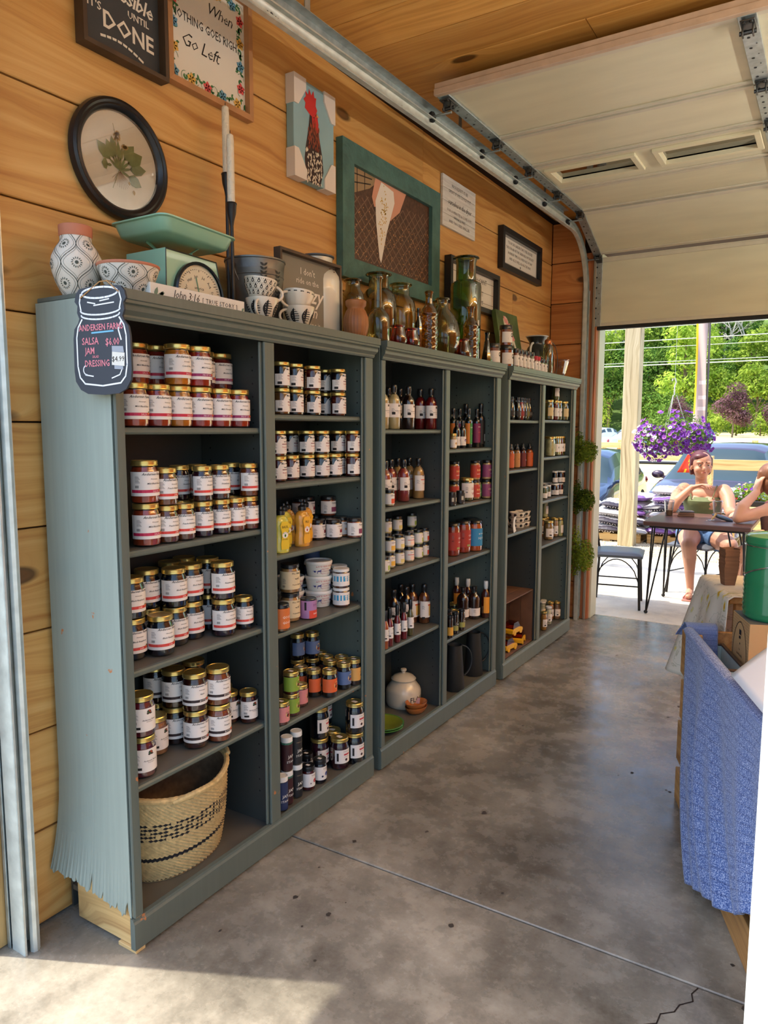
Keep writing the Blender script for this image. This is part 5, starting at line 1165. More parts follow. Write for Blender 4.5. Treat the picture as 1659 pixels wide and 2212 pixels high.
part('tray_mesh_print', mb, flatm((132, 106, 88), .4), t, kind='stuff')
mb = MB(); rg = random.Random(2)
for k in range(260): put_polys(mb, [circ(rg.uniform(y0 + .01, y1 - .005), rg.uniform(z0 + .01, z1 - .14), rg.uniform(.0015, .004), n=5)], F(.0006))
part('seed_specks', mb, flatm((206, 150, 96), .5), t, kind='stuff')
mb = MB(); put_polys(mb, [[(y0, z1), (y0, z1 - .12), (y0 + .15, z1 - .06), (y0 + .24, z1)]], F(.0007)); part('wall_print', mb, flatm((150, 126, 92), .4), t)
mb = MB(); put_polys(mb, stroke([(y0, z1 - .03), (y0 + .17, z1 - .015)], .006) + stroke([(y0, z1 - .07), (y0 + .16, z1 - .04)], .006) + stroke([(y0 + .05, z1), (y0 + .05, z1 - .1)], .006) + stroke([(y0 + .11, z1), (y0 + .11, z1 - .08)], .006), F(.0009)); part('wire_print', mb, flatm((52, 42, 34), .4), t)
mb = MB(); put_polys(mb, [[(y0 + .20, z1), (y0 + .17, z1 - .09), (y0 + .19, z1 - .13), (y0 + .25, z1 - .11), (y0 + .33, z1 - .16), (y0 + .42, z1 - .10), (y0 + .48, z1)]], F(.0010)); part('hand_print', mb, flatm((206, 150, 124), .4), t)
mb = MB(); put_polys(mb, [[(y0 + .25, z1 - .005), (y0 + .20, z1 - .10), (y0 + .205, z1 - .19), (y0 + .235, z1 - .35), (y0 + .25, z1 - .37), (y0 + .30, z1 - .22), (y0 + .37, z1 - .07), (y0 + .36, z1 - .02)]], F(.0014)); part('scoop_print', mb, flatm((226, 222, 214), .4), t)
mb = MB(); rg = random.Random(8)
for k in range(70): put_polys(mb, [circ(y0 + .275 + rg.gauss(0, .017) - (k > 50) * .02, z1 - .14 + rg.gauss(0, .04) - (k > 50) * .08, .004, n=5)], F(.0018))
part('seed_print', mb, flatm((206, 166, 60), .4), t, kind='stuff')
# whitewashed plank sign
t = thing('plank_sign', 'whitewashed plank sign about ourselves in the dryer, right of teal frame', 'sign', (WX, 2.600, 2.535))
for k in range(4): part('board_slat', MB().bbox(.0, .014, -.207, .207, k * .0665 + .0008, (k + 1) * .0665 - .0008, .001), M('whitewash', (206, 204, 196), .75, var=.14, vs=26, stretch=(1, .25, 3)), t)
mb = MB(); F = yz(.0146)
for s_, sz, zz in (("WOULDN'T IT BE", .026, .218), ('GREAT IF WE COULD PUT', .024, .186), ('FOR 10 MINUTES & COME OUT', .022, .085), ('WRINKLE FREE', .022, .058), ('AND TWO SIZES SMALLER', .022, .030)): put_text(mb, s_, sz, lambda u, v: F(u, v + zz))
put_text(mb, 'ourselves in the dryer', .042, lambda u, v: F(u * .95, v + .125), shear=.4, spacing=.86)
part('lettering', mb, M('grey_ink', (70, 66, 62), .7), t)
# two black shadow box frames
t, hw, h, fx = frame_board('framed_verse', 'black framed verse hanging high on the wall near the far corner', 'picture', 3.178, 3.885, 2.452, 2.712, .034, .036, MATS['black_frame'], M('grey_mount', (150, 148, 140), .7), face=.010)
part('verse_card', MB().box(fx, fx + .002, -hw + .055, hw - .055, .052, h - .052), MATS['paper_white'], t)
mb = MB(); F = yz(fx + .0026)
for k, s_ in enumerate(("'TIS IN THE GARDEN THAT I FEEL BLESSED", 'THE SUN ABOVE THE GREEN BELOW THE REST', 'A KINDER TIME A SLOWER PACE OF DAY', 'AND ALL IS WELL ALONG THE WAY')): put_text(mb, s_, .0235, lambda u, v: F(u * 1.0, v + .178 - k * .032))
put_polys(mb, [circ(0, .062, .007, .010, 6)], F)
part('lettering', mb, MATS['grey_ink'], t)
t, hw, h, fx = frame_board('framed_verse', 'black framed shiplap verse hanging lower, partly behind the tall green jar', 'picture', 2.449, 3.130, 2.140, 2.388, .028, .040, MATS['black_frame'], MATS['paper_white'], face=.008)
mb = MB(); F = yz(fx)
for k in range(1, 4): put_polys(mb, stroke([(-hw + .03, h * k / 4), (hw - .03, h * k / 4)], .0022), F)
put_text(mb, 'YOU CANT', .042, lambda u, v: F(u + .1, v + .17)); put_text(mb, 'BUY IT', .04, lambda u, v: F(u + .1, v + .10)); put_text(mb, 'heart', .05, lambda u, v: F(u + .1, v + .05), shear=.3)
part('lettering', mb, MATS['grey_ink'], t)

# ================================================================== things standing on the bookcases
TZ = 1.7895
def on_top(name, label, cat, x, y, rz=0, group=None, z=TZ): return thing(name, label, cat, (x, y, z), (0, 0, rz), group)
M('clay', (186, 116, 86), .7); M('bisque', (214, 206, 190), .6, var=.04, vs=10); M('pat_green', (70, 76, 66), .7)
def pottery_pattern(r_of_z, z0, z1, n, rows):
    """ogee lattice lines, dotted rims and sunburst flowers laid round a pot"""
    mb = MB(); hz = (z1 - z0) / rows
    def P(a, z, l=.0006): r = r_of_z(z) + l; return (r * cos(a), r * sin(a), z)
    for k in range(n):
        for j in range(rows):
            ac = 2 * pi * k / n + (pi / n if j % 2 else 0); zc = z0 + hz * (j + .5); wa = pi / n
            for sgn in (-1, 1):
                for off, w in ((0, .0016), (.82, .0007)):
                    q = 1 if off == 0 else .82
                    pts = [(ac + sgn * wa * q * (.5 - .5 * cos(pi * (t_ / 10))) if t_ <= 10 else ac + sgn * wa * q * (.5 + .5 * cos(pi * ((t_ - 10) / 10))), zc + hz * 1.0 * q * (t_ / 10 - 1)) for t_ in range(21)]
                    for (a1, b1), (a2, b2) in zip(pts[:-1], pts[1:]):
                        if b1 < z0 or b2 > z1: continue
                        rr = r_of_z((b1 + b2) / 2)
                        for s4 in stroke([(a1 * rr, b1), (a2 * rr, b2)], w): put_polys(mb, [s4], lambda u, v: P(u / rr, v))
            rr = r_of_z(zc)
            if z0 + hz * .3 < zc < z1 - hz * .2:
                put_polys(mb, [circ(0, 0, .0046, n=10)] + [leafp(.0085 * cos(q), .0085 * sin(q), .0062, .0024, q) for q in [i * 2 * pi / 14 for i in range(14)]], lambda u, v: P(ac + u / rr, zc + v, .0008))
    return mb
def interp(prof):
    def f(z):
        for (r0, z0), (r1, z1) in zip(prof[:-1], prof[1:]):
            if z0 <= z <= z1 and z1 > z0: return r0 + (r1 - r0) * (z - z0) / (z1 - z0)
        return prof[-1][0]
    return f
t = on_top('patterned_vase', 'cream vase with clay neck and dark drawn medallions, beside patterned bowl', 'vase', -.205, .055)
pv = [(.036, .0), (.046, .018), (.056, .040), (.063, .064), (.066, .084), (.063, .104), (.054, .124), (.044, .138), (.040, .146), (.040, .158)]
part('body', MB().lathe([(0, 0)] + pv, 32), MATS['bisque'], t, smooth=True); part('pattern', pottery_pattern(interp(pv), .004, .157, 5, 3), MATS['pat_green'], t)
part('neck', MB().lathe([(.0405, .156), (.0425, .160), (.043, .184), (.039, .186), (.036, .18), (.034, .15)], 28), MATS['clay'], t, smooth=True)
t = on_top('patterned_bowl', 'cream bowl with clay rim and dark drawn medallions, beside patterned vase', 'bowl', -.095, .133)
pb_ = [(.042, .0), (.052, .014), (.064, .036), (.074, .060), (.080, .078)]
part('body', MB().lathe([(0, 0)] + pb_ + [(.081, .083), (.077, .083), (.070, .06), (.05, .02), (0, .008)], 36), MATS['bisque'], t, smooth=True); part('pattern', pottery_pattern(interp(pb_), .0, .077, 6, 2), MATS['pat_green'], t)
part('rim', MB().lathe([(.0805, .078), (.0825, .081), (.082, .0855), (.078, .086), (.0765, .081)], 36), MATS['clay'], t, smooth=True)
# kitchen scale
M('mint', (134, 178, 150), .35, var=.05, vs=5, coat=.3); M('dial_cream', (206, 196, 168), .5)
t = on_top('kitchen_scale', 'mint green vintage kitchen scale with a cream dial and tray', 'scale', -.175, .372)
mb = MB(); mb.prism([(-.112, 0), (.128, 0), (.092, .158), (-.108, .162)], .165, 'x', -.085); part('body', mb, MATS['mint'], t, fix=True)
mb = MB(); mb.tube([(.0805, -.110, .004), (.0805, -.107, .160), (.0805, .091, .156), (.0805, .127, .004)], .0022, 5); part('rubbed_edge', mb, M('rub_dark', (54, 50, 40), .6), t)
mb = MB(); mb.T = Matrix.Translation((.0800, .013, .045)) @ Matrix.Rotation(pi / 2, 4, 'Y'); mb.lathe([(.088, 0), (.096, 0), (.097, .012), (.092, .016), (.088, .013)], 40); part('dial_ring', mb, MATS['black_gloss'], t, smooth=True)
mb = MB(); mb.T = Matrix.Translation((.0805, .013, .045)) @ Matrix.Rotation(pi / 2, 4, 'Y'); mb.lathe([(0, .005), (.089, .005)], 40); dl = part('dial', mb, MATS['dial_cream'], t)
mb = MB(); F = lambda u, v: (.0862, .013 + u, .045 + v)
for k in range(60):
    a = 2 * pi * k / 60; r0 = .075 if k % 5 else .069; put_polys(mb, stroke([(r0 * cos(a), r0 * sin(a)), (.083 * cos(a), .075 * sin(a))], .002), F)
for k, s_ in enumerate(('Jan', 'Feb', 'Mar', 'Apr', 'May', 'Jun', 'Jul', 'Aug', 'Sep', 'Oct', 'Nov', 'Dec')):
    a = pi / 2 + pi * .9 - k * pi / 6; put_text(mb, s_, .012, lambda u, v: F(.052 * cos(a) + u * sin(a) + v * cos(a), .052 * sin(a) - u * cos(a) + v * sin(a)))
put_text(mb, 'america', .012, lambda u, v: F(u, v + .018))
part('dial_print', mb, MATS['grey_ink'], dl)
mb = MB(); put_polys(mb, [circ(0, -.010, .024, .012, 14)] + stroke([(0, 0), (-.012, .05)], .004), lambda u, v: (.0872, .013 + u, .045 + v)); part('pointer', mb, flatm((96, 140, 110)), dl)
mb = MB(); mb.tube([(-.04, -.05, .158), (-.03, -.035, .178), (-.035, -.075, .200)], .007, 6, flat=.3).tube([(.03, .05, .156), (.03, .035, .178), (.03, .07, .200)], .007, 6, flat=.3); mb.bbox(-.05, .05, -.06, .06, .157, .166, .002)
part('tray_bracket', mb, MATS['mint'], t, smooth=True)
def tray(w0, l0, w1, l1, z0, z1, r=.03, n=6):
    def ring(w, l, z, rr):
        out = []
        for cx, cy, a0 in ((w - rr, l - rr, 0), (-w + rr, l - rr, pi / 2), (-w + rr, -l + rr, pi), (w - rr, -l + rr, 1.5 * pi)):
            out += [(cx + rr * cos(a0 + pi / 2 * k / n), cy + rr * sin(a0 + pi / 2 * k / n), z) for k in range(n + 1)]
        return out
    rs = [ring(w0 * .2, l0 * .2, z0, r * .15), ring(w0, l0, z0, r), ring(w0 + (w1 - w0) * .5, l0 + (l1 - l0) * .5, z0 + .006, r), ring(w1, l1, z1 - .006, r), ring(w1 + .007, l1 + .007, z1 - .004, r), ring(w1 + .007, l1 + .007, z1, r), ring(w1 - .003, l1 - .003, z1, r), ring(w0 * .9, l0 * .95, z0 + .008, r), ring(w0 * .2, l0 * .2, z0 + .006, r * .15)]
    mb = MB(); k = len(rs[0]); b = mb.av([p for q in rs for p in q])
    for j in range(len(rs) - 1): mb.af([(j * k + i, j * k + (i + 1) % k, (j + 1) * k + (i + 1) % k, (j + 1) * k + i) for i in range(k)], b)
    mb.af([tuple(range(k - 1, -1, -1)), tuple((len(rs) - 1) * k + i for i in range(k))], b); return mb
tr_ = tray(.095, .120, .112, .142, .198, .240)
part('tray', tr_, MATS['mint'], t, smooth=True, loc=(.0, -.004, 0), rot=(radians(-2), 0, 0))
# John 3:16 block
t = on_top('verse_block', 'long cream wooden block reading John 3:16 true story', 'sign', -.0355, .326)
part('block', MB().bbox(-.012, .012, -.183, .183, 0, .040, .0015), MATS['paper_white'], t)
mb = MB(); F = lambda u, v: (.0126, u, v); put_text(mb, 'John 3:16', .032, lambda u, v: F(u * .9 - .055, v + .010), shear=.3, spacing=.9); put_text(mb, '[ TRUE STORY ]', .019, lambda u, v: F(u + .078, v + .012), spacing=1.1); part('lettering', mb, MATS['grey_ink'], t)
mb = MB(); put_polys(mb, [leafp(-.168, .004, .028, .012, 1.2), leafp(-.160, .004, .03, .012, .5), leafp(-.15, .006, .02, .01, .9), leafp(.17, .01, .014, .008, .8)], F); part('leaf_print', mb, flatm((104, 130, 110)), t)
# candlesticks
def candle(x, y, zt, lab):
    t = on_top('candlestick', lab, 'candlestick', x, y, group='black candlesticks')
    hc = zt - TZ
    part('stand', MB().lathe([(0, 0), (.030, 0), (.030, .005), (.012, .012), (.007, .03), (.006, hc - .30), (.008, hc - .285), (.0145, hc - .26), (.017, hc - .232), (.0185, hc - .230), (.017, hc - .226), (0, hc - .226)], 16), MATS['black_frame'], t, smooth=True)
    part('candle', MB().lathe([(.0125, hc - .228), (.0125, hc - .03), (.011, hc - .015), (.004, hc - .010), (0, hc - .010)], 14), M('wax', (224, 216, 196), .4, bump=.4, bs=120), t, smooth=True)
    part('wick', MB().cyl((0, 0, hc - .012), (.001, 0, hc), .0012, n=5), MATS['ink'], t)
candle(-.245, .676, 2.520, 'taller black candlestick with white candle, left of two behind the scale')
candle(-.185, .632, 2.405, 'shorter black candlestick with white candle, right of two behind the scale')
# galvanised pail
t = on_top('galvanized_pail', 'grey galvanized pail with leaf print behind the stacked cups', 'pail', -.205, .765)
pl = [(.080, 0), (.083, .004), (.090, .10), (.097, .170), (.099, .172), (.097, .175), (.103, .222)]
part('body', MB().lathe([(0, 0)] + pl + [(.106, .224), (.106, .229), (.102, .229), (.086, .02), (0, .01)], 36), M('zinc', (112, 112, 108), .45, .7, var=.25, vs=16), t, smooth=True)
part('handle', MB().tube([(.0 + .02 * sin(q), -.108 * cos(q), .20 - .10 * sin(q)) for q in [pi * k / 12 for k in range(13)]], .0022, 6).ell((0, -.108, .20), (.006, .006, .008), 8, 5).ell((0, .108, .20), (.006, .006, .008), 8, 5), MATS['steel_dark'], t, smooth=True)
mb = MB(); rz_ = interp(pl)
for a0, zb_ in ((-.55, .12), (.05, .10)):
    for k in range(7):
        for sg in (-1, 1): put_polys(mb, [leafp(0, zb_ + k * .013, .016, .007, pi / 2 - sg * .9)], lambda u, v: ((rz_(v) + .002) * cos(a0 + u / .1), (rz_(v) + .002) * sin(a0 + u / .1), v))
part('leaf_print', mb, flatm((40, 42, 38)), t)
# cups: two stacks of two
M('cup_cream', (214, 202, 180), .3, coat=.5)
def cup(label, x, y, z, rz, pat, hang=True, tilt=0):
    t = thing('cup', label, 'cup', (x, y, z), (tilt, 0, rz), 'stacked black and cream cups')
    pc = [(.026, 0), (.030, .006), (.040, .024), (.050, .048), (.0535, .068)]
    part('body', MB().lathe([(0, 0)] + pc + [(.0535, .071), (.051, .071), (.045, .044), (.028, .010), (0, .006)], 30), MATS['cup_cream'], t, smooth=True)
    part('handle', MB().tube([(0, -.044 - .034 * sin(q), .036 + .024 * cos(q)) for q in [pi * k / 10 for k in range(11)]], .0048, 8), MATS['cup_cream'], t, smooth=True)
    f = interp(pc); mb = MB(); m2 = MB()
    def P(a, l=.0007): return lambda u, v: ((f(v) + l) * cos(a + u / .045), (f(v) + l) * sin(a + u / .045), v)
    if pat == 'leaf':
        for k in range(7):
            a = 2 * pi * k / 7; pts = [(0.0165 * sin(pi * q / 8), .006 + .056 * q / 8) for q in range(9)]
            # long leaf halves: one dotted solid, one striped
            for q in range(8):
                z0, z1 = pts[q][1], pts[q + 1][1]; w0, w1 = pts[q][0], pts[q + 1][0]
                put_polys(mb, [[(-w0, z0), (0, z0), (0, z1), (-w1, z1)]], P(a))
                put_polys(mb, [[(0, z0), (w0, z0), (w1 * .98, z0 + .0026), (0, z0 + .0026)]], P(a))
                put_polys(m2, [circ(-.45 * w0 - .001, z0 + .004, .0011, n=6)], P(a, .0011))
    elif pat == 'drop':
        for k in range(16):
            for j in range(3):
                a = 2 * pi * (k + .5 * (j % 2)) / 16; z = .022 + j * .017
                put_polys(mb, [circ(0, z, .0042, .0055, 9), [(-.003, z + .003), (.003, z + .003), (0, z + .011)]], P(a)); put_polys(m2, [circ(0, z, .0020, .003, 7)], P(a, .0011))
                for d in (-.006, .006): put_polys(mb, [circ(d, z + .008, .0011, n=5), circ(d, z - .005, .0011, n=5)], P(a))
    else:
        for k in range(14):
            a = 2 * pi * k / 14; put_polys(mb, [[(-.0055, .006), (.0025, .006), (.0035, .064), (-.0065, .064)]], P(a))
            for j in range(6): put_polys(m2, [circ(-.001, .012 + j * .009, .0018, .003, 7)], P(a, .0011))
    part('pattern', mb, MATS['ink'], t); part('pattern_dots', m2, MATS['cup_cream'], t, kind='stuff')
    return t
cup('cream cup with black leaves under the drop patterned cup', -.062, .635, TZ, .45, 'leaf')
cup('cup with black teardrops stacked in the left pair', -.066, .622, TZ + .060, 2.6, 'drop', tilt=.12)
cup('cream cup with black leaves under the striped cup, right pair', -.062, .828, TZ, -.35, 'leaf')
cup('cup with black and dotted stripes stacked in the right pair', -.062, .818, TZ + .052, -.2, 'stripe', tilt=-.12)
# 'I don't ride on the crazy train' box sign leaning
t, hw, h, fx = frame_board('box_sign', 'grey box sign in a thin wood frame behind the stacked cups', 'sign', .800, 1.168, TZ, TZ + .280, .010, .030, MATS['dark_wood'], M('sign_grey', (128, 124, 110), .7, var=.06, vs=6), x0=-.150, face=.006)
mb = MB(); F = yz(fx)
for s_, sz, zz, kk in (("I don't", .034, .213, {}), ('ride on the', .030, .180, {}), ('crazy', .082, .118, dict(shear=.35, bold=.012)), ('train', .060, .065, dict(shear=.35)), ("I'm driving it", .030, .028, {})): put_text(mb, s_, sz, lambda u, v: F(u, v + zz), **kk)
part('lettering', mb, MATS['chalk'], t)
# enamel milk can
t = on_top('milk_can', 'white enamel milk can with wire handle and rust spots', 'milk can', -.222, 1.145)
part('body', MB().lathe([(0, 0), (.096, 0), (.100, .005), (.101, .220), (.097, .238), (.080, .262), (.066, .276), (.062, .288), (.062, .312), (.066, .316)], 40), M('enamel', (206, 204, 188), .28, coat=.5, var=.04, vs=4), t, smooth=True)
part('rim', MB().lathe([(.064, .313), (.069, .316), (.069, .321), (.062, .321), (.056, .30), (0, .29)], 36), M('enamel_rim', (70, 76, 84), .4), t, smooth=True)
part('handle', MB().tube([(.03 + .03 * sin(q), -.072 * cos(q), .30 - .045 * sin(q)) for q in [pi * k / 12 for k in range(13)]], .0028, 6), M('wire', (170, 170, 160), .35, .7), t, smooth=True)
mb = MB(); rg = random.Random(4)
for k in range(8): a = rg.uniform(-.9, .1); z = rg.uniform(.248, .268); r_ = .101 - (z - .235) * .75; put_polys(mb, [circ(0, 0, rg.uniform(.002, .007), .002, 7)], lambda u, v: ((r_ + .002) * cos(a + u / .09), (r_ + .002) * sin(a + u / .09), z + v))
part('rust_spots', mb, flatm((76, 48, 30)), t)
# ribbed wooden vase
t = on_top('wooden_vase', 'ribbed brown wooden vase in front of the milk can', 'vase', -.060, 1.178)
mb = MB()
def fnv(u, v):
    pr = [(.034, 0), (.044, .02), (.0495, .05), (.0475, .08), (.038, .105), (.033, .112)]
    f = interp(pr); z = .112 * v; r = f(z) * (1 + .035 * abs(cos(u * 2 * pi * 12)) - .02); return (r * cos(2 * pi * u), r * sin(2 * pi * u), z)
mb.grid(96, 14, fnv, closed_u=True); part('body', mb, M('turned_wood', (150, 96, 54), .5, var=.3, vs=20, stretch=(1, 1, .2)), t, smooth=True)
part('neck', MB().lathe([(.033, .111), (.034, .120), (.040, .126), (.041, .142), (.036, .146), (.034, .14), (.03, .11), (0, .1)], 26), MATS['turned_wood'], t, smooth=True)
# glassware
glassy('olive_glass', (176, 172, 110), .1, .15); glassy('clear_olive', (206, 204, 160), .1, .1); glassy('amber_g', (206, 170, 50), .2, .2); glassy('green_g', (112, 150, 60), .15, .25); glassy('red_g', (206, 84, 76), .15, .25); glassy('darkgreen_g', (60, 80, 44), .2, .3)
def gl(name, label, cat, x, y, prof, mat, n=28, sx=1, sy=1, rz=0, group=None):
    t = on_top(name, label, cat, x, y, rz, group)
    k = len(prof); top = prof[-1]
    part('glass_body', MB().lathe([(0, .0005)] + prof, n, sx=sx, sy=sy), MATS[mat], t, smooth=True)
    part('lip', MB().lathe([(top[0] * .86, top[1] - .010), (top[0] * 1.1, top[1] - .009), (top[0] * 1.18, top[1] - .005), (top[0] * 1.12, top[1]), (top[0] * .88, top[1] + .001), (top[0] * .84, top[1] - .008)], n, sx=sx, sy=sy), MATS[mat], t, smooth=True)
    return t
gl('glass_bottle', 'olive glass bottle with tall slim neck beside ribbed wooden vase', 'bottle', -.058, 1.337, [(.044, 0), (.047, .006), (.0475, .095), (.043, .112), (.026, .132), (.0155, .140), (.0145, .235), (.018, .262)], 'clear_olive')
gl('glass_jug', 'wide clear olive jug behind the slim necked bottle', 'jug', -.215, 1.590, [(.070, 0), (.078, .01), (.081, .20), (.075, .235), (.055, .262), (.044, .270), (.044, .318), (.050, .335)], 'olive_glass')
gl('glass_jug', 'smaller olive jug between milk can and wide jug', 'jug', -.205, 1.372, [(.042, 0), (.048, .01), (.049, .19), (.044, .215), (.031, .232), (.030, .262), (.034, .272)], 'olive_glass')
gl('glass_jug', 'wide mouthed olive jug behind the two red glasses', 'jug', -.205, 1.765, [(.060, 0), (.069, .01), (.072, .20), (.064, .240), (.042, .262), (.040, .30), (.046, .318)], 'clear_olive')
for i, (y_, lab) in enumerate(((1.487, 'red glass votive with crooked base, left of the red pair'), (1.598, 'red glass votive with crooked base, right of the red pair'), (2.120, 'red glass votive in front of the tall green jar'))):
    gl('glass_votive', lab, 'votive', -.052, y_, [(.030, 0), (.036, .012), (.040, .026), (.034, .050), (.026, .080), (.026, .088)] if i < 2 else [(.036, 0), (.043, .014), (.042, .034), (.034, .060), (.027, .088), (.027, .096)], 'red_g', rz=i, n=10, group='red glass votives')
def embossed(label, x, y, s=1.0):
    t = on_top('embossed_bottle', label, 'bottle', x, y, .3, 'amber embossed bottles')
    mb = MB(); pr = [(.036, 0), (.039, .01), (.039, .165), (.041, .17), (.041, .176), (.037, .182), (.030, .198), (.017, .214), (.0155, .245), (.018, .262), (.018, .272)]; f = interp(pr)
    def fn(u, v):
        z = .272 * v; a = 2 * pi * u; r = f(z); e = .0022 * (sin(a * 9 + sin(z * 140) * 2) * sin(z * 150 + a * 4)) if .015 < z < .16 else 0
        return ((r + e) * cos(a) * s, (r + e) * sin(a) * s, z * s)
    mb.grid(44, 60, fn, closed_u=True); part('glass_body', mb, MATS['amber_g'], t, smooth=True)
    part('lip', MB().lathe([(.016 * s, .262 * s), (.020 * s, .264 * s), (.021 * s, .272 * s), (.015 * s, .276 * s)], 16), MATS['amber_g'], t, smooth=True)
    return t
embossed('amber embossed bottle left of the round clear jug', -.062, 1.778)
t = embossed('amber embossed bottle with price tag before the tall green jar', -.052, 2.205, .97)
mb = MB(); patch(mb, .0405, -.35, .25, .170, .196, 6); part('price_tag', mb, MATS['paper'], t)
t = on_top('glass_bottle', 'slim dark green bottle left of the amber embossed bottle', 'bottle', -.110, 1.790)
t.location = (-.075, 1.705, TZ)
part('glass_body', MB().lathe([(0, 0), (.016, 0), (.018, .01), (.016, .12), (.008, .145), (.0065, .17), (.009, .182), (.009, .190), (0, .19)], 8), MATS['darkgreen_g'], t, smooth=True)
gl('glass_demijohn', 'round bellied clear olive demijohn with short neck', 'jug', -.128, 2.040, [(.045, 0), (.068, .02), (.086, .065), (.090, .105), (.082, .155), (.062, .200), (.036, .232), (.027, .245), (.027, .275), (.032, .288)], 'clear_olive', 36)
gl('glass_jug', 'small olive jug behind the round bellied demijohn', 'jug', -.225, 2.195, [(.050, 0), (.055, .01), (.057, .19), (.05, .23), (.033, .252), (.030, .29), (.036, .305)], 'olive_glass')
gl('tall_glass_jar', 'tall moss green glass jar with stepped shoulder', 'jar', -.185, 2.420, [(.068, 0), (.078, .008), (.082, .02), (.083, .405), (.079, .425), (.060, .437), (.053, .442), (.053, .530), (.060, .562)], 'green_g', 36)
t = on_top('glass_bottle', 'small square shouldered dark green bottle beside the spice jars', 'bottle', -.062, 2.432, .5)
part('glass_body', MB().lathe([(0, 0), (.036, 0), (.036, .01), (.017, .115), (.013, .122), (.013, .150), (.017, .156), (.017, .164), (0, .164)], 8, sx=.8, sy=.8), MATS['darkgreen_g'], t, smooth=True)
# spices and shakers
def spice(label, x, y, z, r, h, cc, lid='black_lid', lh=.022):
    t = thing('spice_jar', label, 'jar', (x, y, z), (0, 0, 0), 'spice jars on the far bookcases')
    part('contents', MB().lathe([(0, .001), (r * .93, .001), (r * .93, h - lh), (0, h - lh)], 18), jm(cc), t, smooth=True)
    part('glass_body', MB().lathe([(r * .9, 0), (r, .003), (r, h - lh - .004), (r * .9, h - lh)], 18), MATS['jar_glass'], t, smooth=True)
    part('lid', MB().lathe([(r * .96, h - lh - .002), (r * 1.02, h - lh), (r * 1.02, h - .002), (r * .98, h), (0, h)], 18), MATS[lid], t, smooth=True)
    mb = MB(); patch(mb, r, -1.75, 1.1, h * .14, h * .66, 14, None, .0006); lo = part('label', mb, MATS['paper'], t, smooth=True)
    mb = MB(); put_polys(mb, [circ(0, 0, r * .30, r * .36, 9)] + stroke([(-r * .8, -h * .16), (-r * .1, -h * .16)], h * .02) + stroke([(-r * .8, -h * .21), (0, -h * .21)], h * .014), lambda u, v: ((r + .0013) * cos(u / r), (r + .0013) * sin(u / r), h * .50 + v)); part('print', mb, MATS['ink'], lo)
    return t
CH = (150, 66, 34)
spice('squat jar of red spice with black lid, leftmost of spices', -.075, 2.552, TZ, .036, .118, CH); spice('squat jar of red spice under the stacked jar', -.062, 2.700, TZ, .040, .120, CH)
spice('squat jar of red spice stacked on top of another', -.066, 2.700, TZ + .1205, .036, .112, CH)
sp = [(2.792, CH, 'black_lid'), (2.850, (120, 70, 40), 'black_lid'), (2.908, (140, 64, 36), 'black_lid'), (2.970, CH, 'black_lid'), (3.036, (120, 110, 60), 'black_lid')]
for i, (y_, c_, l_) in enumerate(sp): spice('slim seasoning jar, %s of five black lidded ones in a row' % ORD[i], -.040, y_, TZ, .0195, .112, c_)
for i, y_ in enumerate((3.105, 3.155)): spice('slim spice jar with red lid, %s of two' % ORD[i], -.040, y_, TZ, .0165, .096, (176, 110, 76), 'ink_red')
for i, y_ in enumerate((3.215, 3.275)): spice('slim jar of green herb mix, %s of two beside the glass lantern' % ORD[i], -.040, y_, TZ, .0190, .088, (140, 150, 70))
# flower canvas leaning
t = on_top('flower_canvas', 'small green canvas of a pink and white flower leaning on the wall', 'picture', -.228, 3.185)
t.rotation_euler = (0, radians(-10), 0)
part('canvas', MB().bbox(0, .03, -.175, .175, .0, .385, .002), M('canvas_green', (70, 92, 44), .6, var=.4, vs=14), t)
mb = MB(); rg = random.Random(6); F = lambda u, v: (.0306, u, v)
for k in range(9): put_polys(mb, [leafp(-.02 + rg.uniform(-.04, .04), .26 + rg.uniform(-.05, .05), .075, .05, rg.uniform(0, 6.28))], lambda u, v: (.0306 + k * 5e-5, u, v))
put_polys(mb, [[(-.0, .24), (.04, .2), (.11, .02), (.15, .0), (.17, .02), (.1, .12), (.05, .25)]], F); part('pale_petals', mb, flatm((216, 208, 190)), t)
mb = MB()
for k in range(5): put_polys(mb, [leafp(-.03 + .012 * k, .31 - .02 * k, .06, .035, 2.2 - k * .6)], lambda u, v: (.0312 + k * 5e-5, u, v))
part('pink_petals', mb, flatm((214, 140, 140)), t)
# dark enamel pitcher and copper ringed glass lantern, cut glass bowl
t = on_top('patterned_pitcher', 'black patterned pitcher with flared white lined rim', 'pitcher', -.175, 3.500)
pr = [(.060, 0), (.074, .02), (.080, .09), (.076, .150), (.062, .190), (.050, .205), (.050, .225), (.072, .262)]
part('body', MB().lathe([(0, 0)] + pr, 32), M('pitcher_black', (34, 40, 40), .3, coat=.5), t, smooth=True)
part('rim', MB().lathe([(.071, .259), (.076, .264), (.072, .266), (.05, .235), (0, .22)], 32), MATS['white_lid'], t, smooth=True)
part('handle', MB().tube([(.0, -.070 - .05 * sin(q), .155 + .06 * cos(q)) for q in [pi * k / 10 for k in range(11)]], .007, 8), MATS['white_lid'], t, smooth=True)
mb = MB(); f = interp(pr)
for k in range(10):
    for j in range(4): put_polys(mb, stroke([(-.016, .05 + j * .026), (0, .036 + j * .026), (.016, .05 + j * .026)], .002), lambda u, v: ((f(v) + .001) * cos(k * .628 + u / .07), (f(v) + .001) * sin(k * .628 + u / .07), v))
part('pattern', mb, MATS['chalk'], t)
t = on_top('glass_lantern', 'clear cylinder lantern with a copper ring handle', 'lantern', -.070, 3.420)
part('glass_body', MB().lathe([(.030, 0), (.032, .003), (.032, .18), (.022, .20)], 20), MATS['clear_olive'], t, smooth=True)
M('copper', (176, 110, 70), .3, .85)
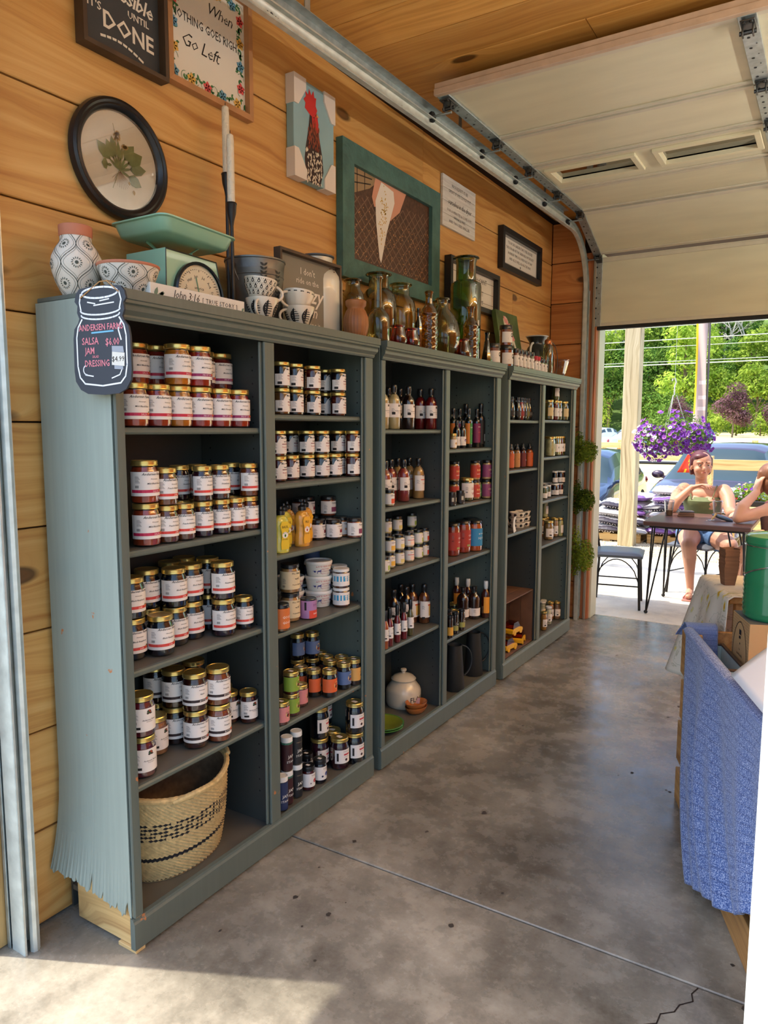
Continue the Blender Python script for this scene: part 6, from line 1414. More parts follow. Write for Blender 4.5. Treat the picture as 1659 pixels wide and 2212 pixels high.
part('copper_cap', MB().lathe([(.023, .198), (.024, .20), (.024, .222), (.018, .230), (0, .230)], 18), MATS['copper'], t, smooth=True)
part('ring_handle', MB().tube([(0, .045 + .085 * sin(q), .085 + .085 * cos(q)) for q in [2 * pi * k / 28 for k in range(28)]], .0042, 8, closed=True), MATS['copper'], t, smooth=True)
part('wire_bail', MB().tube([(.006, .060 + .115 * sin(q), .10 + .115 * cos(q)) for q in [-1.0 + 3.6 * k / 24 for k in range(25)]], .0022, 6), MATS['black_frame'], t, smooth=True)
t = on_top('cut_glass_bowl', 'clear cut glass bowl with small side lugs at the end', 'bowl', -.105, 3.705)
mb = MB(); f = interp([(.045, 0), (.058, .03), (.068, .07), (.080, .118), (.088, .122)])
mb.grid(72, 16, lambda u, v: ((f(.122 * v) * (1 + .012 * cos(u * 2 * pi * 36))) * cos(2 * pi * u), (f(.122 * v) * (1 + .012 * cos(u * 2 * pi * 36))) * sin(2 * pi * u), .122 * v), closed_u=True)
mb.disc((0, 0, .001), .045, 20); part('glass_body', mb, glassy('cut_glass', (214, 206, 190), .35), t, smooth=True)
part('lug', MB().ell((.0, .088, .085), (.012, .012, .009), 10, 6), MATS['cut_glass'], t, smooth=True)

# ================================================================== chalkboard jar sign
t = thing('chalkboard_sign', 'jar shaped chalkboard price sign hung on the near bookcase corner', 'sign', (-.005, -.028, 1.5), (0, 0, radians(8)))
half = [(.0, .042), (.045, .045), (.066, .055), (.080, .075), (.083, .10), (.082, .175), (.078, .198), (.066, .212), (.062, .222), (.068, .236), (.066, .252), (.074, .262), (.070, .278), (.060, .290), (.03, .294), (0, .294)]
poly = half + [(-a, b) for a, b in half[::-1][1:-1]]
mb = MB(); mb.prism([(a * 1.12, b - .012 + (b - .17) * .05) for a, b in poly], .006, 'y', -.003); part('board', mb, M('chalkboard', (44, 50, 60), .6), t, fix=True)
F = lambda u, v: (u, -.0036, v - .004); mb = MB()
body = [(-.060, .214), (-.074, .195), (-.080, .17), (-.080, .10), (-.074, .072), (-.058, .056), (0, .050), (.058, .056), (.074, .072), (.080, .10), (.080, .17), (.074, .195), (.060, .214)]
put_polys(mb, stroke(body, .004) + stroke([(.066, .205), (.056, .185), (.064, .16)], .004) + stroke(arc(0, .276, .058, 0, 2 * pi, 24, .013), .0045) + stroke(arc(0, .235, .064, pi, 2 * pi, 14, .012), .004) + stroke(arc(0, .224, .062, pi, 2 * pi, 14, .012), .004) + stroke([(-.062, .275), (-.066, .255), (-.062, .235)], .004) + stroke([(.062, .275), (.068, .255), (.062, .235)], .004) + stroke([(-.02, .246), (.045, .250)], .003) + stroke([(-.04, .255), (-.015, .250)], .003) + stroke([(.0, .256), (.03, .259)], .003) + stroke(arc(-.05, .09, .012, pi * .6, pi * 1.5, 6), .003) + stroke([(-.056, .078), (-.03, .074)], .003) + stroke([(.03, .068), (.056, .076), (.064, .09)], .003), F)
part('white_outline', mb, M('chalk_white', (236, 238, 240), .6), t)
mb = MB()
for s_, sz, u0, zz in (('ANDERSEN FARMS', .0215, 0, .186), ('SALSA', .025, -.036, .152), ('$6.00', .025, .036, .148), ('JAM', .023, -.038, .129), ('SALAD', .009, -.02, .119), ('DRESSING', .0225, -.016, .098)): put_text(mb, s_, sz, lambda u, v: F(u * .8 + u0, v + zz), bold=.012)
part('pink_lettering', mb, M('chalk_pink', (222, 128, 140), .6), t)
mb = MB(); put_polys(mb, stroke([(-.03, .180), (.04, .182)], .004), F); part('blue_line', mb, M('chalk_blue', (110, 180, 210), .6), t)
mb = MB(); put_polys(mb, [[(.032, .096), (.072, .092), (.074, .124), (.034, .128)]], lambda u, v: (u, -.0042, v)); mb.mi = 1; put_polys(mb, [[(.034, .128), (.072, .125), (.070, .140), (.034, .142)], [(.04, .086), (.068, .084), (.068, .092), (.04, .095)]], lambda u, v: (u, -.0042, v)); tg = part('price_tape', mb, [MATS['paper_white'], M('tape_grey', (150, 156, 166), .4)], t)
mb = MB(); put_text(mb, '$4.99', .018, lambda u, v: (u + .053, -.0046, v + .104)); part('price_print', mb, MATS['ink'], tg)
part('twine', MB().tube([(-.062, -.005, .262), (-.0, -.002, .298), (.02, .004, .300)], .0016, 5).tube([(.062, -.005, .270), (.02, .0, .300), (.03, .02, .2975)], .0016, 5), M('twine', (176, 134, 84), .8), t)

# ================================================================== things on the lower shelves
def basket():
    t = thing('woven_basket', 'oval straw basket with black bands on the bottom shelf', 'basket', (-.158, .298, .0905), (0, 0, radians(4)))
    nu, nv = 128, 46; hgt = .245
    cols = [M('straw', (202, 176, 122), .8, var=.22, vs=70), M('straw_black', (28, 28, 32), .8), M('straw_in', (120, 96, 70), .85, var=.2, vs=50)]
    mb = MB()
    def base(u, v, off=0.0):
        a = 2 * pi * u; ry = .165 + .030 * (1 - (1 - v) ** 2); rx = .100 + .024 * (1 - (1 - v) ** 2)
        lift = 1 + .10 * (abs(sin(a)) ** 2) * v
        return a, rx + off, ry + off, hgt * v * lift
    def fn(u, v):
        i, j = round(u * nu), round(v * nv); w = .0034 * (1 if (i // 1 + j) % 2 else -1) * (1 if 0 < v < 1 else 0)
        a, rx, ry, z = base(u, v, w); return (rx * cos(a), ry * sin(a), z)
    b0 = len(mb.f); mb.grid(nu, nv, fn, closed_u=True)
    for j in range(nv):
        for i in range(nu):
            k = b0 + j * nu + i; f = j / nv
            if .275 < f < .31: mb.m[k] = 1
            elif .50 < f < .76 and j % 2 and (i + j * 2) % 9 > 1: mb.m[k] = 1
    mb.mi = 2; mb.grid(nu // 2, 20, lambda u, v: (lambda q: (q[1] * cos(q[0]), q[2] * sin(q[0]), max(q[3], .006)))(base(u, v, -.007)), flip=True, closed_u=True)
    mb.lathe([(0, .004), (1, .004)], 30, sx=.105, sy=.168)
    part('woven_body', mb, cols, t, smooth=True)
    mb = MB(); n = 120; pts = []
    for k in range(n):
        a, rx, ry, z = base(k / n, 1.0, 0); pts.append((rx * cos(a), ry * sin(a), z + .004))
    mb.tube(pts, [.0085 + .0012 * (k % 2) for k in range(n)], 8, closed=True); part('rim', mb, cols[0], t, smooth=True)
    for a0 in (-.22, pi - .12):
        mb = MB(); pts = []
        for k in range(25):
            a = a0 - .42 + .84 * k / 24; e = sin(pi * k / 24); pts.append(((.126 + .016 * e) * cos(a), (.198 + .004 * e) * sin(a), hgt + .006 + .014 * e))
        mb.tube(pts, [.0075 + .0012 * (k % 2) for k in range(25)], 8); part('handle', mb, cols[0], t, smooth=True)
    # far end handle arches up over the short side
    mb = MB(); pts = []
    for k in range(25):
        a = pi / 2 - .45 + .9 * k / 24; e = sin(pi * k / 24); pts.append((.132 * cos(a) * 1.1, .196 * sin(a) + .008 * e, hgt * 1.1 + .006 + .016 * e))
    mb.tube(pts, [.0075 + .0012 * (k % 2) for k in range(25)], 8); part('handle', mb, cols[0], t, smooth=True)
basket()
# flour canister
BZ = .0905
t = thing('flour_canister', 'cream lidded canister lettered FLOUR on the bottom shelf', 'canister', (-.190, 1.785, BZ), (0, 0, radians(-10)))
M('stoneware', (206, 196, 176), .3, coat=.5)
part('body', MB().lathe([(0, 0), (.080, 0), (.084, .006), (.087, .02), (.087, .075), (.082, .090), (.060, .118), (.052, .126), (0, .126)], 40), MATS['stoneware'], t, smooth=True)
part('lid', MB().lathe([(.046, .124), (.060, .128), (.062, .133), (.050, .146), (.022, .158), (.010, .160), (.009, .166), (.015, .172), (.014, .180), (0, .184)], 36), MATS['stoneware'], t, smooth=True)
mb = MB(); cyl_text(mb, 'FLOUR', .034, .087, A(6), .036, .001, bold=.006); part('lettering', mb, MATS['ink'], t)
M('green_glaze', (74, 130, 56), .25, coat=.6, var=.2, vs=7); M('green_glaze_in', (120, 134, 44), .3, coat=.5, var=.15, vs=8); M('brown_glaze', (168, 96, 44), .25, coat=.6)
for k, lb in enumerate(('green glazed plate underneath, bottom shelf of middle bookcase', 'green glazed plate stacked on top, bottom shelf of middle bookcase')):
    t = thing('plate', lb, 'plate', (-.115, 1.475, BZ + k * .0095), (0, 0, 0), 'green plates')
    part('dish', MB().lathe([(0, 0), (.045, 0), (.062, .006), (.088, .016), (.094, .020), (.094, .024), (.088, .023)], 36), MATS['green_glaze'], t, smooth=True)
    part('well', MB().lathe([(.0885, .0228), (.064, .0125), (.046, .0065), (0, .006)], 36), MATS['green_glaze_in'], t, smooth=True)
for k, lb in enumerate(('brown glazed serving bowl underneath, beside the flour canister', 'brown glazed serving bowl on top, beside the flour canister')):
    t = thing('serving_bowl', lb, 'bowl', (-.085, 1.725, BZ + k * .020), (0, 0, radians(75)), 'brown bowls')
    part('bowl_body', MB().lathe([(0, 0), (.6, 0), (.8, .006), (.95, .022), (1.0, .030), (1.0, .033), (.95, .032), (.72, .008), (0, .005)], 36, sx=.060, sy=.046), MATS['brown_glaze'], t, smooth=True)
M('matte_black', (40, 42, 42), .55)
for k, (x, y, s, lb) in enumerate(((-.068, 2.105, 1.0, 'tall matte black pitcher, nearer of the two on bottom shelf'), (-.085, 2.375, 1.0, 'tall matte black pitcher, farther of the two on bottom shelf'))):
    t = thing('pitcher', lb, 'pitcher', (x, y, BZ), (0, 0, radians(-30 if k == 0 else -30)), 'matte black pitchers')
    part('body', MB().lathe([(0, 0), (.050, 0), (.053, .004), (.037, .232), (.0385, .240), (.036, .240), (.034, .225), (.045, .01), (0, .008)], 32), MATS['matte_black'], t, smooth=True)
    part('handle', MB().tube([(.0, .034 + .072 * sin(q), .145 + .085 * cos(q)) for q in [.15 + 2.65 * i / 18 for i in range(19)]], .0055, 8, flat=.6), MATS['matte_black'], t, smooth=True)
t = thing('glass_jar', 'small dark jar with bright clasp standing between the two black pitchers', 'jar', (-.20, 2.355 - .06, BZ))
part('contents', MB().lathe([(0, .001), (.024, .001), (.024, .05), (0, .05)], 16), jm((110, 78, 50)), t, smooth=True); part('lid', MB().lathe([(.026, .05), (.027, .052), (.027, .066), (0, .07)], 16), MATS['gold_lid'], t, smooth=True)
# far bookcase, third shelf: crisp bag, card, stacked mugs
Z3 = .8358
t = thing('snack_bag', 'red snack bag leaning in the left column of the far bookcase', 'bag', (-.105, 2.860, Z3), (0, radians(-14), radians(20)))
def bagf(side):
    def f(u, v):
        e = sin(pi * u) ** .6 * sin(pi * min(1, v * 1.02)) ** .5 if 0 < v < .98 else 0
        return (side * .022 * e, (-.075 + .15 * u) * (1 - .06 * sin(pi * v)), .205 * v + .004 * sin(u * 25) * (v > .97))
    return f
mb = MB(); mb.grid(14, 16, bagf(1)); mb.grid(14, 16, bagf(-1), flip=True); part('bag_body', mb, M('bag_red', (186, 52, 34), .35, var=.2, vs=20), t, smooth=True)
mb = MB(); put_polys(mb, [circ(0, .06, .045, .035, 14)], lambda u, v: (.0245, u, v)); part('bag_print', mb, flatm((150, 110, 76), .4), t)
t = thing('price_card', 'small white curled edge card in front of the snack bag', 'sign', (-.045, 2.835, Z3), (0, 0, radians(14)))
mb = MB(); mb.grid(6, 8, lambda u, v: (.006 * (2 * v - 1) ** 2, (-.045 + .09 * u) * (1 + .12 * (2 * v - 1) ** 2), .092 * v)); part('card', mb, MATS['paper_white'], t)
def soup_cup(label, x, y, z, rz):
    t = thing('mug', label, 'mug', (x, y, z), (0, 0, rz), 'black and cream mugs stacked on the far bookcase')
    pc = [(.040, 0), (.046, .006), (.050, .030)]; f = interp(pc)
    part('body', MB().lathe([(0, 0)] + pc + [(.050, .032), (.047, .032), (.040, .008), (0, .006)], 22), MATS['cup_cream'], t, smooth=True)
    part('handle', MB().tube([(.0, .048 + .018 * sin(q), .016 + .011 * cos(q)) for q in [pi * k / 6 for k in range(7)]], .004, 6), MATS['cup_cream'], t, smooth=True)
    mb = MB()
    for k in range(8): put_polys(mb, [circ(0, .016, .010, .009, 8)], lambda u, v: ((f(v) + .001) * cos(k * .785 + u / .05), (f(v) + .001) * sin(k * .785 + u / .05), v))
    part('pattern', mb, MATS['ink'], t)
for si, (x, y) in enumerate(((-.105, 3.035), (-.105, 3.128))):
    for k in range(3): soup_cup('patterned mug, %s from bottom in the %s stack beside snack bag' % (ORD[k], ('nearer', 'farther')[si]), x, y, Z3 + k * .0325, .9)
# crate and toy cars
t = thing('wooden_crate', 'wooden crate open to the front on the far bookcase floor', 'crate', (-.155, 2.915, BZ))
for a in ((-.12, .12, -.248, .252, .332, .340), (-.12, .12, -.248, .252, 0, .010), (-.12, .12, .240, .252, .010, .332), (-.12, .12, -.248, -.236, .010, .332), (-.128, -.12, -.248, .252, 0, .340)):
    for q in range(3 if a[1] - a[0] > .2 else 1):
        w = (a[1] - a[0]) / (3 if a[1] - a[0] > .2 else 1)
        part('board', MB().bbox(a[0] + q * w + .001, a[0] + (q + 1) * w - .001, *a[2:], .001), M('crate_brown', (112, 78, 56), .7, var=.25, vs=10), t)
t = thing('price_card', 'small pale card standing on the wooden crate', 'sign', (-.10, 2.745, BZ + .3405), (0, 0, .2)); part('card', MB().bbox(-.001, .001, -.03, .03, 0, .075, .0004), MATS['paper_white'], t)
M('toy_yellow', (232, 176, 30), .3, coat=.4); glassy('toy_glass', (200, 110, 60), .15)
def toy(label, x, y, z, rz):
    t = thing('toy_car', label, 'toy car', (x, y, z), (0, 0, rz), 'yellow toy cars')
    pr = [(-.070, .014), (-.070, .034), (-.060, .042), (.020, .044), (.060, .036), (.070, .028), (.070, .014)]
    mb = MB(); mb.prism(pr, .066, 'x', -.033); part('car_body', mb, MATS['toy_yellow'], t, fix=True)
    for xx in (-.036, .030):
        for yy in (-.042, .042):
            mb = MB(); mb.T = Matrix.Translation((xx, yy, .016)) @ Matrix.Rotation(pi / 2, 4, 'Y'); mb.lathe([(0, 0), (.016, 0), (.016, .006), (0, .006)], 14); part('wheel', mb, MATS['toy_yellow'], t, smooth=True)
    mb = MB(); mb.prism([(-.060, .0425), (-.048, .078), (.010, .080), (.040, .0425)], .060, 'x', -.030); part('clear_cab', mb, MATS['toy_glass'], t, fix=True)
CZ = BZ + .0102
toy('yellow toy car in front, lower left on crate floor', -.085, 2.865, CZ, radians(-6)); toy('yellow toy car at lower right on crate floor', -.085, 3.055, CZ, radians(12)); 
toy('yellow toy car stacked across the two lower cars', -.085, 2.955, CZ + .0815, radians(-4))
# ================================================================== display bin and cloths on the right
OB = (1.133, 1.601); TB = radians(20.8)
def lb(name, label, cat, a, b, z, rz=0, group=None):
    return thing(name, label, cat, (OB[0] + a * cos(TB) - b * sin(TB), OB[1] + a * sin(TB) + b * cos(TB), z), (0, 0, TB + rz), group)
t = lb('display_bin', 'slatted wooden display bin under the blue cloth, its foot board bare', 'bin', 0, 0, 0)
for k, (z0, z1) in enumerate(((0.002, .128), (.163, .318), (.340, .490), (.512, .680))):
    part('slat', MB().bbox(0.0, .018, -1.25, .108 - .02 * (k == 2), z0, z1, .002), MATS['crate_wood'], t)
    part('slat', MB().bbox(.02, .72, .085, .103, z0, z1, .002), MATS['crate_wood'], t)
    part('slat', MB().bbox(.02, .72, -1.25, -1.232, z0, z1, .002), MATS['crate_wood'], t)
    part('slat', MB().bbox(.722, .740, -1.25, .103, z0, z1, .002), MATS['crate_wood'], t)
for a in (.0185, .678):
    for b in (-1.231, .042): part('post', MB().bbox(a, a + .042, b, b + .042, .002, .675, .002), MATS['crate_wood'], t)
part('inner_floor', MB().bbox(.0185, .721, -1.23, .084, .470, .484, .002), MATS['crate_wood'], t)

def fabric(name, base, light, dark, stripe):
    m, nt, b = newmat(name); L = nt.links
    mp = mapping(nt, (1, 1, 1), 'UV')
    n1 = N(nt, 'ShaderNodeTexNoise'); n1.inputs['Scale'].default_value = 260; n1.inputs['Detail'].default_value = 2
    n2 = N(nt, 'ShaderNodeTexNoise'); n2.inputs['Scale'].default_value = 5; n2.inputs['Detail'].default_value = 3
    st = mapping(nt, (300, 40, 1), 'UV'); n3 = N(nt, 'ShaderNodeTexNoise'); n3.inputs['Scale'].default_value = 1
    L.new(mp.outputs[0], n1.inputs['Vector']); L.new(mp.outputs[0], n2.inputs['Vector']); L.new(st.outputs[0], n3.inputs['Vector'])
    ad = N(nt, 'ShaderNodeMath', operation='MULTIPLY_ADD'); L.new(n3.outputs['Fac'], ad.inputs[0]); ad.inputs[1].default_value = .5; L.new(n1.outputs['Fac'], ad.inputs[2])
    r = ramp(nt, [(.58, dark), (.74, base), (.92, light)]); L.new(ad.outputs[0], r.inputs[0])
    wv = N(nt, 'ShaderNodeTexWave', wave_type='BANDS', bands_direction='Y'); wv.inputs['Scale'].default_value = stripe; wv.inputs['Distortion'].default_value = .6; wv.inputs['Detail'].default_value = 1
    L.new(mp.outputs[0], wv.inputs['Vector'])
    wr_ = ramp(nt, [(0.0, (.55, .58, .66, 1)), (.12, (1, 1, 1, 1))]); L.new(wv.outputs['Fac'], wr_.inputs[0])
    mx = N(nt, 'ShaderNodeMixRGB', blend_type='MULTIPLY'); mx.inputs[0].default_value = .75; L.new(r.outputs[0], mx.inputs[1]); L.new(wr_.outputs[0], mx.inputs[2])
    L.new(mx.outputs[0], b.inputs['Base Color']); b.inputs['Roughness'].default_value = .9; b.inputs['Sheen Weight'].default_value = .25
    bp = N(nt, 'ShaderNodeBump'); bp.inputs['Strength'].default_value = .5; bp.inputs['Distance'].default_value = .004
    L.new(ad.outputs[0], bp.inputs['Height']); L.new(bp.outputs[0], b.inputs['Normal']); MATS[name] = m
fabric('blue_cloth', (82, 112, 174), (178, 192, 222), (50, 74, 132), 9.0)
def sheet(nu, nv, fn, th=.003):
    """two sided cloth with real thickness and uv = (u, v)"""
    import mathutils
    P = [[Vector(fn(i / nu, j / nv)) for i in range(nu + 1)] for j in range(nv + 1)]
    me = bpy.data.meshes.new('cloth'); vs = []; n0 = (nu + 1) * (nv + 1)
    for s in (0, 1):
        for j in range(nv + 1):
            for i in range(nu + 1):
                du = P[j][min(i + 1, nu)] - P[j][max(i - 1, 0)]; dv = P[min(j + 1, nv)][i] - P[max(j - 1, 0)][i]
                nn = du.cross(dv); nn = nn.normalized() if nn.length > 1e-9 else Vector((0, 0, 1))
                vs.append(P[j][i] - nn * th * s)
    fs = []; uv = []
    for s in (0, 1):
        for j in range(nv):
            for i in range(nu):
                a = s * n0 + j * (nu + 1) + i; q = [a, a + 1, a + nu + 2, a + nu + 1]; c = [(i, j), (i + 1, j), (i + 1, j + 1), (i, j + 1)]
                if s: q = q[::-1]; c = c[::-1]
                fs.append(q); uv += [(x / nu, y / nv) for x, y in c]
    bd = [(i, 0) for i in range(nu)] + [(nu, j) for j in range(nv)] + [(i, nv) for i in range(nu, 0, -1)] + [(0, j) for j in range(nv, 0, -1)]
    ix = [j * (nu + 1) + i for i, j in bd]
    for k in range(len(ix)):
        a, b = ix[k], ix[(k + 1) % len(ix)]; fs.append([a, a + n0, b + n0, b]); uv += [(bd[k][0] / nu, bd[k][1] / nv)] * 4
    me.from_pydata([tuple(v) for v in vs], [], fs); me.uv_layers.new(name='uv'); me.uv_layers[0].data.foreach_set('uv', [c for p in uv for c in p])
    me.polygons.foreach_set('use_smooth', [True] * len(fs)); me.update(); return me
def lerp_t(T, x):
    for (a, b), (c, d) in zip(T[:-1], T[1:]):
        if x <= c: return b + (d - b) * max(0, (x - a)) / (c - a)
    return T[-1][1]
def blue(u, v):
    # u: 0 far edge .. 1 near edge ; v: 0 hem outside .. 1 inside flap
    if v < .74:
        q = v / .74                                   # 0 hem -> 1 top of the rail
        bt = .012 - 1.25 * u; bh = -.52 - .73 * u
        hz = lerp_t([(0, .035), (.2, .10), (.5, .185), (.7, .29), (1, .40)], u)
        b = bh + (bt - bh) * (q ** .8); z = hz + (.694 - hz) * q
        fold = .030 * exp_(-((u - .22 - .05 * q) / .055) ** 2) * (1 - q) ** .6 + .012 * sin(u * 21 + q * 3) * (1 - q * .8) + .010 * sin(u * 47 + 1 + q * 5) * (1 - q) ** 1.2
        a = -.008 - .070 * (1 - q) ** 1.3 * (1 - .5 * u) - fold - .012 * sin(pi * q)
        return (a, b, z)
    q = (v - .74) / .26
    b = .045 - 1.28 * u + .02 * sin(u * 9)
    if q < .35:
        w = q / .35 * pi; return (.010 - .020 * cos(w), b, .694 + .012 * sin(w))
    q = (q - .35) / .65
    return (.032 + (.09 + .03 * sin(u * 12)) * q, b - .05 * q, .694 - .19 * q ** 1.1 * (1 if u < .75 else .8))
def exp_(x): return math.exp(x)
t = lb('blue_cloth', 'heathered blue woven cloth draped over the side of the bin', 'cloth', 0, 0, 0)
obj('cloth', sheet(90, 70, blue, .0035), t).data.materials.append(MATS['blue_cloth'])
def blue2(u, v):   # part that laps over the far rail of the bin
    a = .006 + .110 * u; b0 = .110
    if v < .5:
        q = v / .5; return (a - .02 * (1 - q), b0 + .014 + .03 * (1 - q) + .006 * sin(u * 14), 0.694 - .05 * (1 - q))
    w = (v - .5) / .5
    if w < .4: g = w / .4 * pi; return (a, b0 - .018 + .030 * cos(g), .696 + .012 * sin(g))
    w = (w - .4) / .6; return (a, b0 - .050 - .02 * w, .694 - .17 * w)
me = sheet(16, 24, blue2, .003); me.materials.append(MATS['blue_cloth']); obj('cloth_end', me, t)
# painted planter with dried things inside the bin
t = lb('planter_box', 'aqua painted wooden planter with brown rim inside the bin', 'planter', .060, -.12, .4845)
M('aqua_paint', (186, 200, 190), .6, var=.08, vs=14)
for a in ((0, .008, -.13, .19, 0, .150), (.072, .080, -.13, .19, 0, .150), (.008, .072, -.13, -.122, 0, .150), (.008, .072, .182, .19, 0, .150), (.008, .072, -.122, .182, 0, .010)): part('side_board', MB().bbox(*a, .001), MATS['aqua_paint'], t)
for a in ((-.002, .011, -.132, .192), (.069, .082, -.132, .192), (.011, .069, -.132, -.119), (.011, .069, .179, .192)): part('rim_strip', MB().bbox(*a, .1505, .158, .001), MATS['dark_wood'], t)
rg = random.Random(3)
for k in range(9):
    mb = MB(); s_ = rg.uniform(.014, .019)
    for j in range(5): mb.lathe([(0, j * s_ * .5), (s_ * (1 - j * .17), j * s_ * .5 + .002), (s_ * (.8 - j * .15), j * s_ * .5 + s_ * .4), (0, j * s_ * .5 + s_ * .4)], 9)
    q = lb('pine_cone', 'brown pine cone in the aqua planter, %s from its far end' % ORD[8 - k], 'pine cone', .060 + .028 + .024 * (k % 2), -.21 + .031 * k, .4845 + .0105 + .03 * 0, 0, 'pine cones in the planter'); part('scales', mb, M('cone', (84, 58, 42), .8, var=.3, vs=40), q)
# kraft carton
M('kraft', (190, 152, 102), .75, var=.06, vs=6); M('kraft_dark', (92, 92, 88), .6)
t = lb('cardboard_box', 'tan cardboard carton with an oval panel on its side, inside the bin', 'box', .150, -.200, .4845)
part('carton', MB().bbox(0, .36, 0, .200, 0, .303, .001), MATS['kraft'], t); part('box_top', MB().bbox(0.001, .359, .001, .199, .3031, .3045, .0005), MATS['kraft_dark'], t)
mb = MB(); F = lambda u, v: (-.0008, .1 - u, v)
rg = random.Random(1)
for i in range(22):
    for j in range(30):
        u, v = -.095 + i * .009 + (j % 2) * .0045, .008 + j * .010
        if (u / .082) ** 2 + ((v - .15) / .135) ** 2 > 1.0: a = .8 if (i + j) % 2 else -.8; put_polys(mb, stroke([(u - .0028 * cos(a), v - .0028 * sin(a)), (u + .0028 * cos(a), v + .0028 * sin(a))], .0012), F)
part('dash_pattern', mb, M('kraft_ink', (104, 70, 44), .7), t, kind='stuff')
mb = MB(); put_polys(mb, stroke([(.082 * cos(a), .15 + .135 * sin(a)) for a in [2 * pi * k / 48 for k in range(49)]], .003), lambda u, v: (-.0012, .1 - u, v)); part('oval_line', mb, MATS['ink'], t)
mb = MB(); F2 = lambda u, v: (-.0012, .1 - u, v); put_polys(mb, [[(-.012, .225), (.006, .225), (.006, .235), (-.012, .235)], [(-.012, .240), (.012, .240), (.012, .258), (-.012, .258)], [(-.002, .205), (.004, .205), (.004, .212), (-.002, .212)]], F2)
for s_, sz, zz in (('eco-friendly', .014, .165), ('compost bin', .022, .140), ('the', .010, .185), ('kitchen companion', .010, .115)): put_text(mb, s_, sz, lambda u, v: F2(u, v + zz), bold=.008)
for k in range(4): put_polys(mb, stroke([(-.035 + .008 * k, .098 - k * .012), (.035 - .008 * k, .098 - k * .012)], .0014), F2)
part('lettering', mb, MATS['ink'], t)
mb = MB(); F3 = lambda u, v: (u, -.0009, v); put_polys(mb, [circ(.215, .215, .014, .009), circ(.215, .19, .018, .016), [(.20, .17), (.23, .17), (.235, .11), (.21, .09), (.195, .11)]] + stroke(arc(.19, .14, .025, 1.4, 4.2, 8), .006), F3)
part('pump_picture', mb, MATS['ink'], t)
# green enamel compost pail
t = lb('green_pail', 'green enamel lidded pail with wire bail standing on the carton', 'pail', .262, -.095, .790)
M('green_enamel', (36, 122, 78), .25, coat=.6); M('green_lid', (120, 168, 110), .22, coat=.6)
pr = [(.098, 0), (.104, .006), (.106, .012)]
for k in range(7): pr += [(.1055, .022 + k * .016), (.1085, .030 + k * .016)]
pr += [(.1065, .14), (.1065, .262)]
part('body', MB().lathe([(0, 0)] + pr, 48), MATS['green_enamel'], t, smooth=True)
part('lid_band', MB().lathe([(.1068, .262), (.110, .264), (.110, .284), (.106, .288)], 48), MATS['green_enamel'], t, smooth=True)
part('lid', MB().lathe([(.106, .286), (.098, .292), (.05, .300), (0, .303)], 48), MATS['green_lid'], t, smooth=True)
part('bail', MB().tube([(-.109 * cos(q), -.112 * sin(q), .150 + .05 * sin(q)) for q in [pi * k / 16 for k in range(17)]], .0026, 6), M('chrome', (214, 214, 210), .2, .95), t, smooth=True)
part('bail_ear', MB().ell((-.109, 0, .150), (.006, .009, .009), 8, 6).ell((.109, 0, .150), (.006, .009, .009), 8, 6), MATS['chrome'], t, smooth=True)
part('top_wire', MB().tube([(.1085 * cos(q), .1085 * sin(q), .256) for q in [2 * pi * k / 40 for k in range(40)]], .0022, 5, closed=True), MATS['chrome'], t, smooth=True)
mb = MB(); patch(mb, .1072, -1.35, -.6, .05, .215, 8); part('label', mb, flatm((150, 196, 200)), t)
# white sheet lying over the near end of the bin
def paper(u, v):
    a = .002 + .30 * u; b = -.555 - .50 * v
    z = .716 + .15 * sin(pi * .5 * u) * (1 - .55 * v) + .006
    return (a, b + .10 * u * (1 - v), z)
t = lb('white_sheet', 'curled white paper sheet lying over the near end of the bin', 'paper', 0, 0, 0)
me = sheet(16, 16, paper, .001); me.materials.append(M('sheet_white', (232, 234, 238), .5, tr=0.0)); obj('sheet', me, t)

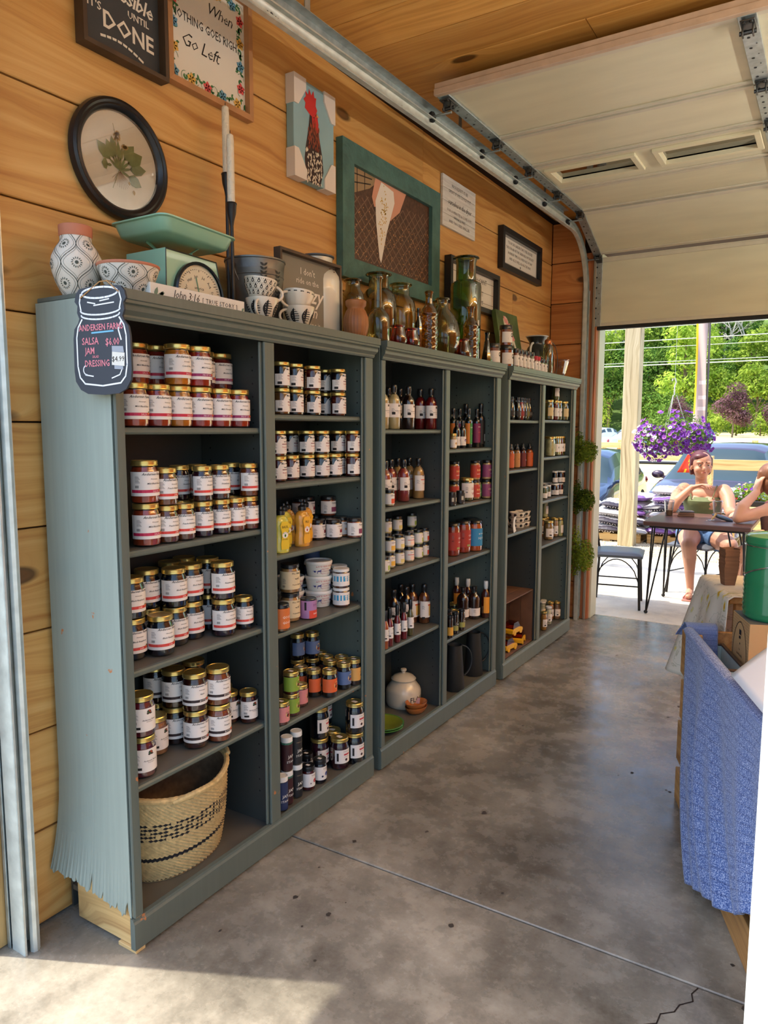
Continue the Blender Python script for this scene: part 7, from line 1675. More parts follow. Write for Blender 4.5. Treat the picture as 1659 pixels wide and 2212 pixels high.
# ------------------------------------------------------------------ table with flowered cloth
t = lb('side_table', 'wooden table hidden under the flowered cloth', 'table', .17, .135, 0)
part('tabletop', MB().bbox(.0, .85, .0, .40, .780, .806, .003), MATS['crate_wood'], t)
for a in (.03, .78):
    for b in (.02, .34): part('leg', MB().bbox(a, a + .04, b, b + .04, 0, .779, .002), MATS['crate_wood'], t)
def flower_mat():
    m, nt, b = newmat('flower_cloth'); L = nt.links
    mp = mapping(nt, (1, 1, 1), 'UV')
    vo = N(nt, 'ShaderNodeTexVoronoi'); vo.inputs['Scale'].default_value = 9; L.new(mp.outputs[0], vo.inputs['Vector'])
    n1 = N(nt, 'ShaderNodeTexNoise'); n1.inputs['Scale'].default_value = 22; n1.inputs['Detail'].default_value = 4; L.new(mp.outputs[0], n1.inputs['Vector'])
    ad = N(nt, 'ShaderNodeMath', operation='MULTIPLY_ADD'); L.new(n1.outputs['Fac'], ad.inputs[0]); ad.inputs[1].default_value = .5; L.new(vo.outputs['Distance'], ad.inputs[2])
    r = ramp(nt, [(.36, (200, 150, 20)), (.44, (226, 206, 110)), (.52, (206, 206, 170)), (.58, (226, 218, 200))]); L.new(ad.outputs[0], r.inputs[0])
    n2 = N(nt, 'ShaderNodeTexNoise'); n2.inputs['Scale'].default_value = 5; n2.inputs['Detail'].default_value = 6; n2.inputs['Distortion'].default_value = 1.4; L.new(mp.outputs[0], n2.inputs['Vector'])
    r2 = ramp(nt, [(.475, (255, 255, 255)), (.492, (150, 156, 120)), (.508, (255, 255, 255))]); L.new(n2.outputs['Fac'], r2.inputs[0])
    mx = N(nt, 'ShaderNodeMixRGB', blend_type='MULTIPLY'); mx.inputs[0].default_value = .6; L.new(r.outputs[0], mx.inputs[1]); L.new(r2.outputs[0], mx.inputs[2])
    L.new(mx.outputs[0], b.inputs['Base Color']); b.inputs['Roughness'].default_value = .85; MATS['flower_cloth'] = m
flower_mat()
def floral(u, v):
    # u along b (0 near .. 1 far), v from hem (0) over the edge (.72) on to the table top (1)
    b = .105 + .445 * u
    if v < .72:
        q = v / .72; f = .012 * sin(u * 24 + 2) * (1 - q) + .022 * sin(u * 11) * (1 - q)
        a = .160 - (.085 * (1 - q) ** 1.0) * (u ** .7) - .03 * (1 - q) + f * .8
        return (a, b + .03 * (1 - q) * (u - .5), .38 + (.812 - .38) * q)
    q = (v - .72) / .28
    return (.163 + .87 * q, b - .0 * q, .8125 + .0012 * sin(u * 30))
t = lb('flowered_tablecloth', 'cream tablecloth with yellow flowers hanging off the side table', 'tablecloth', 0, 0, 0)
me = sheet(48, 40, floral, .0025); me.materials.append(MATS['flower_cloth']); obj('cloth', me, t)
def floral2(u, v):     # far side overhang
    a = .163 + .87 * u
    return (a - .10 * (1 - v) * (1 - u) ** 3, .552 + .03 * (1 - v) + .012 * sin(u * 30) * (1 - v), .40 + .41 * v)
me = sheet(40, 12, floral2, .0025); me.materials.append(MATS['flower_cloth']); obj('cloth_end', me, t)
# nested chip baskets, galvanised pail of mitts
M('chip_wood', (140, 96, 66), .7, var=.25, vs=18, stretch=(.3, .3, 3))
for k in range(7):
    q = lb('chip_basket', 'brown wood chip basket, %s from bottom of the nested stack' % ORD[k], 'basket', .212, .330, .8165 + k * .0125, .15 + .03 * (k % 3), 'nested brown chip baskets')
    mb = MB()
    for s0, s1, z0, z1 in ((.020, .029, 0, .072),):
        for (c0, c1) in (((-1, -1), (1, -1)), ((1, -1), (1, 1)), ((1, 1), (-1, 1)), ((-1, 1), (-1, -1))):
            mb.av([(c0[0] * s0, c0[1] * s0, z0), (c1[0] * s0, c1[1] * s0, z0), (c1[0] * s1, c1[1] * s1, z1), (c0[0] * s1, c0[1] * s1, z1 + .004)]); n_ = len(mb.v); mb.af([(n_ - 4, n_ - 3, n_ - 2, n_ - 1)])
            mb.av([(c0[0] * (s0 - .0012), c0[1] * (s0 - .0012), z0), (c1[0] * (s0 - .0012), c1[1] * (s0 - .0012), z0), (c1[0] * (s1 - .0012), c1[1] * (s1 - .0012), z1), (c0[0] * (s1 - .0012), c0[1] * (s1 - .0012), z1 + .004)]); n_ = len(mb.v); mb.af([(n_ - 1, n_ - 2, n_ - 3, n_ - 4)])
    mb.box(-.020, .020, -.020, .020, 0, .001)
    part('chip_wall', mb, MATS['chip_wood'], q)
t = lb('galvanized_bucket', 'galvanized bucket stuffed with folded linens on the side table', 'bucket', .34, .215, .8165)
part('body', MB().lathe([(0, 0), (.058, 0), (.060, .004), (.068, .085), (.070, .088), (.070, .092), (.082, .165), (.086, .168), (.086, .173), (.080, .172), (.07, .12), (.056, .012), (0, .01)], 36), M('zinc_bright', (160, 160, 148), .4, .75, var=.3, vs=22), t, smooth=True)
def roll(label, a, b, z, c, r, L, rot, cat='towel'):
    q = lb('folded_towel', label, cat, a, b, z, 0, 'linens in the galvanized bucket'); q.rotation_euler = rot
    pts = [((r - .0022 * k * .5) * cos(k * .42), (r - .0022 * k * .5) * sin(k * .42)) for k in range(26)]
    mb = MB(); vs = []
    for y_ in (0, L):
        for p in pts: vs += [(p[0], y_, p[1]), (p[0] * .90, y_, p[1] * .90)]
    bq = mb.av(vs); n2 = len(pts) * 2
    for k in range(len(pts) - 1): i = 2 * k; mb.af([(i, i + 2, i + 2 + n2, i + n2), (i + 1, i + 1 + n2, i + 3 + n2, i + 3), (i, i + 1, i + 3, i + 2), (i + n2, i + 2 + n2, i + 3 + n2, i + 1 + n2)], bq)
    part('rolled_cloth', mb, M('towel_%d' % c[0], c, .9, var=.12, vs=60), q, smooth=True)
roll('cream rolled towel at left of the bucket', .300, .19, .950, (214, 196, 160), .030, .11, (radians(60), 0, TB + .3))
roll('dark red rolled towel standing tallest in bucket', .365, .23, 1.00, (132, 28, 44), .036, .12, (radians(55), 0, TB - .3))
roll('navy rolled towel at right of the bucket', .380, .16, .945, (40, 50, 90), .026, .10, (radians(70), 0, TB + .9))
roll('brown striped rolled towel at the back of bucket', .335, .26, .985, (92, 60, 50), .030, .12, (radians(65), 0, TB))
# ================================================================== outside, beyond the far door
gr = struct('ground')
ZY = [(7.35, -.004), (9.7, -.004), (10.6, -.42), (16, -.40), (24, -.05), (60, 0), (119, .36), (150, .8), (158, 1.1), (184, 9.4), (236, 36.7), (327, 86)]
KF = 2.6
def far(x, y): return (1.556 + KF * (x - 1.556), -1.226 + KF * (y + 1.226))
def gz(x, y): return lerp_t(ZY, y)
def strip(nm, y0, y1, mat, nx=24, ny=8, x0=-60, x1=34):
    mb = MB(); mb.grid(nx, ny, lambda u, v: (x0 + (x1 - x0) * u, y0 + (y1 - y0) * v, gz(0, y0 + (y1 - y0) * v) + .03 * sin(u * 60 + v * 9) * (y0 > 12)))
    return part(nm, mb, mat, gr, smooth=True)
M('dry_grass', (214, 196, 132), .95, var=.16, vs=1.2); M('lawn', (190, 190, 110), .95, var=.2, vs=.8); M('road', (206, 202, 196), .9, var=.05, vs=.6); M('hill_green', (90, 116, 50), .95, var=.35, vs=.5)
strip('gravel_lot', 7.352, 16.5, MATS['gravel'], 20, 24, -8, 10); strip('grass_verge', 16.5, 34, MATS['dry_grass']); strip('driveway', 34, 46, MATS['road']); strip('grass_verge', 46, 68, MATS['dry_grass'])
strip('road_surface', 68, 93, MATS['road'], 24, 8, -120, 60); strip('lawn', 93, 158, MATS['dry_grass'], 24, 14, -140, 80); strip('hillside', 158, 326, MATS['hill_green'], 24, 20, -240, 120)
# rough gravel stones close to the slab edge
mb = MB(); rg = random.Random(5)
for k in range(2600):
    x, y = rg.uniform(-1.4, 1.7), rg.uniform(7.36, 9.2); r = rg.uniform(.006, .017)
    b = mb.av([(x + r * rg.uniform(.6, 1.1) * cos(a), y + r * rg.uniform(.6, 1.1) * sin(a), -.004) for a in (0, 1.6, 3.1, 4.7)] + [(x, y, r * .8)]); mb.af([(0, 1, 4), (1, 2, 4), (2, 3, 4), (3, 0, 4)], b)
part('gravel_stones', mb, M('stone', (196, 186, 164), .9, var=.3, vs=9), gr, kind='stuff')

def leafmat(name, c1, c2):
    m = bpy.data.materials.new(name); m.use_nodes = True; nt = m.node_tree; nt.nodes.clear(); L = nt.links
    out = N(nt, 'ShaderNodeOutputMaterial'); d = N(nt, 'ShaderNodeBsdfDiffuse'); t = N(nt, 'ShaderNodeBsdfTranslucent'); mx = N(nt, 'ShaderNodeMixShader'); mx.inputs[0].default_value = .35
    mp = mapping(nt, (1, 1, 1), 'Object', 9.0); nz = N(nt, 'ShaderNodeTexNoise'); nz.inputs['Scale'].default_value = 1.6; nz.inputs['Detail'].default_value = 3; L.new(mp.outputs[0], nz.inputs['Vector'])
    r = ramp(nt, [(.35, c1), (.65, c2)]); L.new(nz.outputs['Fac'], r.inputs[0])
    oi = N(nt, 'ShaderNodeObjectInfo'); hs = N(nt, 'ShaderNodeHueSaturation'); mr = N(nt, 'ShaderNodeMapRange'); mr.inputs[3].default_value = .75; mr.inputs[4].default_value = 1.3
    L.new(oi.outputs['Random'], mr.inputs[0]); L.new(mr.outputs[0], hs.inputs['Value']); L.new(r.outputs[0], hs.inputs['Color'])
    L.new(hs.outputs[0], d.inputs[0]); L.new(hs.outputs[0], t.inputs[0]); L.new(d.outputs[0], mx.inputs[1]); L.new(t.outputs[0], mx.inputs[2]); L.new(mx.outputs[0], out.inputs[0])
    MATS[name] = m; return m
leafmat('leaf_spring', (104, 138, 44), (176, 196, 84)); leafmat('leaf_mid', (66, 104, 48), (128, 160, 70)); leafmat('leaf_dark', (40, 76, 48), (88, 124, 66)); leafmat('leaf_plum', (84, 60, 66), (140, 106, 112))
leafmat('leaf_box', (60, 78, 28), (120, 136, 48)); leafmat('leaf_petunia', (70, 110, 50), (130, 160, 76))
M('bark', (112, 96, 78), .9, var=.3, vs=5); M('bark_pale', (190, 182, 166), .9, var=.15, vs=5)
def leaves(mb, blobs, n, size, rg, flat=.5, hollow=.55):
    tot = sum(b[3] * b[4] * b[5] for b in blobs) or 1
    for cx, cy, cz, rx, ry, rz in blobs:
        for k in range(int(n * rx * ry * rz / tot)):
            while True:
                d = Vector((rg.gauss(0, 1), rg.gauss(0, 1), rg.gauss(0, 1)))
                if d.length > .01: break
            d.normalize(); q = hollow + (1 - hollow) * rg.random() ** .6
            p = Vector((cx + d.x * rx * q, cy + d.y * ry * q, cz + d.z * rz * q))
            s = size * rg.uniform(.6, 1.3); nrm = (d + Vector((rg.uniform(-1, 1), rg.uniform(-1, 1), rg.uniform(-.4, 1.2))) * .8).normalized()
            t = nrm.cross(Vector((rg.uniform(-1, 1), rg.uniform(-1, 1), rg.uniform(-1, 1)))).normalized(); w = nrm.cross(t)
            b = mb.av([p - t * s, p - w * s * flat, p + t * s, p + w * s * flat]); mb.af([(0, 1, 2, 3)], b)
    return mb
def tree_proto(kind, leafm, seed, R_=2.6, H_=6.5, n=2600, size=.17, barkm='bark', trunk=.16):
    rg = random.Random(seed); t = thing('tree', '', 'tree')
    blobs = []
    for k in range(11):
        a = rg.uniform(0, 6.28); z = rg.uniform(.35, 1.0); rr = R_ * .62 * (1.1 - abs(z - .55)) * rg.uniform(.5, 1)
        s = R_ * rg.uniform(.34, .52); blobs.append((rr * cos(a), rr * sin(a), H_ * z, s, s, s * .8))
    blobs.append((0, 0, H_ * .75, R_ * .6, R_ * .6, R_ * .5))
    part('crown', leaves(MB(), blobs, n, size, rg), MATS[leafm], t, kind='stuff')
    mb = MB(); mb.tube([(0, 0, -.6), (.05, 0, H_ * .3), (-.05, .05, H_ * .6), (0, 0, H_ * .95)], [trunk, trunk * .8, trunk * .5, trunk * .15], 7)
    for k in range(9):
        b = blobs[k]; z0 = H_ * rg.uniform(.28, .6); mb.tube([(0, 0, z0), (b[0] * .5, b[1] * .5, (z0 + b[2]) * .5), (b[0], b[1], b[2])], [trunk * .45, trunk * .28, trunk * .08], 5)
    part('trunk', mb, MATS[barkm], t, smooth=True)
    return t
def bare_tree(seed, H_=8.5):
    rg = random.Random(seed); t = thing('tree', '', 'tree'); mb = MB()
    def br(p, d, L, r, lv):
        q = p + d * L; m_ = p + d * L * .5 + Vector((rg.uniform(-.1, .1), rg.uniform(-.1, .1), 0)) * L; mb.tube([p, m_, q], [r, r * .8, r * .6], 5 if lv else 4, caps=False)
        if lv <= 0: return
        for k in range(3 if lv > 1 else 3):
            nd = (d + Vector((rg.uniform(-.7, .7), rg.uniform(-.7, .7), rg.uniform(-.1, .4)))).normalized(); br(p + d * L * rg.uniform(.55, 1), nd, L * rg.uniform(.5, .75), r * .55, lv - 1)
    br(Vector((0, 0, -.5)), Vector((.03, 0, 1)), H_ * .45, .13, 4)
    part('branches', mb, MATS['bark_pale'], t)
    part('sparse_leaves', leaves(MB(), [(0, 0, H_ * .75, 1.6, 1.6, 1.6)], 140, .13, rg), MATS['leaf_spring'], t, kind='stuff')
    return t
protos = [(tree_proto('s', 'leaf_spring', 1), 'yellow green leafy tree'), (tree_proto('m', 'leaf_mid', 2), 'mid green leafy tree'), (tree_proto('d', 'leaf_dark', 3), 'dark green leafy tree'), (tree_proto('m2', 'leaf_mid', 4, 2.9, 5.5), 'broad mid green tree'), (tree_proto('s2', 'leaf_spring', 5, 2.3, 7.5), 'tall yellow green tree')]
rg = random.Random(12); used_p = set(); spots = []
for row, yy in enumerate((59, 63, 67, 71.5, 76.5, 82, 88)):
    sp_ = 3.1 if row < 5 else 4.2
    x = -34 + rg.uniform(0, 2)
    while x < 12:
        vis = -23 - .1 * (yy - 60) < x < 2
        spots.append((x, yy + rg.uniform(-1.4, 1.4), row)); x += sp_ * rg.uniform(.75, 1.25) * (1 if vis else 2.2)
ROWN = ['at the foot of the hill', 'low on the hillside', 'a third of the way up the hill', 'halfway up the hillside', 'high on the hillside', 'near the top of the hill', 'along the crest of the hill']
rc = {}
for x, y, row in spots:
    k = rg.choice((0, 0, 1, 1, 2, 3, 4) if row < 3 else (1, 2, 2, 3, 4, 0))
    root, nm = protos[k]
    o = root if k not in used_p else copy_tree(root); used_p.add(k)
    s = rg.uniform(.72, 1.12); s *= KF; X, Y = far(x, y); o.location = (X, Y, gz(X, Y) - .5); o.scale = (s, s, s * rg.uniform(.9, 1.15)); o.rotation_euler = (0, 0, rg.uniform(0, 6.28))
    rc[row] = rc.get(row, 0) + 1
    i = rc[row]; o['label'] = '%s %s, %s' % (nm, ROWN[row], ('number %d from the left' % i) if i > 13 else ORD[i - 1] + ' from left'); o['group'] = 'trees on the far hillside'
bt = [bare_tree(21), bare_tree(22)]
for i, (x, y) in enumerate(((-17.8, 72), (-14.4, 70), (-11.8, 70), (-8.9, 69), (-7.4, 70), (-5.6, 68))):
    o = bt[i % 2] if i < 2 else copy_tree(bt[i % 2]); X, Y = far(x, y); o.location = (X, Y, gz(X, Y) + 4.0); o.rotation_euler = (0, 0, i * 1.3); s = KF * (1.0 + .1 * (i % 3)); o.scale = (s, s, s)
    o['label'] = 'pale bare branched tree among the green ones, %s from left' % ORD[i]; o['group'] = 'bare trees on the hillside'
def shrub(label, x, y, r, h, m, n=1500, size=.10, nm='shrub', z=None):
    rg = random.Random(int(x * 7 + y * 3) + 99); X, Y = far(x, y); t = thing(nm, label, nm, (X, Y, gz(X, Y))); t.scale = (KF, KF, KF)
    bl = [(rg.uniform(-.5, .5) * r, rg.uniform(-.5, .5) * r, h * rg.uniform(.3, .7), r * .6, r * .6, h * .35) for _ in range(6)] + [(0, 0, h * .5, r * .8, r * .8, h * .5)]
    part('foliage', leaves(MB(), bl, n, size, rg), MATS[m], t, kind='stuff'); part('stem', MB().cyl((0, 0, -.1), (0, 0, h * .6), .06, .03, 6), MATS['bark'], t); return t
shrub('round light green bush left of the wooden post', -13.0, 50, 1.6, 2.9, 'leaf_spring'); shrub('second green bush right behind the wooden post', -8.6, 52, 2.0, 3.2, 'leaf_mid')
for i in range(7): shrub('low green hedge plant behind the plum tree, %s from left' % ORD[i], -5.2 + i * 1.35, 49.5, 1.0, 1.5, 'leaf_spring', 700, .09)
pt = tree_proto('p', 'leaf_plum', 31, 1.25, 2.7, 3000, .075, 'bark', .06); X, Y = far(-3.6, 45); pt.location = (X, Y, gz(0, Y)); pt.scale = (KF,) * 3; pt['label'] = 'purple leaved ornamental tree standing alone on the lawn'
p2 = copy_tree(pt); X, Y = far(-1.05, 46); p2.location = (X, Y, gz(0, Y)); p2.rotation_euler = (0, 0, 2); p2['label'] = 'purple leaved tree cut by the right edge of view'
p3 = copy_tree(pt); X, Y = far(-6.7, 47); p3.location = (X, Y, gz(0, Y)); p3.rotation_euler = (0, 0, 4); p3.scale = (.8 * KF,) * 3; p3['label'] = 'smaller purple leaved tree behind the hanging flower basket'
# wires
for i, (z, r) in enumerate(((5.55, .012), (5.03, .018), (4.75, .012), (4.17, .012), (4.06, .022))):
    t = thing('power_line', 'pale overhead cable crossing before the trees, %s from top' % ORD[i], 'cable', (0, 30, z), group='overhead cables')
    part('cable', MB().tube([(-40 + 5 * k, 0, .004 * (k - 7) ** 2 - .10 * (i == 1) * (k > 8)) for k in range(15)], r, 5), M('cable_pale', (186, 192, 190), .5), t)

# ------------------------------------------------------------------ cars
M('tyre', (30, 30, 32), .85); M('alloy', (170, 172, 176), .3, .8); M('car_glass', (50, 66, 70), .16, spec=.5); M('lamp_glass', (214, 220, 224), .12, coat=1.0); M('tail_red', (150, 26, 30), .2, coat=1.0); M('trim_black', (24, 24, 26), .5)
def carpaint(n, c): return M(n, c, .28, .35, coat=1.0)
def car(name, label, loc, rz, paint, L=4.5, W_=1.84, H_=1.62, detail=True):
    t = thing(name, label, 'car', loc, (0, 0, rz))
    # stations along length: y, half width low, belt z, belt half width, roof z, roof half width ; front at -y
    hl = L / 2; hw = W_ / 2
    ST = [(-hl, .80, .62, .74, .62, .60), (-hl + .12, .94, .76, .86, .78, .70), (-hl + .75, 1, .90, .92, .93, .80), (-hl + 1.12, 1, .97, .94, .99, .82), (-hl + 1.75, 1, 1.0, .94, 1.50, .66), (-hl + 2.2, 1, 1.0, .94, 1.60, .68), (hl - 1.3, 1, 1.02, .94, 1.60, .68), (hl - .65, .99, 1.05, .93, 1.48, .66), (hl - .18, .95, 1.02, .88, 1.08, .70), (hl, .86, .80, .78, .82, .70)]
    zs = H_ / 1.62
    def ring(s):
        y, wl, zb, wb, zr, wr_ = s; zb *= zs; zr *= zs
        pts = [(wl * .93, .24), (wl, .36), (wl, .58 if zb > .7 else .5), ((wl + wb) / 2, zb * .92), (wb, zb), (wb * .5 + wr_ * .5 + .02, (zb + zr) / 2), (wr_ + .04, zr - .05 * (zr > zb + .1)), (wr_ * .8, zr), (wr_ * .4, zr + .015), (0, zr + .02)]
        a = [(p[0] * hw, y, p[1]) for p in pts]; return a + [(-x, y_, z) for x, y_, z in a[::-1][1:]]
    # subdivide stations
    S2 = []
    for a, b in zip(ST[:-1], ST[1:]):
        for k in range(3): S2.append(tuple(a[i] + (b[i] - a[i]) * k / 3 for i in range(6)))
    S2.append(ST[-1]); rs = [ring(s) for s in S2]; k = len(rs[0])
    mb = MB(); b = mb.av([p for r in rs for p in r])
    for j in range(len(rs) - 1):
        for i in range(k - 1):
            mb.mi = 0
            y = (S2[j][0] + S2[j + 1][0]) / 2; cab = -hl + 1.12 < y < hl - .25
            top_ = i in (7, 8, 9, 10); side = i in (5, 12) or (i in (4, 13) and False)
            if cab and i in (5, 12) and -hl + 1.35 < y < hl - .45 and abs(y - (-hl + 2.35)) > .06 and abs(y - (hl - 1.15)) > .05: mb.mi = 1
            if (-hl + 1.14 < y < -hl + 1.72 and 6 <= i <= 11) or (hl - .62 < y < hl - .2 and 6 <= i <= 11): mb.mi = 1
            mb.af([(j * k + i, j * k + i + 1, (j + 1) * k + i + 1, (j + 1) * k + i)], b)
    mb.mi = 0; mb.af([tuple(range(k)), tuple(range((len(rs) - 1) * k + k - 1, (len(rs) - 1) * k - 1, -1))], b)
    part('car_body', mb, [paint, MATS['car_glass']], t, smooth=True, fix=True)
    part('underbody', MB().box(-hw * .85, hw * .85, -hl + .1, hl - .1, .2, .35), MATS['trim_black'], t)
    for yy in (-hl + .85, hl - .85):
        for sx in (-1, 1):
            mb = MB(); mb.T = Matrix.Translation((sx * (hw - .13), yy, .33)) @ Matrix.Rotation(sx * pi / 2, 4, 'Y'); mb.lathe([(0, -.08), (.30, -.08), (.33, -.05), (.33, .10), (.30, .13), (.22, .13), (.21, .10)], 22); w = part('wheel', mb, MATS['tyre'], t, smooth=True)
            mb = MB(); mb.T = Matrix.Translation((sx * (hw - .13), yy, .33)) @ Matrix.Rotation(sx * pi / 2, 4, 'Y'); mb.lathe([(0, .13), (.05, .13), (.06, .11)], 12)
            for q in range(5): a = q * 2 * pi / 5; mb.cyl((.04 * cos(a), .04 * sin(a), .12), (.21 * cos(a), .21 * sin(a), .11), .022, n=6)
            mb.lathe([(.20, .10), (.225, .125), (.225, .10)], 20); part('rim', mb, MATS['alloy'], w)
    for sx in (-1, 1):
        part('headlamp', MB().ell((sx * hw * .72, -hl + .10, .68 * zs), (.20, .13, .085), 12, 8), MATS['lamp_glass'], t, smooth=True)
        part('tail_lamp', MB().ell((sx * hw * .80, hl - .07, .86 * zs), (.13, .08, .11), 10, 6), MATS['tail_red'], t, smooth=True)
        mb = MB(); mb.ell((sx * (hw + .10), -hl + 1.50, 1.05 * zs), (.115, .06, .075), 12, 8).cyl((sx * (hw - .08), -hl + 1.5, .99 * zs), (sx * (hw + .05), -hl + 1.5, 1.02 * zs), .03, n=6); part('wing_mirror', mb, paint, t, smooth=True)
    part('grille', MB().bbox(-.42, .42, -hl - .012, -hl + .03, .42, .60, .008), MATS['trim_black'], t)
    return t
car('car', 'dark blue car parked at left behind the wooden post', (-2.72, 13.15, -.43), .02, carpaint('paint_navy', (46, 62, 92)), 4.5, 1.82, 1.50)
car('car', 'dark maroon car parked facing us behind the seated woman', (-.10, 13.6, -.43), -.10, carpaint('paint_maroon', (66, 44, 62)), 4.6, 1.90, 1.64)
car('car', 'white car far off beside the light blue car', (-12.2, 50, 0), 2.9, carpaint('paint_white', (226, 230, 232)), 4.4)
car('car', 'light blue car beyond the left fence rails, half behind the post', (-6.9, 40, -.02), 1.62, carpaint('paint_ice', (160, 196, 216)), 4.5)
car('car', 'small dark green car parked by the lawn left of plum tree', (-11.9, 95, .2), .25, carpaint('paint_dkgreen', (40, 66, 60)), 4.0, 1.7, 1.4)

# ------------------------------------------------------------------ fences
def rail_fence(label, posts, rails, dep=.05, ph=.14):
    x0, y0 = posts[0]; t = thing('rail_fence', label, 'fence', (x0, y0, gz(x0, y0)))
    for x, y in posts: part('post', MB().bbox(x - x0 - .06, x - x0 + .06, y - y0 + .03, y - y0 + .15, -.1, max(r for r in rails) - gz(x, y) + .12, .004), MATS['rail_wood_y'], t)
    for z in rails:
        for (xa, ya), (xb, yb) in zip(posts[:-1], posts[1:]):
            mb = MB(); d = Vector((xb - xa, yb - ya, 0)); L = d.length; c = Vector(((xa + xb) / 2 - x0, (ya + yb) / 2 - y0, z - gz(x0, y0)))
            mb.bbox(-L / 2, L / 2, -dep / 2, dep / 2, -ph / 2, ph / 2, .004); part('rail', mb, MATS['rail_wood'], t, loc=c, rot=(0, 0, atan2(d.y, d.x)))
    return t
rail_fence('pale timber rail fence with two rails behind the parked cars', [(-9, 17.6), (-6, 17.4), (-3, 17.2), (0, 17.0), (3, 16.8)], (1.07, .79))
rail_fence('single timber rail running in front of the maroon car', [(-.02, 10.3), (2.2, 10.2), (4.4, 10.1)], (.945,), .045, .15)
t = thing('pipe_rail', 'black pipe rail low behind the wooden post', 'rail', (-2.2, 16.2, .70)); part('pipe', MB().cyl((-.6, 0, 0), (1.6, 0, 0), .035, n=8), MATS['trim_black'], t, smooth=True)
for x in (-.5, 1.5): part('pipe_leg', MB().cyl((x, 0, -1.1), (x, 0, 0), .03, n=8), MATS['trim_black'], t, smooth=True)

# ------------------------------------------------------------------ timber post and beam that carry the far porch
t = thing('timber_post', 'square weathered timber post standing at the edge of the slab', 'post', (-.625, 8.13, -.004))
part('post_shaft', MB().bbox(-.094, .094, -.094, .094, 0, 3.2, .006), MATS['post_wood'], t)
t = thing('porch_beam', 'timber porch beam over the outdoor table that holds the flower basket', 'beam', (.25, 5.98, 2.75)); part('beam', MB().bbox(-4, 4.5, -.07, .07, 0, .24, .005), MATS['rail_wood'], t)
t = thing('hanging_basket', 'hanging basket overflowing with purple and white petunias', 'flower basket', (.253, 5.98, 1.36))
rg = random.Random(11)
part('pot', MB().lathe([(0, -.10), (.10, -.10), (.15, .0), (.155, .01), (.14, .01), (.1, -.05), (0, -.06)], 24), M('pot_plastic', (206, 210, 206), .4), t, smooth=True)
bl = [(0, 0, .07, .31, .28, .19)] + [(.23 * cos(a), .22 * sin(a), rg.uniform(-.10, .07), .13, .12, .13) for a in [k * .7 for k in range(9)]]
part('foliage', leaves(MB(), bl, 3800, .014, rg, .6, .5), MATS['leaf_petunia'], t, kind='stuff')
def flowers(cnt, col, eye, bls, size, rg, zone=None):
    mb = MB(); tot = sum(b[3] for b in bls)
    for k in range(cnt):
        b = rg.choice(bls)
        while True:
            d = Vector((rg.gauss(0, 1), rg.gauss(0, 1), rg.gauss(0, 1))).normalized()
            if d.y < .3 and (zone is None or zone(d)): break
        p = Vector((b[0] + d.x * b[3] * 1.03, b[1] + d.y * b[4] * 1.03, b[2] + d.z * b[5] * 1.03)); nrm = (d + Vector((rg.uniform(-.4, .4), -.5, rg.uniform(-.3, .5)))).normalized()
        t1 = nrm.cross(Vector((.1, .2, 1))).normalized(); t2 = nrm.cross(t1); s = size * rg.uniform(.8, 1.2)
        vs = [p - nrm * s * .3] + [p + (t1 * cos(q * pi / 5) + t2 * sin(q * pi / 5)) * s * (1.0 if q % 2 == 0 else .82) + nrm * s * .12 for q in range(10)]
        b_ = mb.av(vs); mb.mi = 0; mb.af([(0, 1 + q, 1 + (q + 1) % 10) for q in range(10)], b_)
        vs = [p - nrm * s * .14 + (t1 * cos(q * pi / 3) + t2 * sin(q * pi / 3)) * s * .26 for q in range(6)]; b_ = mb.av(vs); mb.mi = 1; mb.af([tuple(range(6))], b_)
    return mb
M('petal_purple', (120, 44, 170), .6); M('petal_violet', (160, 76, 196), .6); M('petal_white', (226, 214, 232), .6); M('petal_eye', (52, 18, 80), .6); M('petal_yellow', (238, 200, 100), .6); M('petal_red', (206, 50, 44), .6)
part('purple_petunias', flowers(330, 0, 0, bl, .021, rg, lambda d: d.x > -.5), [MATS['petal_purple'], MATS['petal_eye']], t, kind='stuff'); part('violet_petunias', flowers(150, 0, 0, bl, .020, rg), [MATS['petal_violet'], MATS['petal_eye']], t, kind='stuff')
part('white_petunias', flowers(90, 0, 0, bl, .021, rg, lambda d: d.x < .1), [MATS['petal_white'], MATS['petal_eye']], t, kind='stuff'); part('yellow_petunias', flowers(6, 0, 0, bl, .017, rg, lambda d: d.x > .1), [MATS['petal_yellow'], MATS['petal_yellow']], t, kind='stuff')
mb = MB()
for a in (0.3, 2.4, 4.5): mb.tube([(.15 * cos(a), .15 * sin(a), .01), (.02 * cos(a), .02 * sin(a), .40)], .0035, 5)
mb.tube([(0, 0, .40), (0, 0, .48), (.012, 0, .52), (0, 0, .555), (-.018, 0, .55), (-.024, 0, .53)], .006, 6).tube([(0, 0, .55), (0, 0, 1.39)], .0012, 4)
part('hanger', mb, MATS['white_lid'], t, smooth=True)
part('plant_tag', MB().prism([(-.03, .10), (.03, .03), (.045, .05), (-.01, .14), (-.04, .15)], .001, 'y', -.16), MATS['white_lid'], t, fix=True)

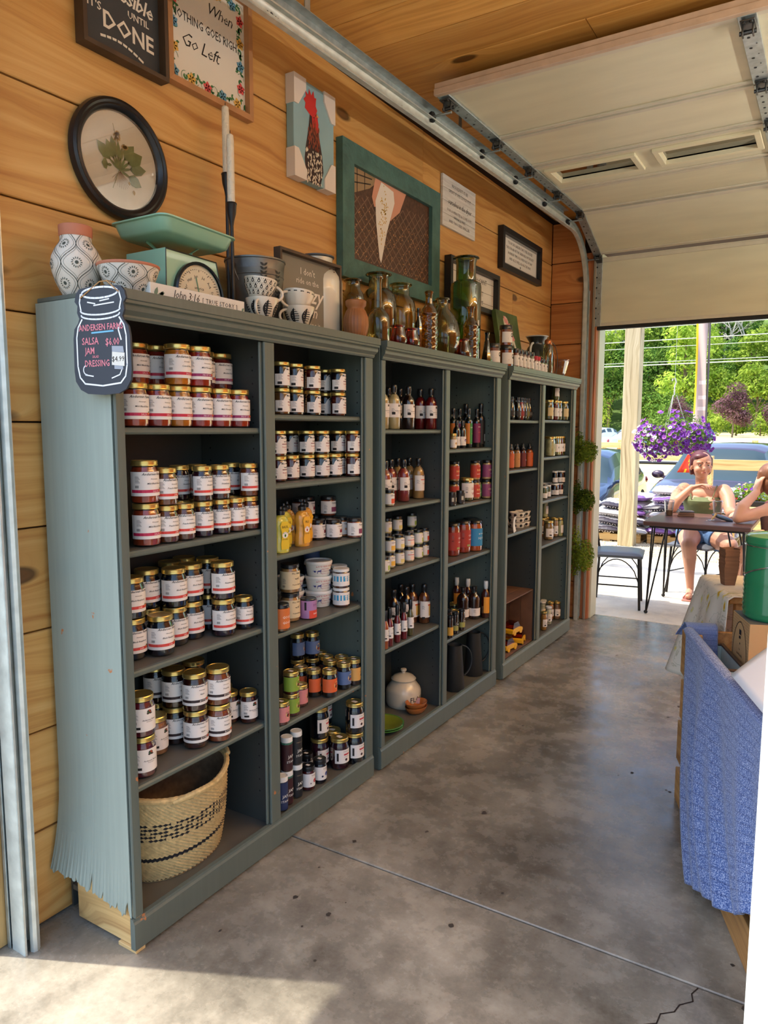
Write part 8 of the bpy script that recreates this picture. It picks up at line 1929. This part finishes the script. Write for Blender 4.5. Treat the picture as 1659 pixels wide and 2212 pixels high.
# ------------------------------------------------------------------ feather flag
t = thing('feather_flag', 'tall narrow banner with yellow edge and red and yellow foot', 'flag', (-.02, 9.55, -.004))
def flagf(u, v):
    w0 = -.16 + .05 * sin(v * 3.2); w1 = .03 + .01 * sin(v * 7)
    if v < .12: w0 -= .13 * (1 - v / .12)
    return (w0 + (w1 - w0) * u, .02 * sin(u * 6 + v * 9) - .01, .86 + 2.5 * v)
mb = MB(); nu, nv = 12, 50; mb.grid(nu, nv, flagf)
for k in range(len(mb.f)):
    i, j = k % nu, k // nu; f = j / nv
    if i <= 1 and (f > .3): mb.m[k] = 1
    if f < .10: mb.m[k] = 2 if (i + j) % 4 in (0, 1) or i < 3 else 1
    elif .10 <= f < .20 and i < 6: mb.m[k] = 1 if (i - j * 2) % 7 < 4 else 0
    elif j in (17, 20, 24) and i > 3: mb.m[k] = 3
me = mb.mesh('flag', [M('flag_pink', (196, 172, 164), .8), M('flag_yellow', (244, 206, 30), .7), M('flag_red', (222, 62, 34), .7), M('flag_pale', (226, 208, 200), .8)], True)
o = obj('banner', me, t); o.modifiers.new('thick', 'SOLIDIFY').thickness = .002
part('pole', MB().tube([(.045, 0, 0), (.045, 0, 2.2), (.035, 0, 3.0), (-.02, 0, 3.6)], .014, 8), M('pole_dark', (92, 84, 80), .5), t, smooth=True)

# ------------------------------------------------------------------ pallet stacks of soil bags
def pallet(label, x, y):
    t = thing('pallet', label, 'pallet', (x, y, -.003), group='pallets under the soil bags')
    for yy in (-.35, 0, .35): part('bearer', MB().bbox(-.52, .52, yy - .02, yy + .02, .016, .10, .002), MATS['raw_wood_x'], t)
    for k in range(6): part('deck_board', MB().bbox(-.52 + k * .19, -.43 + k * .19, -.38, .38, .1005, .116, .002), MATS['raw_wood_x'], t)
    for k in (0, 3, 5): part('base_board', MB().bbox(-.52 + k * .19, -.43 + k * .19, -.38, .38, 0, .0155, .002), MATS['raw_wood_x'], t)
pallet('wooden pallet under the lower left stack of bags', -1.03, 8.72); pallet('wooden pallet under the taller right stack of bags', .08, 8.78)
M('bag_white', (232, 226, 226), .35, coat=.3); M('bag_purple', (120, 84, 150), .4); M('bag_black', (52, 46, 58), .4); M('bag_pink', (222, 120, 150), .4); M('bag_yellow', (240, 206, 70), .4); M('bag_grey', (170, 168, 170), .4)
def soil_bag(seed, variant):
    rg = random.Random(seed); t = thing('soil_bag', '', 'bag')
    lx, ly, lz = .185, .30, .055
    def P(u, v, s):
        X, Y = 2 * u - 1, 2 * v - 1
        e = max(0, (1 - abs(X) ** 3.2)) ** .55 * max(0, (1 - abs(Y) ** 4)) ** .55
        z = s * lz * e * (1 + .12 * sin(X * 5 + seed) * sin(Y * 6)) + .004 * sin(X * 22 + Y * 8 + seed) * e
        return (X * lx * (1 - .05 * Y * Y), Y * ly * (1 - .04 * X * X), z + lz)
    mb = MB(); mb.grid(20, 22, lambda u, v: P(u, v, 1)); k0 = len(mb.f); mb.grid(20, 22, lambda u, v: P(u, v, -1), flip=True)
    for k in range(len(mb.f)):
        top_ = k < k0; kk = k if top_ else k - k0; i, j = kk % 20, kk // 20
        if j < 3 or j > 18: mb.m[k] = 1 if (top_ and j < 2) or not top_ else 0
        if not top_ and j < 8: mb.m[k] = 1
        if top_:
            if 9 < i < 14 and 5 < j < 10: mb.m[k] = 2
            elif 5 < i < 17 and 11 < j < 13: mb.m[k] = 3
            elif i < 3 and 5 < j < 18: mb.m[k] = 1 if variant != 2 else 0
    band = MATS[('bag_purple', 'bag_black', 'bag_grey')[variant]]
    part('bag_skin', mb, [MATS['bag_white'], band, MATS['bag_yellow'], MATS['bag_pink']], t, smooth=True)
    m2 = MB(); 
    for q in range(7): x = -.12 + q * .034; put_polys(m2, stroke([(x, .012), (x + .014, .030)] if q % 2 else [(x, .028), (x + .012, .012)], .006), lambda u, v: (u, -ly * (.985 - .55 * abs(v - .055) / .2 * 0) + .012 * 0 - .0 + .09 * ((.055 - v) / .055) ** 2 * .35 - .022, v + .008))
    part('bag_print', m2, MATS['bag_white'], t)
    return t
bp_ = [soil_bag(s, s % 3) for s in range(6)]; fresh = [True] * 6; rg = random.Random(77)
cols = [(-1.33, 4), (-.95, 4), (-.66, 5), (-.30, 6), (.07, 6), (.43, 6)]
for ci, (x, n_) in enumerate(cols):
    for k in range(n_):
        i = rg.randrange(6)
        o = bp_[i] if fresh[i] else copy_tree(bp_[i]); fresh[i] = False
        o.location = (x + rg.uniform(-.03, .03), 8.62 + rg.uniform(-.05, .05) + .04 * k, .116 + k * .098); o.rotation_euler = (rg.uniform(-.05, .05), rg.uniform(-.14, .14), rg.uniform(-.16, .16)); o.scale = (1, 1, .93)
        o['label'] = 'white and purple soil bag, %s column from left, %s from bottom' % (ORD[ci], ORD[k]); o['group'] = 'soil bags stacked on pallets'

# ------------------------------------------------------------------ flower trays on a bench
t = thing('flower_bench', 'pale timber bench holding trays of bedding flowers', 'bench', (1.00, 7.75, -.004))
part('bench_front', MB().bbox(-.42, .9, -.30, -.26, .38, .62, .003), MATS['rail_wood'], t); part('bench_top', MB().bbox(-.42, .9, -.26, .30, .58, .62, .003), MATS['rail_wood'], t)
for x in (-.40, .84): part('bench_leg', MB().bbox(x, x + .06, -.25, -.19, 0, .58, .003), MATS['rail_wood'], t)
for k, x in enumerate((.80, 1.22)):
    t = thing('flower_tray', 'black tray of mixed pansies on the bench, %s' % ('left one' if k == 0 else 'right one'), 'flower tray', (x, 7.66, .6165), group='trays of pansies')
    part('tray', MB().bbox(-.20, .20, -.13, .13, 0, .06, .004), MATS['trim_black'], t); rg = random.Random(k + 3); bl = [(-.11, 0, .13, .11, .11, .10), (.10, 0, .13, .12, .11, .11), (0, -.03, .15, .12, .10, .11)]
    part('foliage', leaves(MB(), bl, 1500, .013, rg, .6), MATS['leaf_spring'], t, kind='stuff')
    for m_, c_ in (('petal_purple', 22), ('petal_white', 22), ('petal_red', 12), ('petal_yellow', 14)): part('pansies', flowers(c_, 0, 0, bl, .013, rg), [MATS[m_], MATS['petal_eye']], t, kind='stuff')

# ------------------------------------------------------------------ boxwood garland by the far corner
t = thing('boxwood_garland', 'green boxwood ball garland hanging in the far corner beside the bookcase', 'garland', (-.005, 4.06, 0)); rg = random.Random(8)
for k, (zc, h_, r_) in enumerate(((1.285, .10, .078), (.93, .10, .070), (.52, .15, .078))):
    bl = [(.025, 0, zc, r_, r_, h_ * .85), (-.045, .02, zc + .02, r_ * .6, r_ * .6, h_ * 1.35)]
    part('leaf_ball', leaves(MB(), bl, 1500, .010, rg, .6, .45), MATS['leaf_box'], t, kind='stuff')
part('stem', MB().tube([(-.045, .02, 1.62), (-.045, .02, .40)], .004, 5), MATS['bark'], t)

# ------------------------------------------------------------------ outdoor table, chairs, things on the table
M('walnut', (92, 62, 54), .35, var=.15, vs=6, stretch=(.4, 5, 5)); M('iron', (44, 42, 42), .45, .6); M('vinyl', (96, 100, 108), .35, var=.05)
t = thing('cafe_table', 'dark wood topped table on black hairpin legs outside the door', 'table', (.705, 4.885, 0)); HT_ = .752
part('tabletop', MB().bbox(-.37, .37, -.385, .385, HT_ - .036, HT_, .006), MATS['walnut'], t)
part('apron', MB().bbox(-.33, .33, -.345, .345, HT_ - .052, HT_ - .0365, .003), MATS['iron'], t)
for sx in (-1, 1):
    for sy in (-1, 1):
        mb = MB(); f = (sx * .352, sy * (.235 if sy < 0 else .45), .008)
        for dx, dy in ((0, 0), (-.10 * sx, 0), (0, -.09 * sy)): mb.tube([(sx * .315 + dx, sy * .30 + dy, HT_ - .053), (f[0] + dx * .06, f[1] + dy * .06, .03)], .0062, 6)
        mb.ell((f[0], f[1], .016), (.016, .016, .014), 10, 6); part('leg', mb, MATS['iron'], t, smooth=True)
def chair(label, x, y, rz, arms=True):
    t = thing('chair', label, 'chair', (x, y, 0), (0, 0, rz), 'padded chairs on the patio')
    mb = MB(); mb.grid(16, 16, lambda u, v: ((u - .5) * .40 * (1 - .04 * (2 * v - 1) ** 2), (v - .5) * .40 * (1 - .04 * (2 * u - 1) ** 2), .438 + .028 * (1 - abs(2 * u - 1) ** 4) ** .5 * (1 - abs(2 * v - 1) ** 4) ** .5)); mb.bbox(-.198, .198, -.198, .198, .418, .440, .006); part('seat', mb, MATS['vinyl'], t, smooth=True)
    for sx in (-1, 1):
        for sy in (-1, 1): part('leg', MB().tube([(sx * .165, sy * .165, .417), (sx * .180, sy * .185, 0)], .0105, 8), MATS['iron'], t, smooth=True)
    mb = MB()
    for (a, b) in (((-1, -1), (1, -1)), ((1, -1), (1, 1)), ((1, 1), (-1, 1)), ((-1, 1), (-1, -1))):
        p, q = Vector((a[0] * .17, a[1] * .17, .0)), Vector((b[0] * .17, b[1] * .17, 0))
        mb.tube([p.lerp(q, k / 10) + Vector((0, 0, .22 + .185 * sin(pi * k / 10) ** .6)) for k in range(11)], .005, 6)
    mb.tube([(-.175, -.17, .19), (-.175, .17, .19)], .006, 6).tube([(.175, -.17, .19), (.175, .17, .19)], .006, 6); part('arched_brace', mb, MATS['iron'], t, smooth=True)
    mb = MB()
    for sx in (-1, 1): mb.tube([(sx * .165, .165, .417), (sx * .175, .205, .65), (sx * .165, .235, .80)], .0105, 8)
    mb.tube([(-.165, .235, .80), (0, .245, .82), (.165, .235, .80)], .0105, 8)
    for k in range(4): mb.tube([(-.10 + k * .067, .19, .46), (-.10 + k * .067, .235, .805)], .005, 6)
    part('backrest', mb, MATS['iron'], t, smooth=True); return t
chair('empty grey padded chair left of the outdoor table', .075, 4.865, radians(100)); chair('padded chair the dark haired woman sits on', .575, 5.66, radians(-22))
chair('padded chair of the person in pink', 1.50, 5.20, radians(-62))
glassy('cup_plastic', (236, 238, 240), .15); M('iced_coffee', (122, 92, 62), .4); M('milk_tea', (176, 142, 110), .4)
def drink(label, x, y, m, fill):
    t = thing('plastic_cup', label, 'cup', (x, y, HT_ + .0006), group='clear plastic cups on the table')
    part('cup_wall', MB().lathe([(0, .001), (.028, .001), (.029, .004), (.040, .112), (.042, .115), (.042, .122), (.036, .124), (.034, .128), (0, .129)], 24), MATS['cup_plastic'], t, smooth=True)
    part('frosted_band', MB().lathe([(.0285 + .011 * fill, .112 * fill + .002), (.0385, .110)], 24), glassy('cup_frost', (226, 230, 232), .3, rough=.3), t, smooth=True)
    part('drink', MB().lathe([(0, .003), (.0275, .003), (.0275 + .0105 * fill, .112 * fill), (0, .112 * fill)], 20), MATS[m], t, smooth=True)
drink('clear plastic cup of brown iced drink at left of the table', .432, 4.985, 'iced_coffee', .40); drink('clear plastic cup of tan drink at right of the table', .772, 5.15, 'milk_tea', .24)
M('book_brown', (120, 84, 64), .6); M('book_dark', (62, 66, 74), .4)
for k, (m_, w_, lb_) in enumerate((('book_brown', .062, 'brown notebook at the bottom of the little stack'), ('book_brown', .058, 'brown notebook in the middle of the little stack'), ('book_dark', .055, 'dark phone on top of the two notebooks'))):
    t = thing('notebook' if k < 2 else 'phone', lb_, 'notebook' if k < 2 else 'phone', (.560, 5.00, HT_ + .0006 + k * .0165), (0, 0, .15 + .1 * k)); part('cover' if k < 2 else 'phone_body', MB().bbox(-w_, w_, -.045, .045, 0, .016 if k < 2 else .010, .002), MATS[m_], t)
t = thing('glasses_case', 'dark slim case lying slanted beside the keys', 'case', (.845, 4.835, HT_ + .012), (0, radians(14), radians(-18))); part('case_body', MB().ell((0, 0, .012), (.085, .030, .016), 20, 10), M('case_blue', (70, 84, 98), .35), t, smooth=True)
t = thing('key_bunch', 'bunch of keys with a tan strap on the table', 'keys', (.775, 4.80, HT_ + .0006))
part('key_ring', MB().tube([(.022 * cos(q), .022 * sin(q), .003) for q in [k * pi / 8 for k in range(16)]], .002, 5, closed=True), MATS['chrome'], t, smooth=True)
for k in range(4): part('key', MB().bbox(-.03 + k * .016, -.022 + k * .016, -.045 + .01 * k, -.012, .0005 + k * .0025, .0026 + k * .0025, .0004), MATS['chrome'], t)
part('strap', MB().tube([(.0, .01, .006), (.018, .015, .03), (.03, .02, .055)], [.006, .008, .009], 8), M('tan_strap', (206, 178, 126), .7), t, smooth=True)
# ================================================================== people
def skin_mat(name, c, tat=None):
    m = M(name, c, .5, var=.06, vs=9, sub=.12); nt = m.node_tree; b = nt.nodes['Principled BSDF']
    if tat:
        mp = mapping(nt, (1, 1, 1)); mp.inputs['Location'].default_value = [-v for v in tat]
        ln = N(nt, 'ShaderNodeVectorMath', operation='LENGTH'); nt.links.new(mp.outputs[0], ln.inputs[0])
        nz = N(nt, 'ShaderNodeTexNoise'); nz.inputs['Scale'].default_value = 26; nz.inputs['Distortion'].default_value = 2; nt.links.new(mp.outputs[0], nz.inputs['Vector'])
        a = ramp(nt, [(.075, (1, 1, 1, 1)), (.105, (0, 0, 0, 1))]); nt.links.new(ln.outputs['Value'], a.inputs[0])
        q = ramp(nt, [(.42, (0, 0, 0, 1)), (.52, (1, 1, 1, 1))]); nt.links.new(nz.outputs['Fac'], q.inputs[0])
        mu = N(nt, 'ShaderNodeMixRGB', blend_type='MULTIPLY'); mu.inputs[0].default_value = 1; nt.links.new(a.outputs[0], mu.inputs[1]); nt.links.new(q.outputs[0], mu.inputs[2])
        hf = N(nt, 'ShaderNodeMath', operation='MULTIPLY'); hf.inputs[1].default_value = .6; nt.links.new(mu.outputs[0], hf.inputs[0])
        old = b.inputs['Base Color'].links[0].from_socket; mx = N(nt, 'ShaderNodeMixRGB'); nt.links.new(hf.outputs[0], mx.inputs[0]); nt.links.new(old, mx.inputs[1]); mx.inputs[2].default_value = lin((96, 82, 78)); nt.links.new(mx.outputs[0], b.inputs['Base Color'])
    return m
def limb(mb, *pr):     # chain of (point, radius): overlapping balls and tapered tubes
    for (p, r), (q, s) in zip(pr[:-1], pr[1:]): mb.tube([p, q], [r, s], 14)
    for p, r in pr: mb.ell(p, (r, r, r), 14, 9)
def fused(name, mb, mat, parent, vox=.006, it=5):
    o = part(name, mb, mat, parent, smooth=True)
    r = o.modifiers.new('r', 'REMESH'); r.mode = 'VOXEL'; r.voxel_size = vox; r.use_smooth_shade = True
    s = o.modifiers.new('s', 'SMOOTH'); s.factor = .6; s.iterations = it
    return o
def head(mb, H, d, r, s=1.0, t=None):
    up_ = Vector((0, 0, 1)); Rm = Matrix((r, -d, up_)).transposed()     # columns: right, back, up
    def E(rx, fy, uz, a, b_, c): mb.ell(H + r * rx * s + d * fy * s + up_ * uz * s, (a * s, b_ * s, c * s), 18, 12, Rm)
    E(0, -.012, .030, .074, .092, .084); E(0, .018, -.020, .060, .066, .082); E(0, .040, -.072, .034, .034, .034); E(0, .082, -.022, .013, .018, .020); E(0, .078, .0, .010, .012, .024)
    for sx in (-1, 1): E(sx * .074, -.008, -.012, .010, .020, .028); E(sx * .036, .048, -.030, .026, .030, .028); E(sx * .030, .066, .026, .026, .014, .010)
    E(0, .074, -.056, .022, .012, .010)
def face(t, H, d, r, s=1.0):
    up_ = Vector((0, 0, 1))
    for sx in (-1, 1):
        e = H + r * sx * .029 * s + d * .0700 * s + up_ * .006 * s
        o = part('eye', MB().ell(e, (.0110, .0125, .0060), 12, 8), M('eye_white', (150, 130, 120), .3), t, smooth=True)
        part('iris', MB().ell(e + d * .0092 + r * .002, (.0058, .0058, .0058), 8, 6), M('iris', (52, 34, 24), .3), o, smooth=True)
        part('eyebrow', MB().tube([H + r * (sx * (.012 + .009 * k)) + d * (.087 - .0035 * k * k) + up_ * (.028 + (.004 if k in (1, 2) else 0)) for k in range(4)], [.003, .0036, .003, .0018], 6), M('brow', (66, 40, 36), .8), t, smooth=True)
    part('lips', MB().tube([H + r * (.020 * (k - 2) / 2) + d * (.090 - .0022 * (k - 2) ** 2) + up_ * -.056 for k in range(5)], [.002, .0052, .0060, .0052, .002], 8), M('lips', (160, 84, 78), .4), t, smooth=True)
def hand(mb, w, d, n, sp, curl, L=.17):
    """palm from wrist w along d, palm normal n; five fingers with knuckle bends"""
    s = d.cross(n).normalized(); c = w + d * .045
    for k in range(4): limb(mb, (w, .021), (w + d * .085 + s * (.027 - .018 * k), .0115))
    for k in range(4):
        b = w + d * .088 + s * (.027 - .018 * k); dd = (d + s * sp * (1.5 - k) * .22).normalized(); l = (.066, .074, .070, .056)[k]
        cu = curl * (1 + .35 * k); k1 = b + (dd * cos(cu * .5) + n * sin(cu * .5)) * l * .48; k2 = k1 + (dd * cos(cu) + n * sin(cu)) * l * .32; k3 = k2 + (dd * cos(cu * 1.3) + n * sin(cu * 1.3)) * l * .24
        limb(mb, (b, .0100), (k1, .0088), (k2, .0080), (k3, .0068))
    b = w + d * .028 + s * .024; k1 = b + (s * .75 + d * .65 + n * .3).normalized() * .036; k2 = k1 + (d * .85 + s * .35 + n * .4).normalized() * .032
    limb(mb, (b, .0135), (k1, .0105), (k2, .0085))
V = Vector
sk1 = skin_mat('skin_warm', (206, 150, 122), (.405, 5.53, .885)); sk2 = skin_mat('skin_pale', (214, 162, 134))
# --- seated woman with dark red hair
t = thing('person', 'woman with dark red hair in olive camisole and denim shorts, hand under chin', 'person', (.575, 5.62, 0))
t.location = (0, 0, 0)
H = V((.575, 5.565, 1.136)); d = V((.40, -.915, -.05)).normalized(); d0 = V((d.x, d.y, 0)).normalized(); r = V((-d0.y, d0.x, 0))
mb = MB(); head(mb, H, d0, r, 1.10)
limb(mb, (V((.585, 5.60, .93)), .058), (V((.575, 5.59, 1.00)), .047), (V((.574, 5.585, 1.09)), .050))
bx = V((.90, .43, 0)).normalized()
Rb = Matrix((V((1, .08, 0)).normalized(), V((-.08, 1, 0)).normalized(), V((0, 0, 1)))).transposed()
for c, a in (((.598, 5.615, .875), (.165, .098, .085)), ((.595, 5.63, .78), (.142, .100, .11)), ((.585, 5.66, .66), (.135, .105, .11)), ((.580, 5.68, .555), (.178, .125, .095)), ((.600, 5.605, .930), (.150, .062, .038)), ((.545, 5.535, .815), (.066, .058, .060)), ((.660, 5.535, .815), (.066, .058, .060))): mb.ell(c, a, 22, 14, Rb)
limb(mb, (V((.440, 5.60, .920)), .062), (V((.408, 5.50, .880)), .056), (V((.408, 5.33, .805)), .047), (V((.415, 5.235, .785)), .040), (V((.450, 5.25, .855)), .040), (V((.545, 5.31, .962)), .026))
hand(mb, V((.545, 5.31, .962)), V((.93, .02, .30)).normalized(), V((.30, -.05, -.95)).normalized(), .5, .62)
limb(mb, (V((.758, 5.60, .920)), .062), (V((.800, 5.54, .865)), .057), (V((.835, 5.43, .765)), .046), (V((.850, 5.36, .755)), .039), (V((.890, 5.20, .785)), .028))
hand(mb, V((.890, 5.20, .785)), V((.55, -.60, .40)).normalized(), V((-.6, -.5, .3)).normalized(), .5, .9)
for kn, hp, an, to in ((V((.535, 5.36, .475)), V((.495, 5.66, .53)), V((.552, 5.43, .10)), V((.560, 5.30, .030))), (V((.850, 5.40, .480)), V((.680, 5.66, .53)), V((.815, 5.50, .10)), V((.860, 5.39, .030)))):
    m_ = hp.lerp(kn, .5); limb(mb, (hp, .108), (m_ + V((0, 0, .005)), .094), (kn, .066), (kn.lerp(an, .28) + V((0, .022, 0)), .058), (kn.lerp(an, .7), .040), (an, .031))
    limb(mb, (an, .032), (an + V((0, .03, -.055)), .028)); limb(mb, (an + V((0, -.01, -.045)), .030), (to + V((0, .03, .005)), .028), (to, .022))
fused('body', mb, sk1, t, .0055, 4)
face(t, H, d0, r, 1.10)
hb = M('hair_red', (92, 46, 52), .45, var=.25, vs=30, stretch=(1, 1, .3))
mb = MB(); Rm = Matrix((r, -d0, V((0, 0, 1)))).transposed(); U = V((0, 0, 1))
mb.ell(H - d0 * .030 + U * .042, (.090, .100, .094), 22, 14, Rm); mb.ell(H - d0 * .056 - U * .010, (.088, .064, .090), 18, 12, Rm); mb.ell(H - d0 * .085 + U * .085, (.036, .036, .030), 14, 9, Rm)
mb.ell(H + d0 * .020 + U * .072 - r * .012, (.068, .058, .042), 16, 10, Rm)
for sx in (-1, 1): limb(mb, (H + r * sx * .068 + U * .055 - d0 * .0, .024), (H + r * sx * .077 - d0 * .012 - U * .01, .020), (H + r * sx * .070 - d0 * .032 - U * .065, .018))
fused('hair', mb, hb, t, .0055, 3)
cl = M('olive_knit', (112, 122, 84), .85, var=.08, vs=30)
def shell(sec, n=28, rm=Rb):
    mb = MB(); vs = []
    for c, a, b_ in sec: vs += [tuple(V(c) + rm @ V((a * cos(q), b_ * sin(q), 0)) + V((0, 0, 0))) for q in [2 * pi * k / n for k in range(n)]]
    b0 = mb.av(vs)
    for j in range(len(sec) - 1): mb.af([(j * n + k, j * n + (k + 1) % n, (j + 1) * n + (k + 1) % n, (j + 1) * n + k) for k in range(n)], b0)
    return mb
mb = shell([((.585, 5.665, .645), .142, .112), ((.592, 5.64, .72), .143, .112), ((.597, 5.600, .790), .158, .135), ((.600, 5.592, .835), .160, .130), ((.600, 5.602, .862), .152, .110), ((.600, 5.605, .868), .147, .103)])
part('camisole', mb, cl, t, smooth=True)
for sx in (-1, 1): part('strap', MB().tube([(.600 + sx * .082, 5.492 + sx * .008, .855), (.600 + sx * .098, 5.515, .915), (.600 + sx * .105, 5.575, .968), (.600 + sx * .100, 5.64, .955), (.600 + sx * .09, 5.70, .87)], .0065, 6, flat=.6), cl, t, smooth=True)
mb = MB(); mb.ell((.580, 5.68, .565), (.190, .137, .098), 24, 14, Rb)
for kn, hp in ((V((.535, 5.36, .475)), V((.495, 5.66, .53))), (V((.850, 5.40, .480)), V((.680, 5.66, .53)))): mb.tube([hp, hp.lerp(kn, .30), hp.lerp(kn, .48)], [.122, .113, .110], 20)
fused('denim_shorts', mb, M('denim', (84, 116, 160), .8, var=.14, vs=50), t, .007, 3)
for a, z in (((.553, 5.37, .042), 1), ((.838, 5.45, .042), 1)): part('sandal', MB().bbox(a[0] - .038, a[0] + .038, a[1] - .12, a[1] + .12, .0008, .012, .004).tube([(a[0] - .036, a[1] - .05, .015), (a[0], a[1] - .055, .062), (a[0] + .036, a[1] - .05, .015)], .007, 6), M('sandal', (186, 120, 108), .6), t, smooth=True)
# --- person in pink seen from behind at the right of the table
t = thing('person', 'brown haired person in pink top leaning an elbow on the table', 'person', (0, 0, 0))
H = V((1.135, 5.02, 1.075)); d0 = V((-.72, .69, 0)).normalized(); r = V((-d0.y, d0.x, 0)); Rm = Matrix((r, -d0, U)).transposed()
mb = MB(); head(mb, H, d0, r, 1.0); limb(mb, (V((1.30, 5.10, .92)), .060), (V((1.20, 5.05, .98)), .050))
for c, a in (((1.36, 5.14, .86), (.11, .17, .09)), ((1.42, 5.18, .72), (.11, .15, .13)), ((1.46, 5.20, .56), (.13, .17, .11))): mb.ell(c, a, 20, 12)
limb(mb, (V((1.27, 4.98, .905)), .058), (V((1.12, 4.84, .835)), .050), (V((.965, 4.72, .790)), .038), (V((.985, 4.76, .87)), .042), (V((1.065, 4.90, .975)), .028)); hand(mb, V((1.065, 4.90, .975)), V((.10, .35, .93)).normalized(), V((.55, .5, -.2)).normalized(), .6, .35)
limb(mb, (V((1.32, 5.32, .91)), .056), (V((1.16, 5.30, .82)), .048), (V((1.02, 5.22, .785)), .038), (V((.97, 5.10, .79)), .028)); hand(mb, V((.97, 5.10, .79)), V((-.5, -.8, .05)).normalized(), V((0, 0, -1)), .4, .4)
for kn, hp, an in ((V((.935, 4.93, .475)), V((1.40, 5.12, .53)), V((.93, 4.99, .10))), (V((.985, 5.14, .475)), V((1.42, 5.30, .53)), V((1.0, 5.22, .10)))):
    limb(mb, (hp, .100), (hp.lerp(kn, .5), .086), (kn, .062), (kn.lerp(an, .3), .052), (an, .030)); limb(mb, (an + V((0, 0, -.045)), .030), (an + V((-.10, .03, -.07)), .024))
fused('body', mb, sk2, t, .0065, 4); face(t, H, d0, r)
mb = MB(); mb.ell(H - d0 * .026 + U * .034, (.090, .100, .092), 22, 14, Rm); mb.ell(H - d0 * .050 - U * .045, (.088, .066, .090), 18, 12, Rm)
for sx in (-1, 1): limb(mb, (H + r * sx * .070 + U * .04, .030), (H + r * sx * .084 - d0 * .005 - U * .03, .026), (H + r * sx * .080 - d0 * .01 - U * .095, .018))
fused('hair', mb, M('hair_brown', (128, 84, 58), .45, var=.3, vs=34, stretch=(1, 1, .25)), t, .006, 2)
mb = MB(); Rp = Matrix.Rotation(radians(25), 3, 'Z')
for c, a in (((1.355, 5.14, .865), (.122, .185, .095)), ((1.42, 5.18, .73), (.122, .165, .14)), ((1.43, 5.19, .60), (.15, .19, .10)), ((1.27, 5.10, .575), (.13, .13, .045))): mb.ell(c, a, 22, 14)
mb.tube([V((1.29, 5.0, .905)), V((1.16, 4.88, .855))], [.072, .066], 18).tube([V((1.33, 5.32, .905)), V((1.22, 5.31, .86))], [.070, .064], 18)
fused('pink_top', mb, M('pink_cotton', (206, 148, 150), .9, var=.1, vs=14, bump=.5, bs=14), t, .008, 3)
mb = MB()
for kn, hp in ((V((.935, 4.93, .475)), V((1.40, 5.12, .53))), (V((.985, 5.14, .475)), V((1.42, 5.30, .53)))): mb.tube([hp, hp.lerp(kn, .4), hp.lerp(kn, .70)], [.112, .100, .090], 18)
fused('black_shorts', mb, M('black_cotton', (28, 28, 32), .9), t, .008, 2)
for x, y in ((.885, 4.98), (.955, 5.22)): part('sandal', MB().bbox(x - .12, x + .12, y - .038, y + .038, .0008, .012, .004), MATS['sandal'], t)
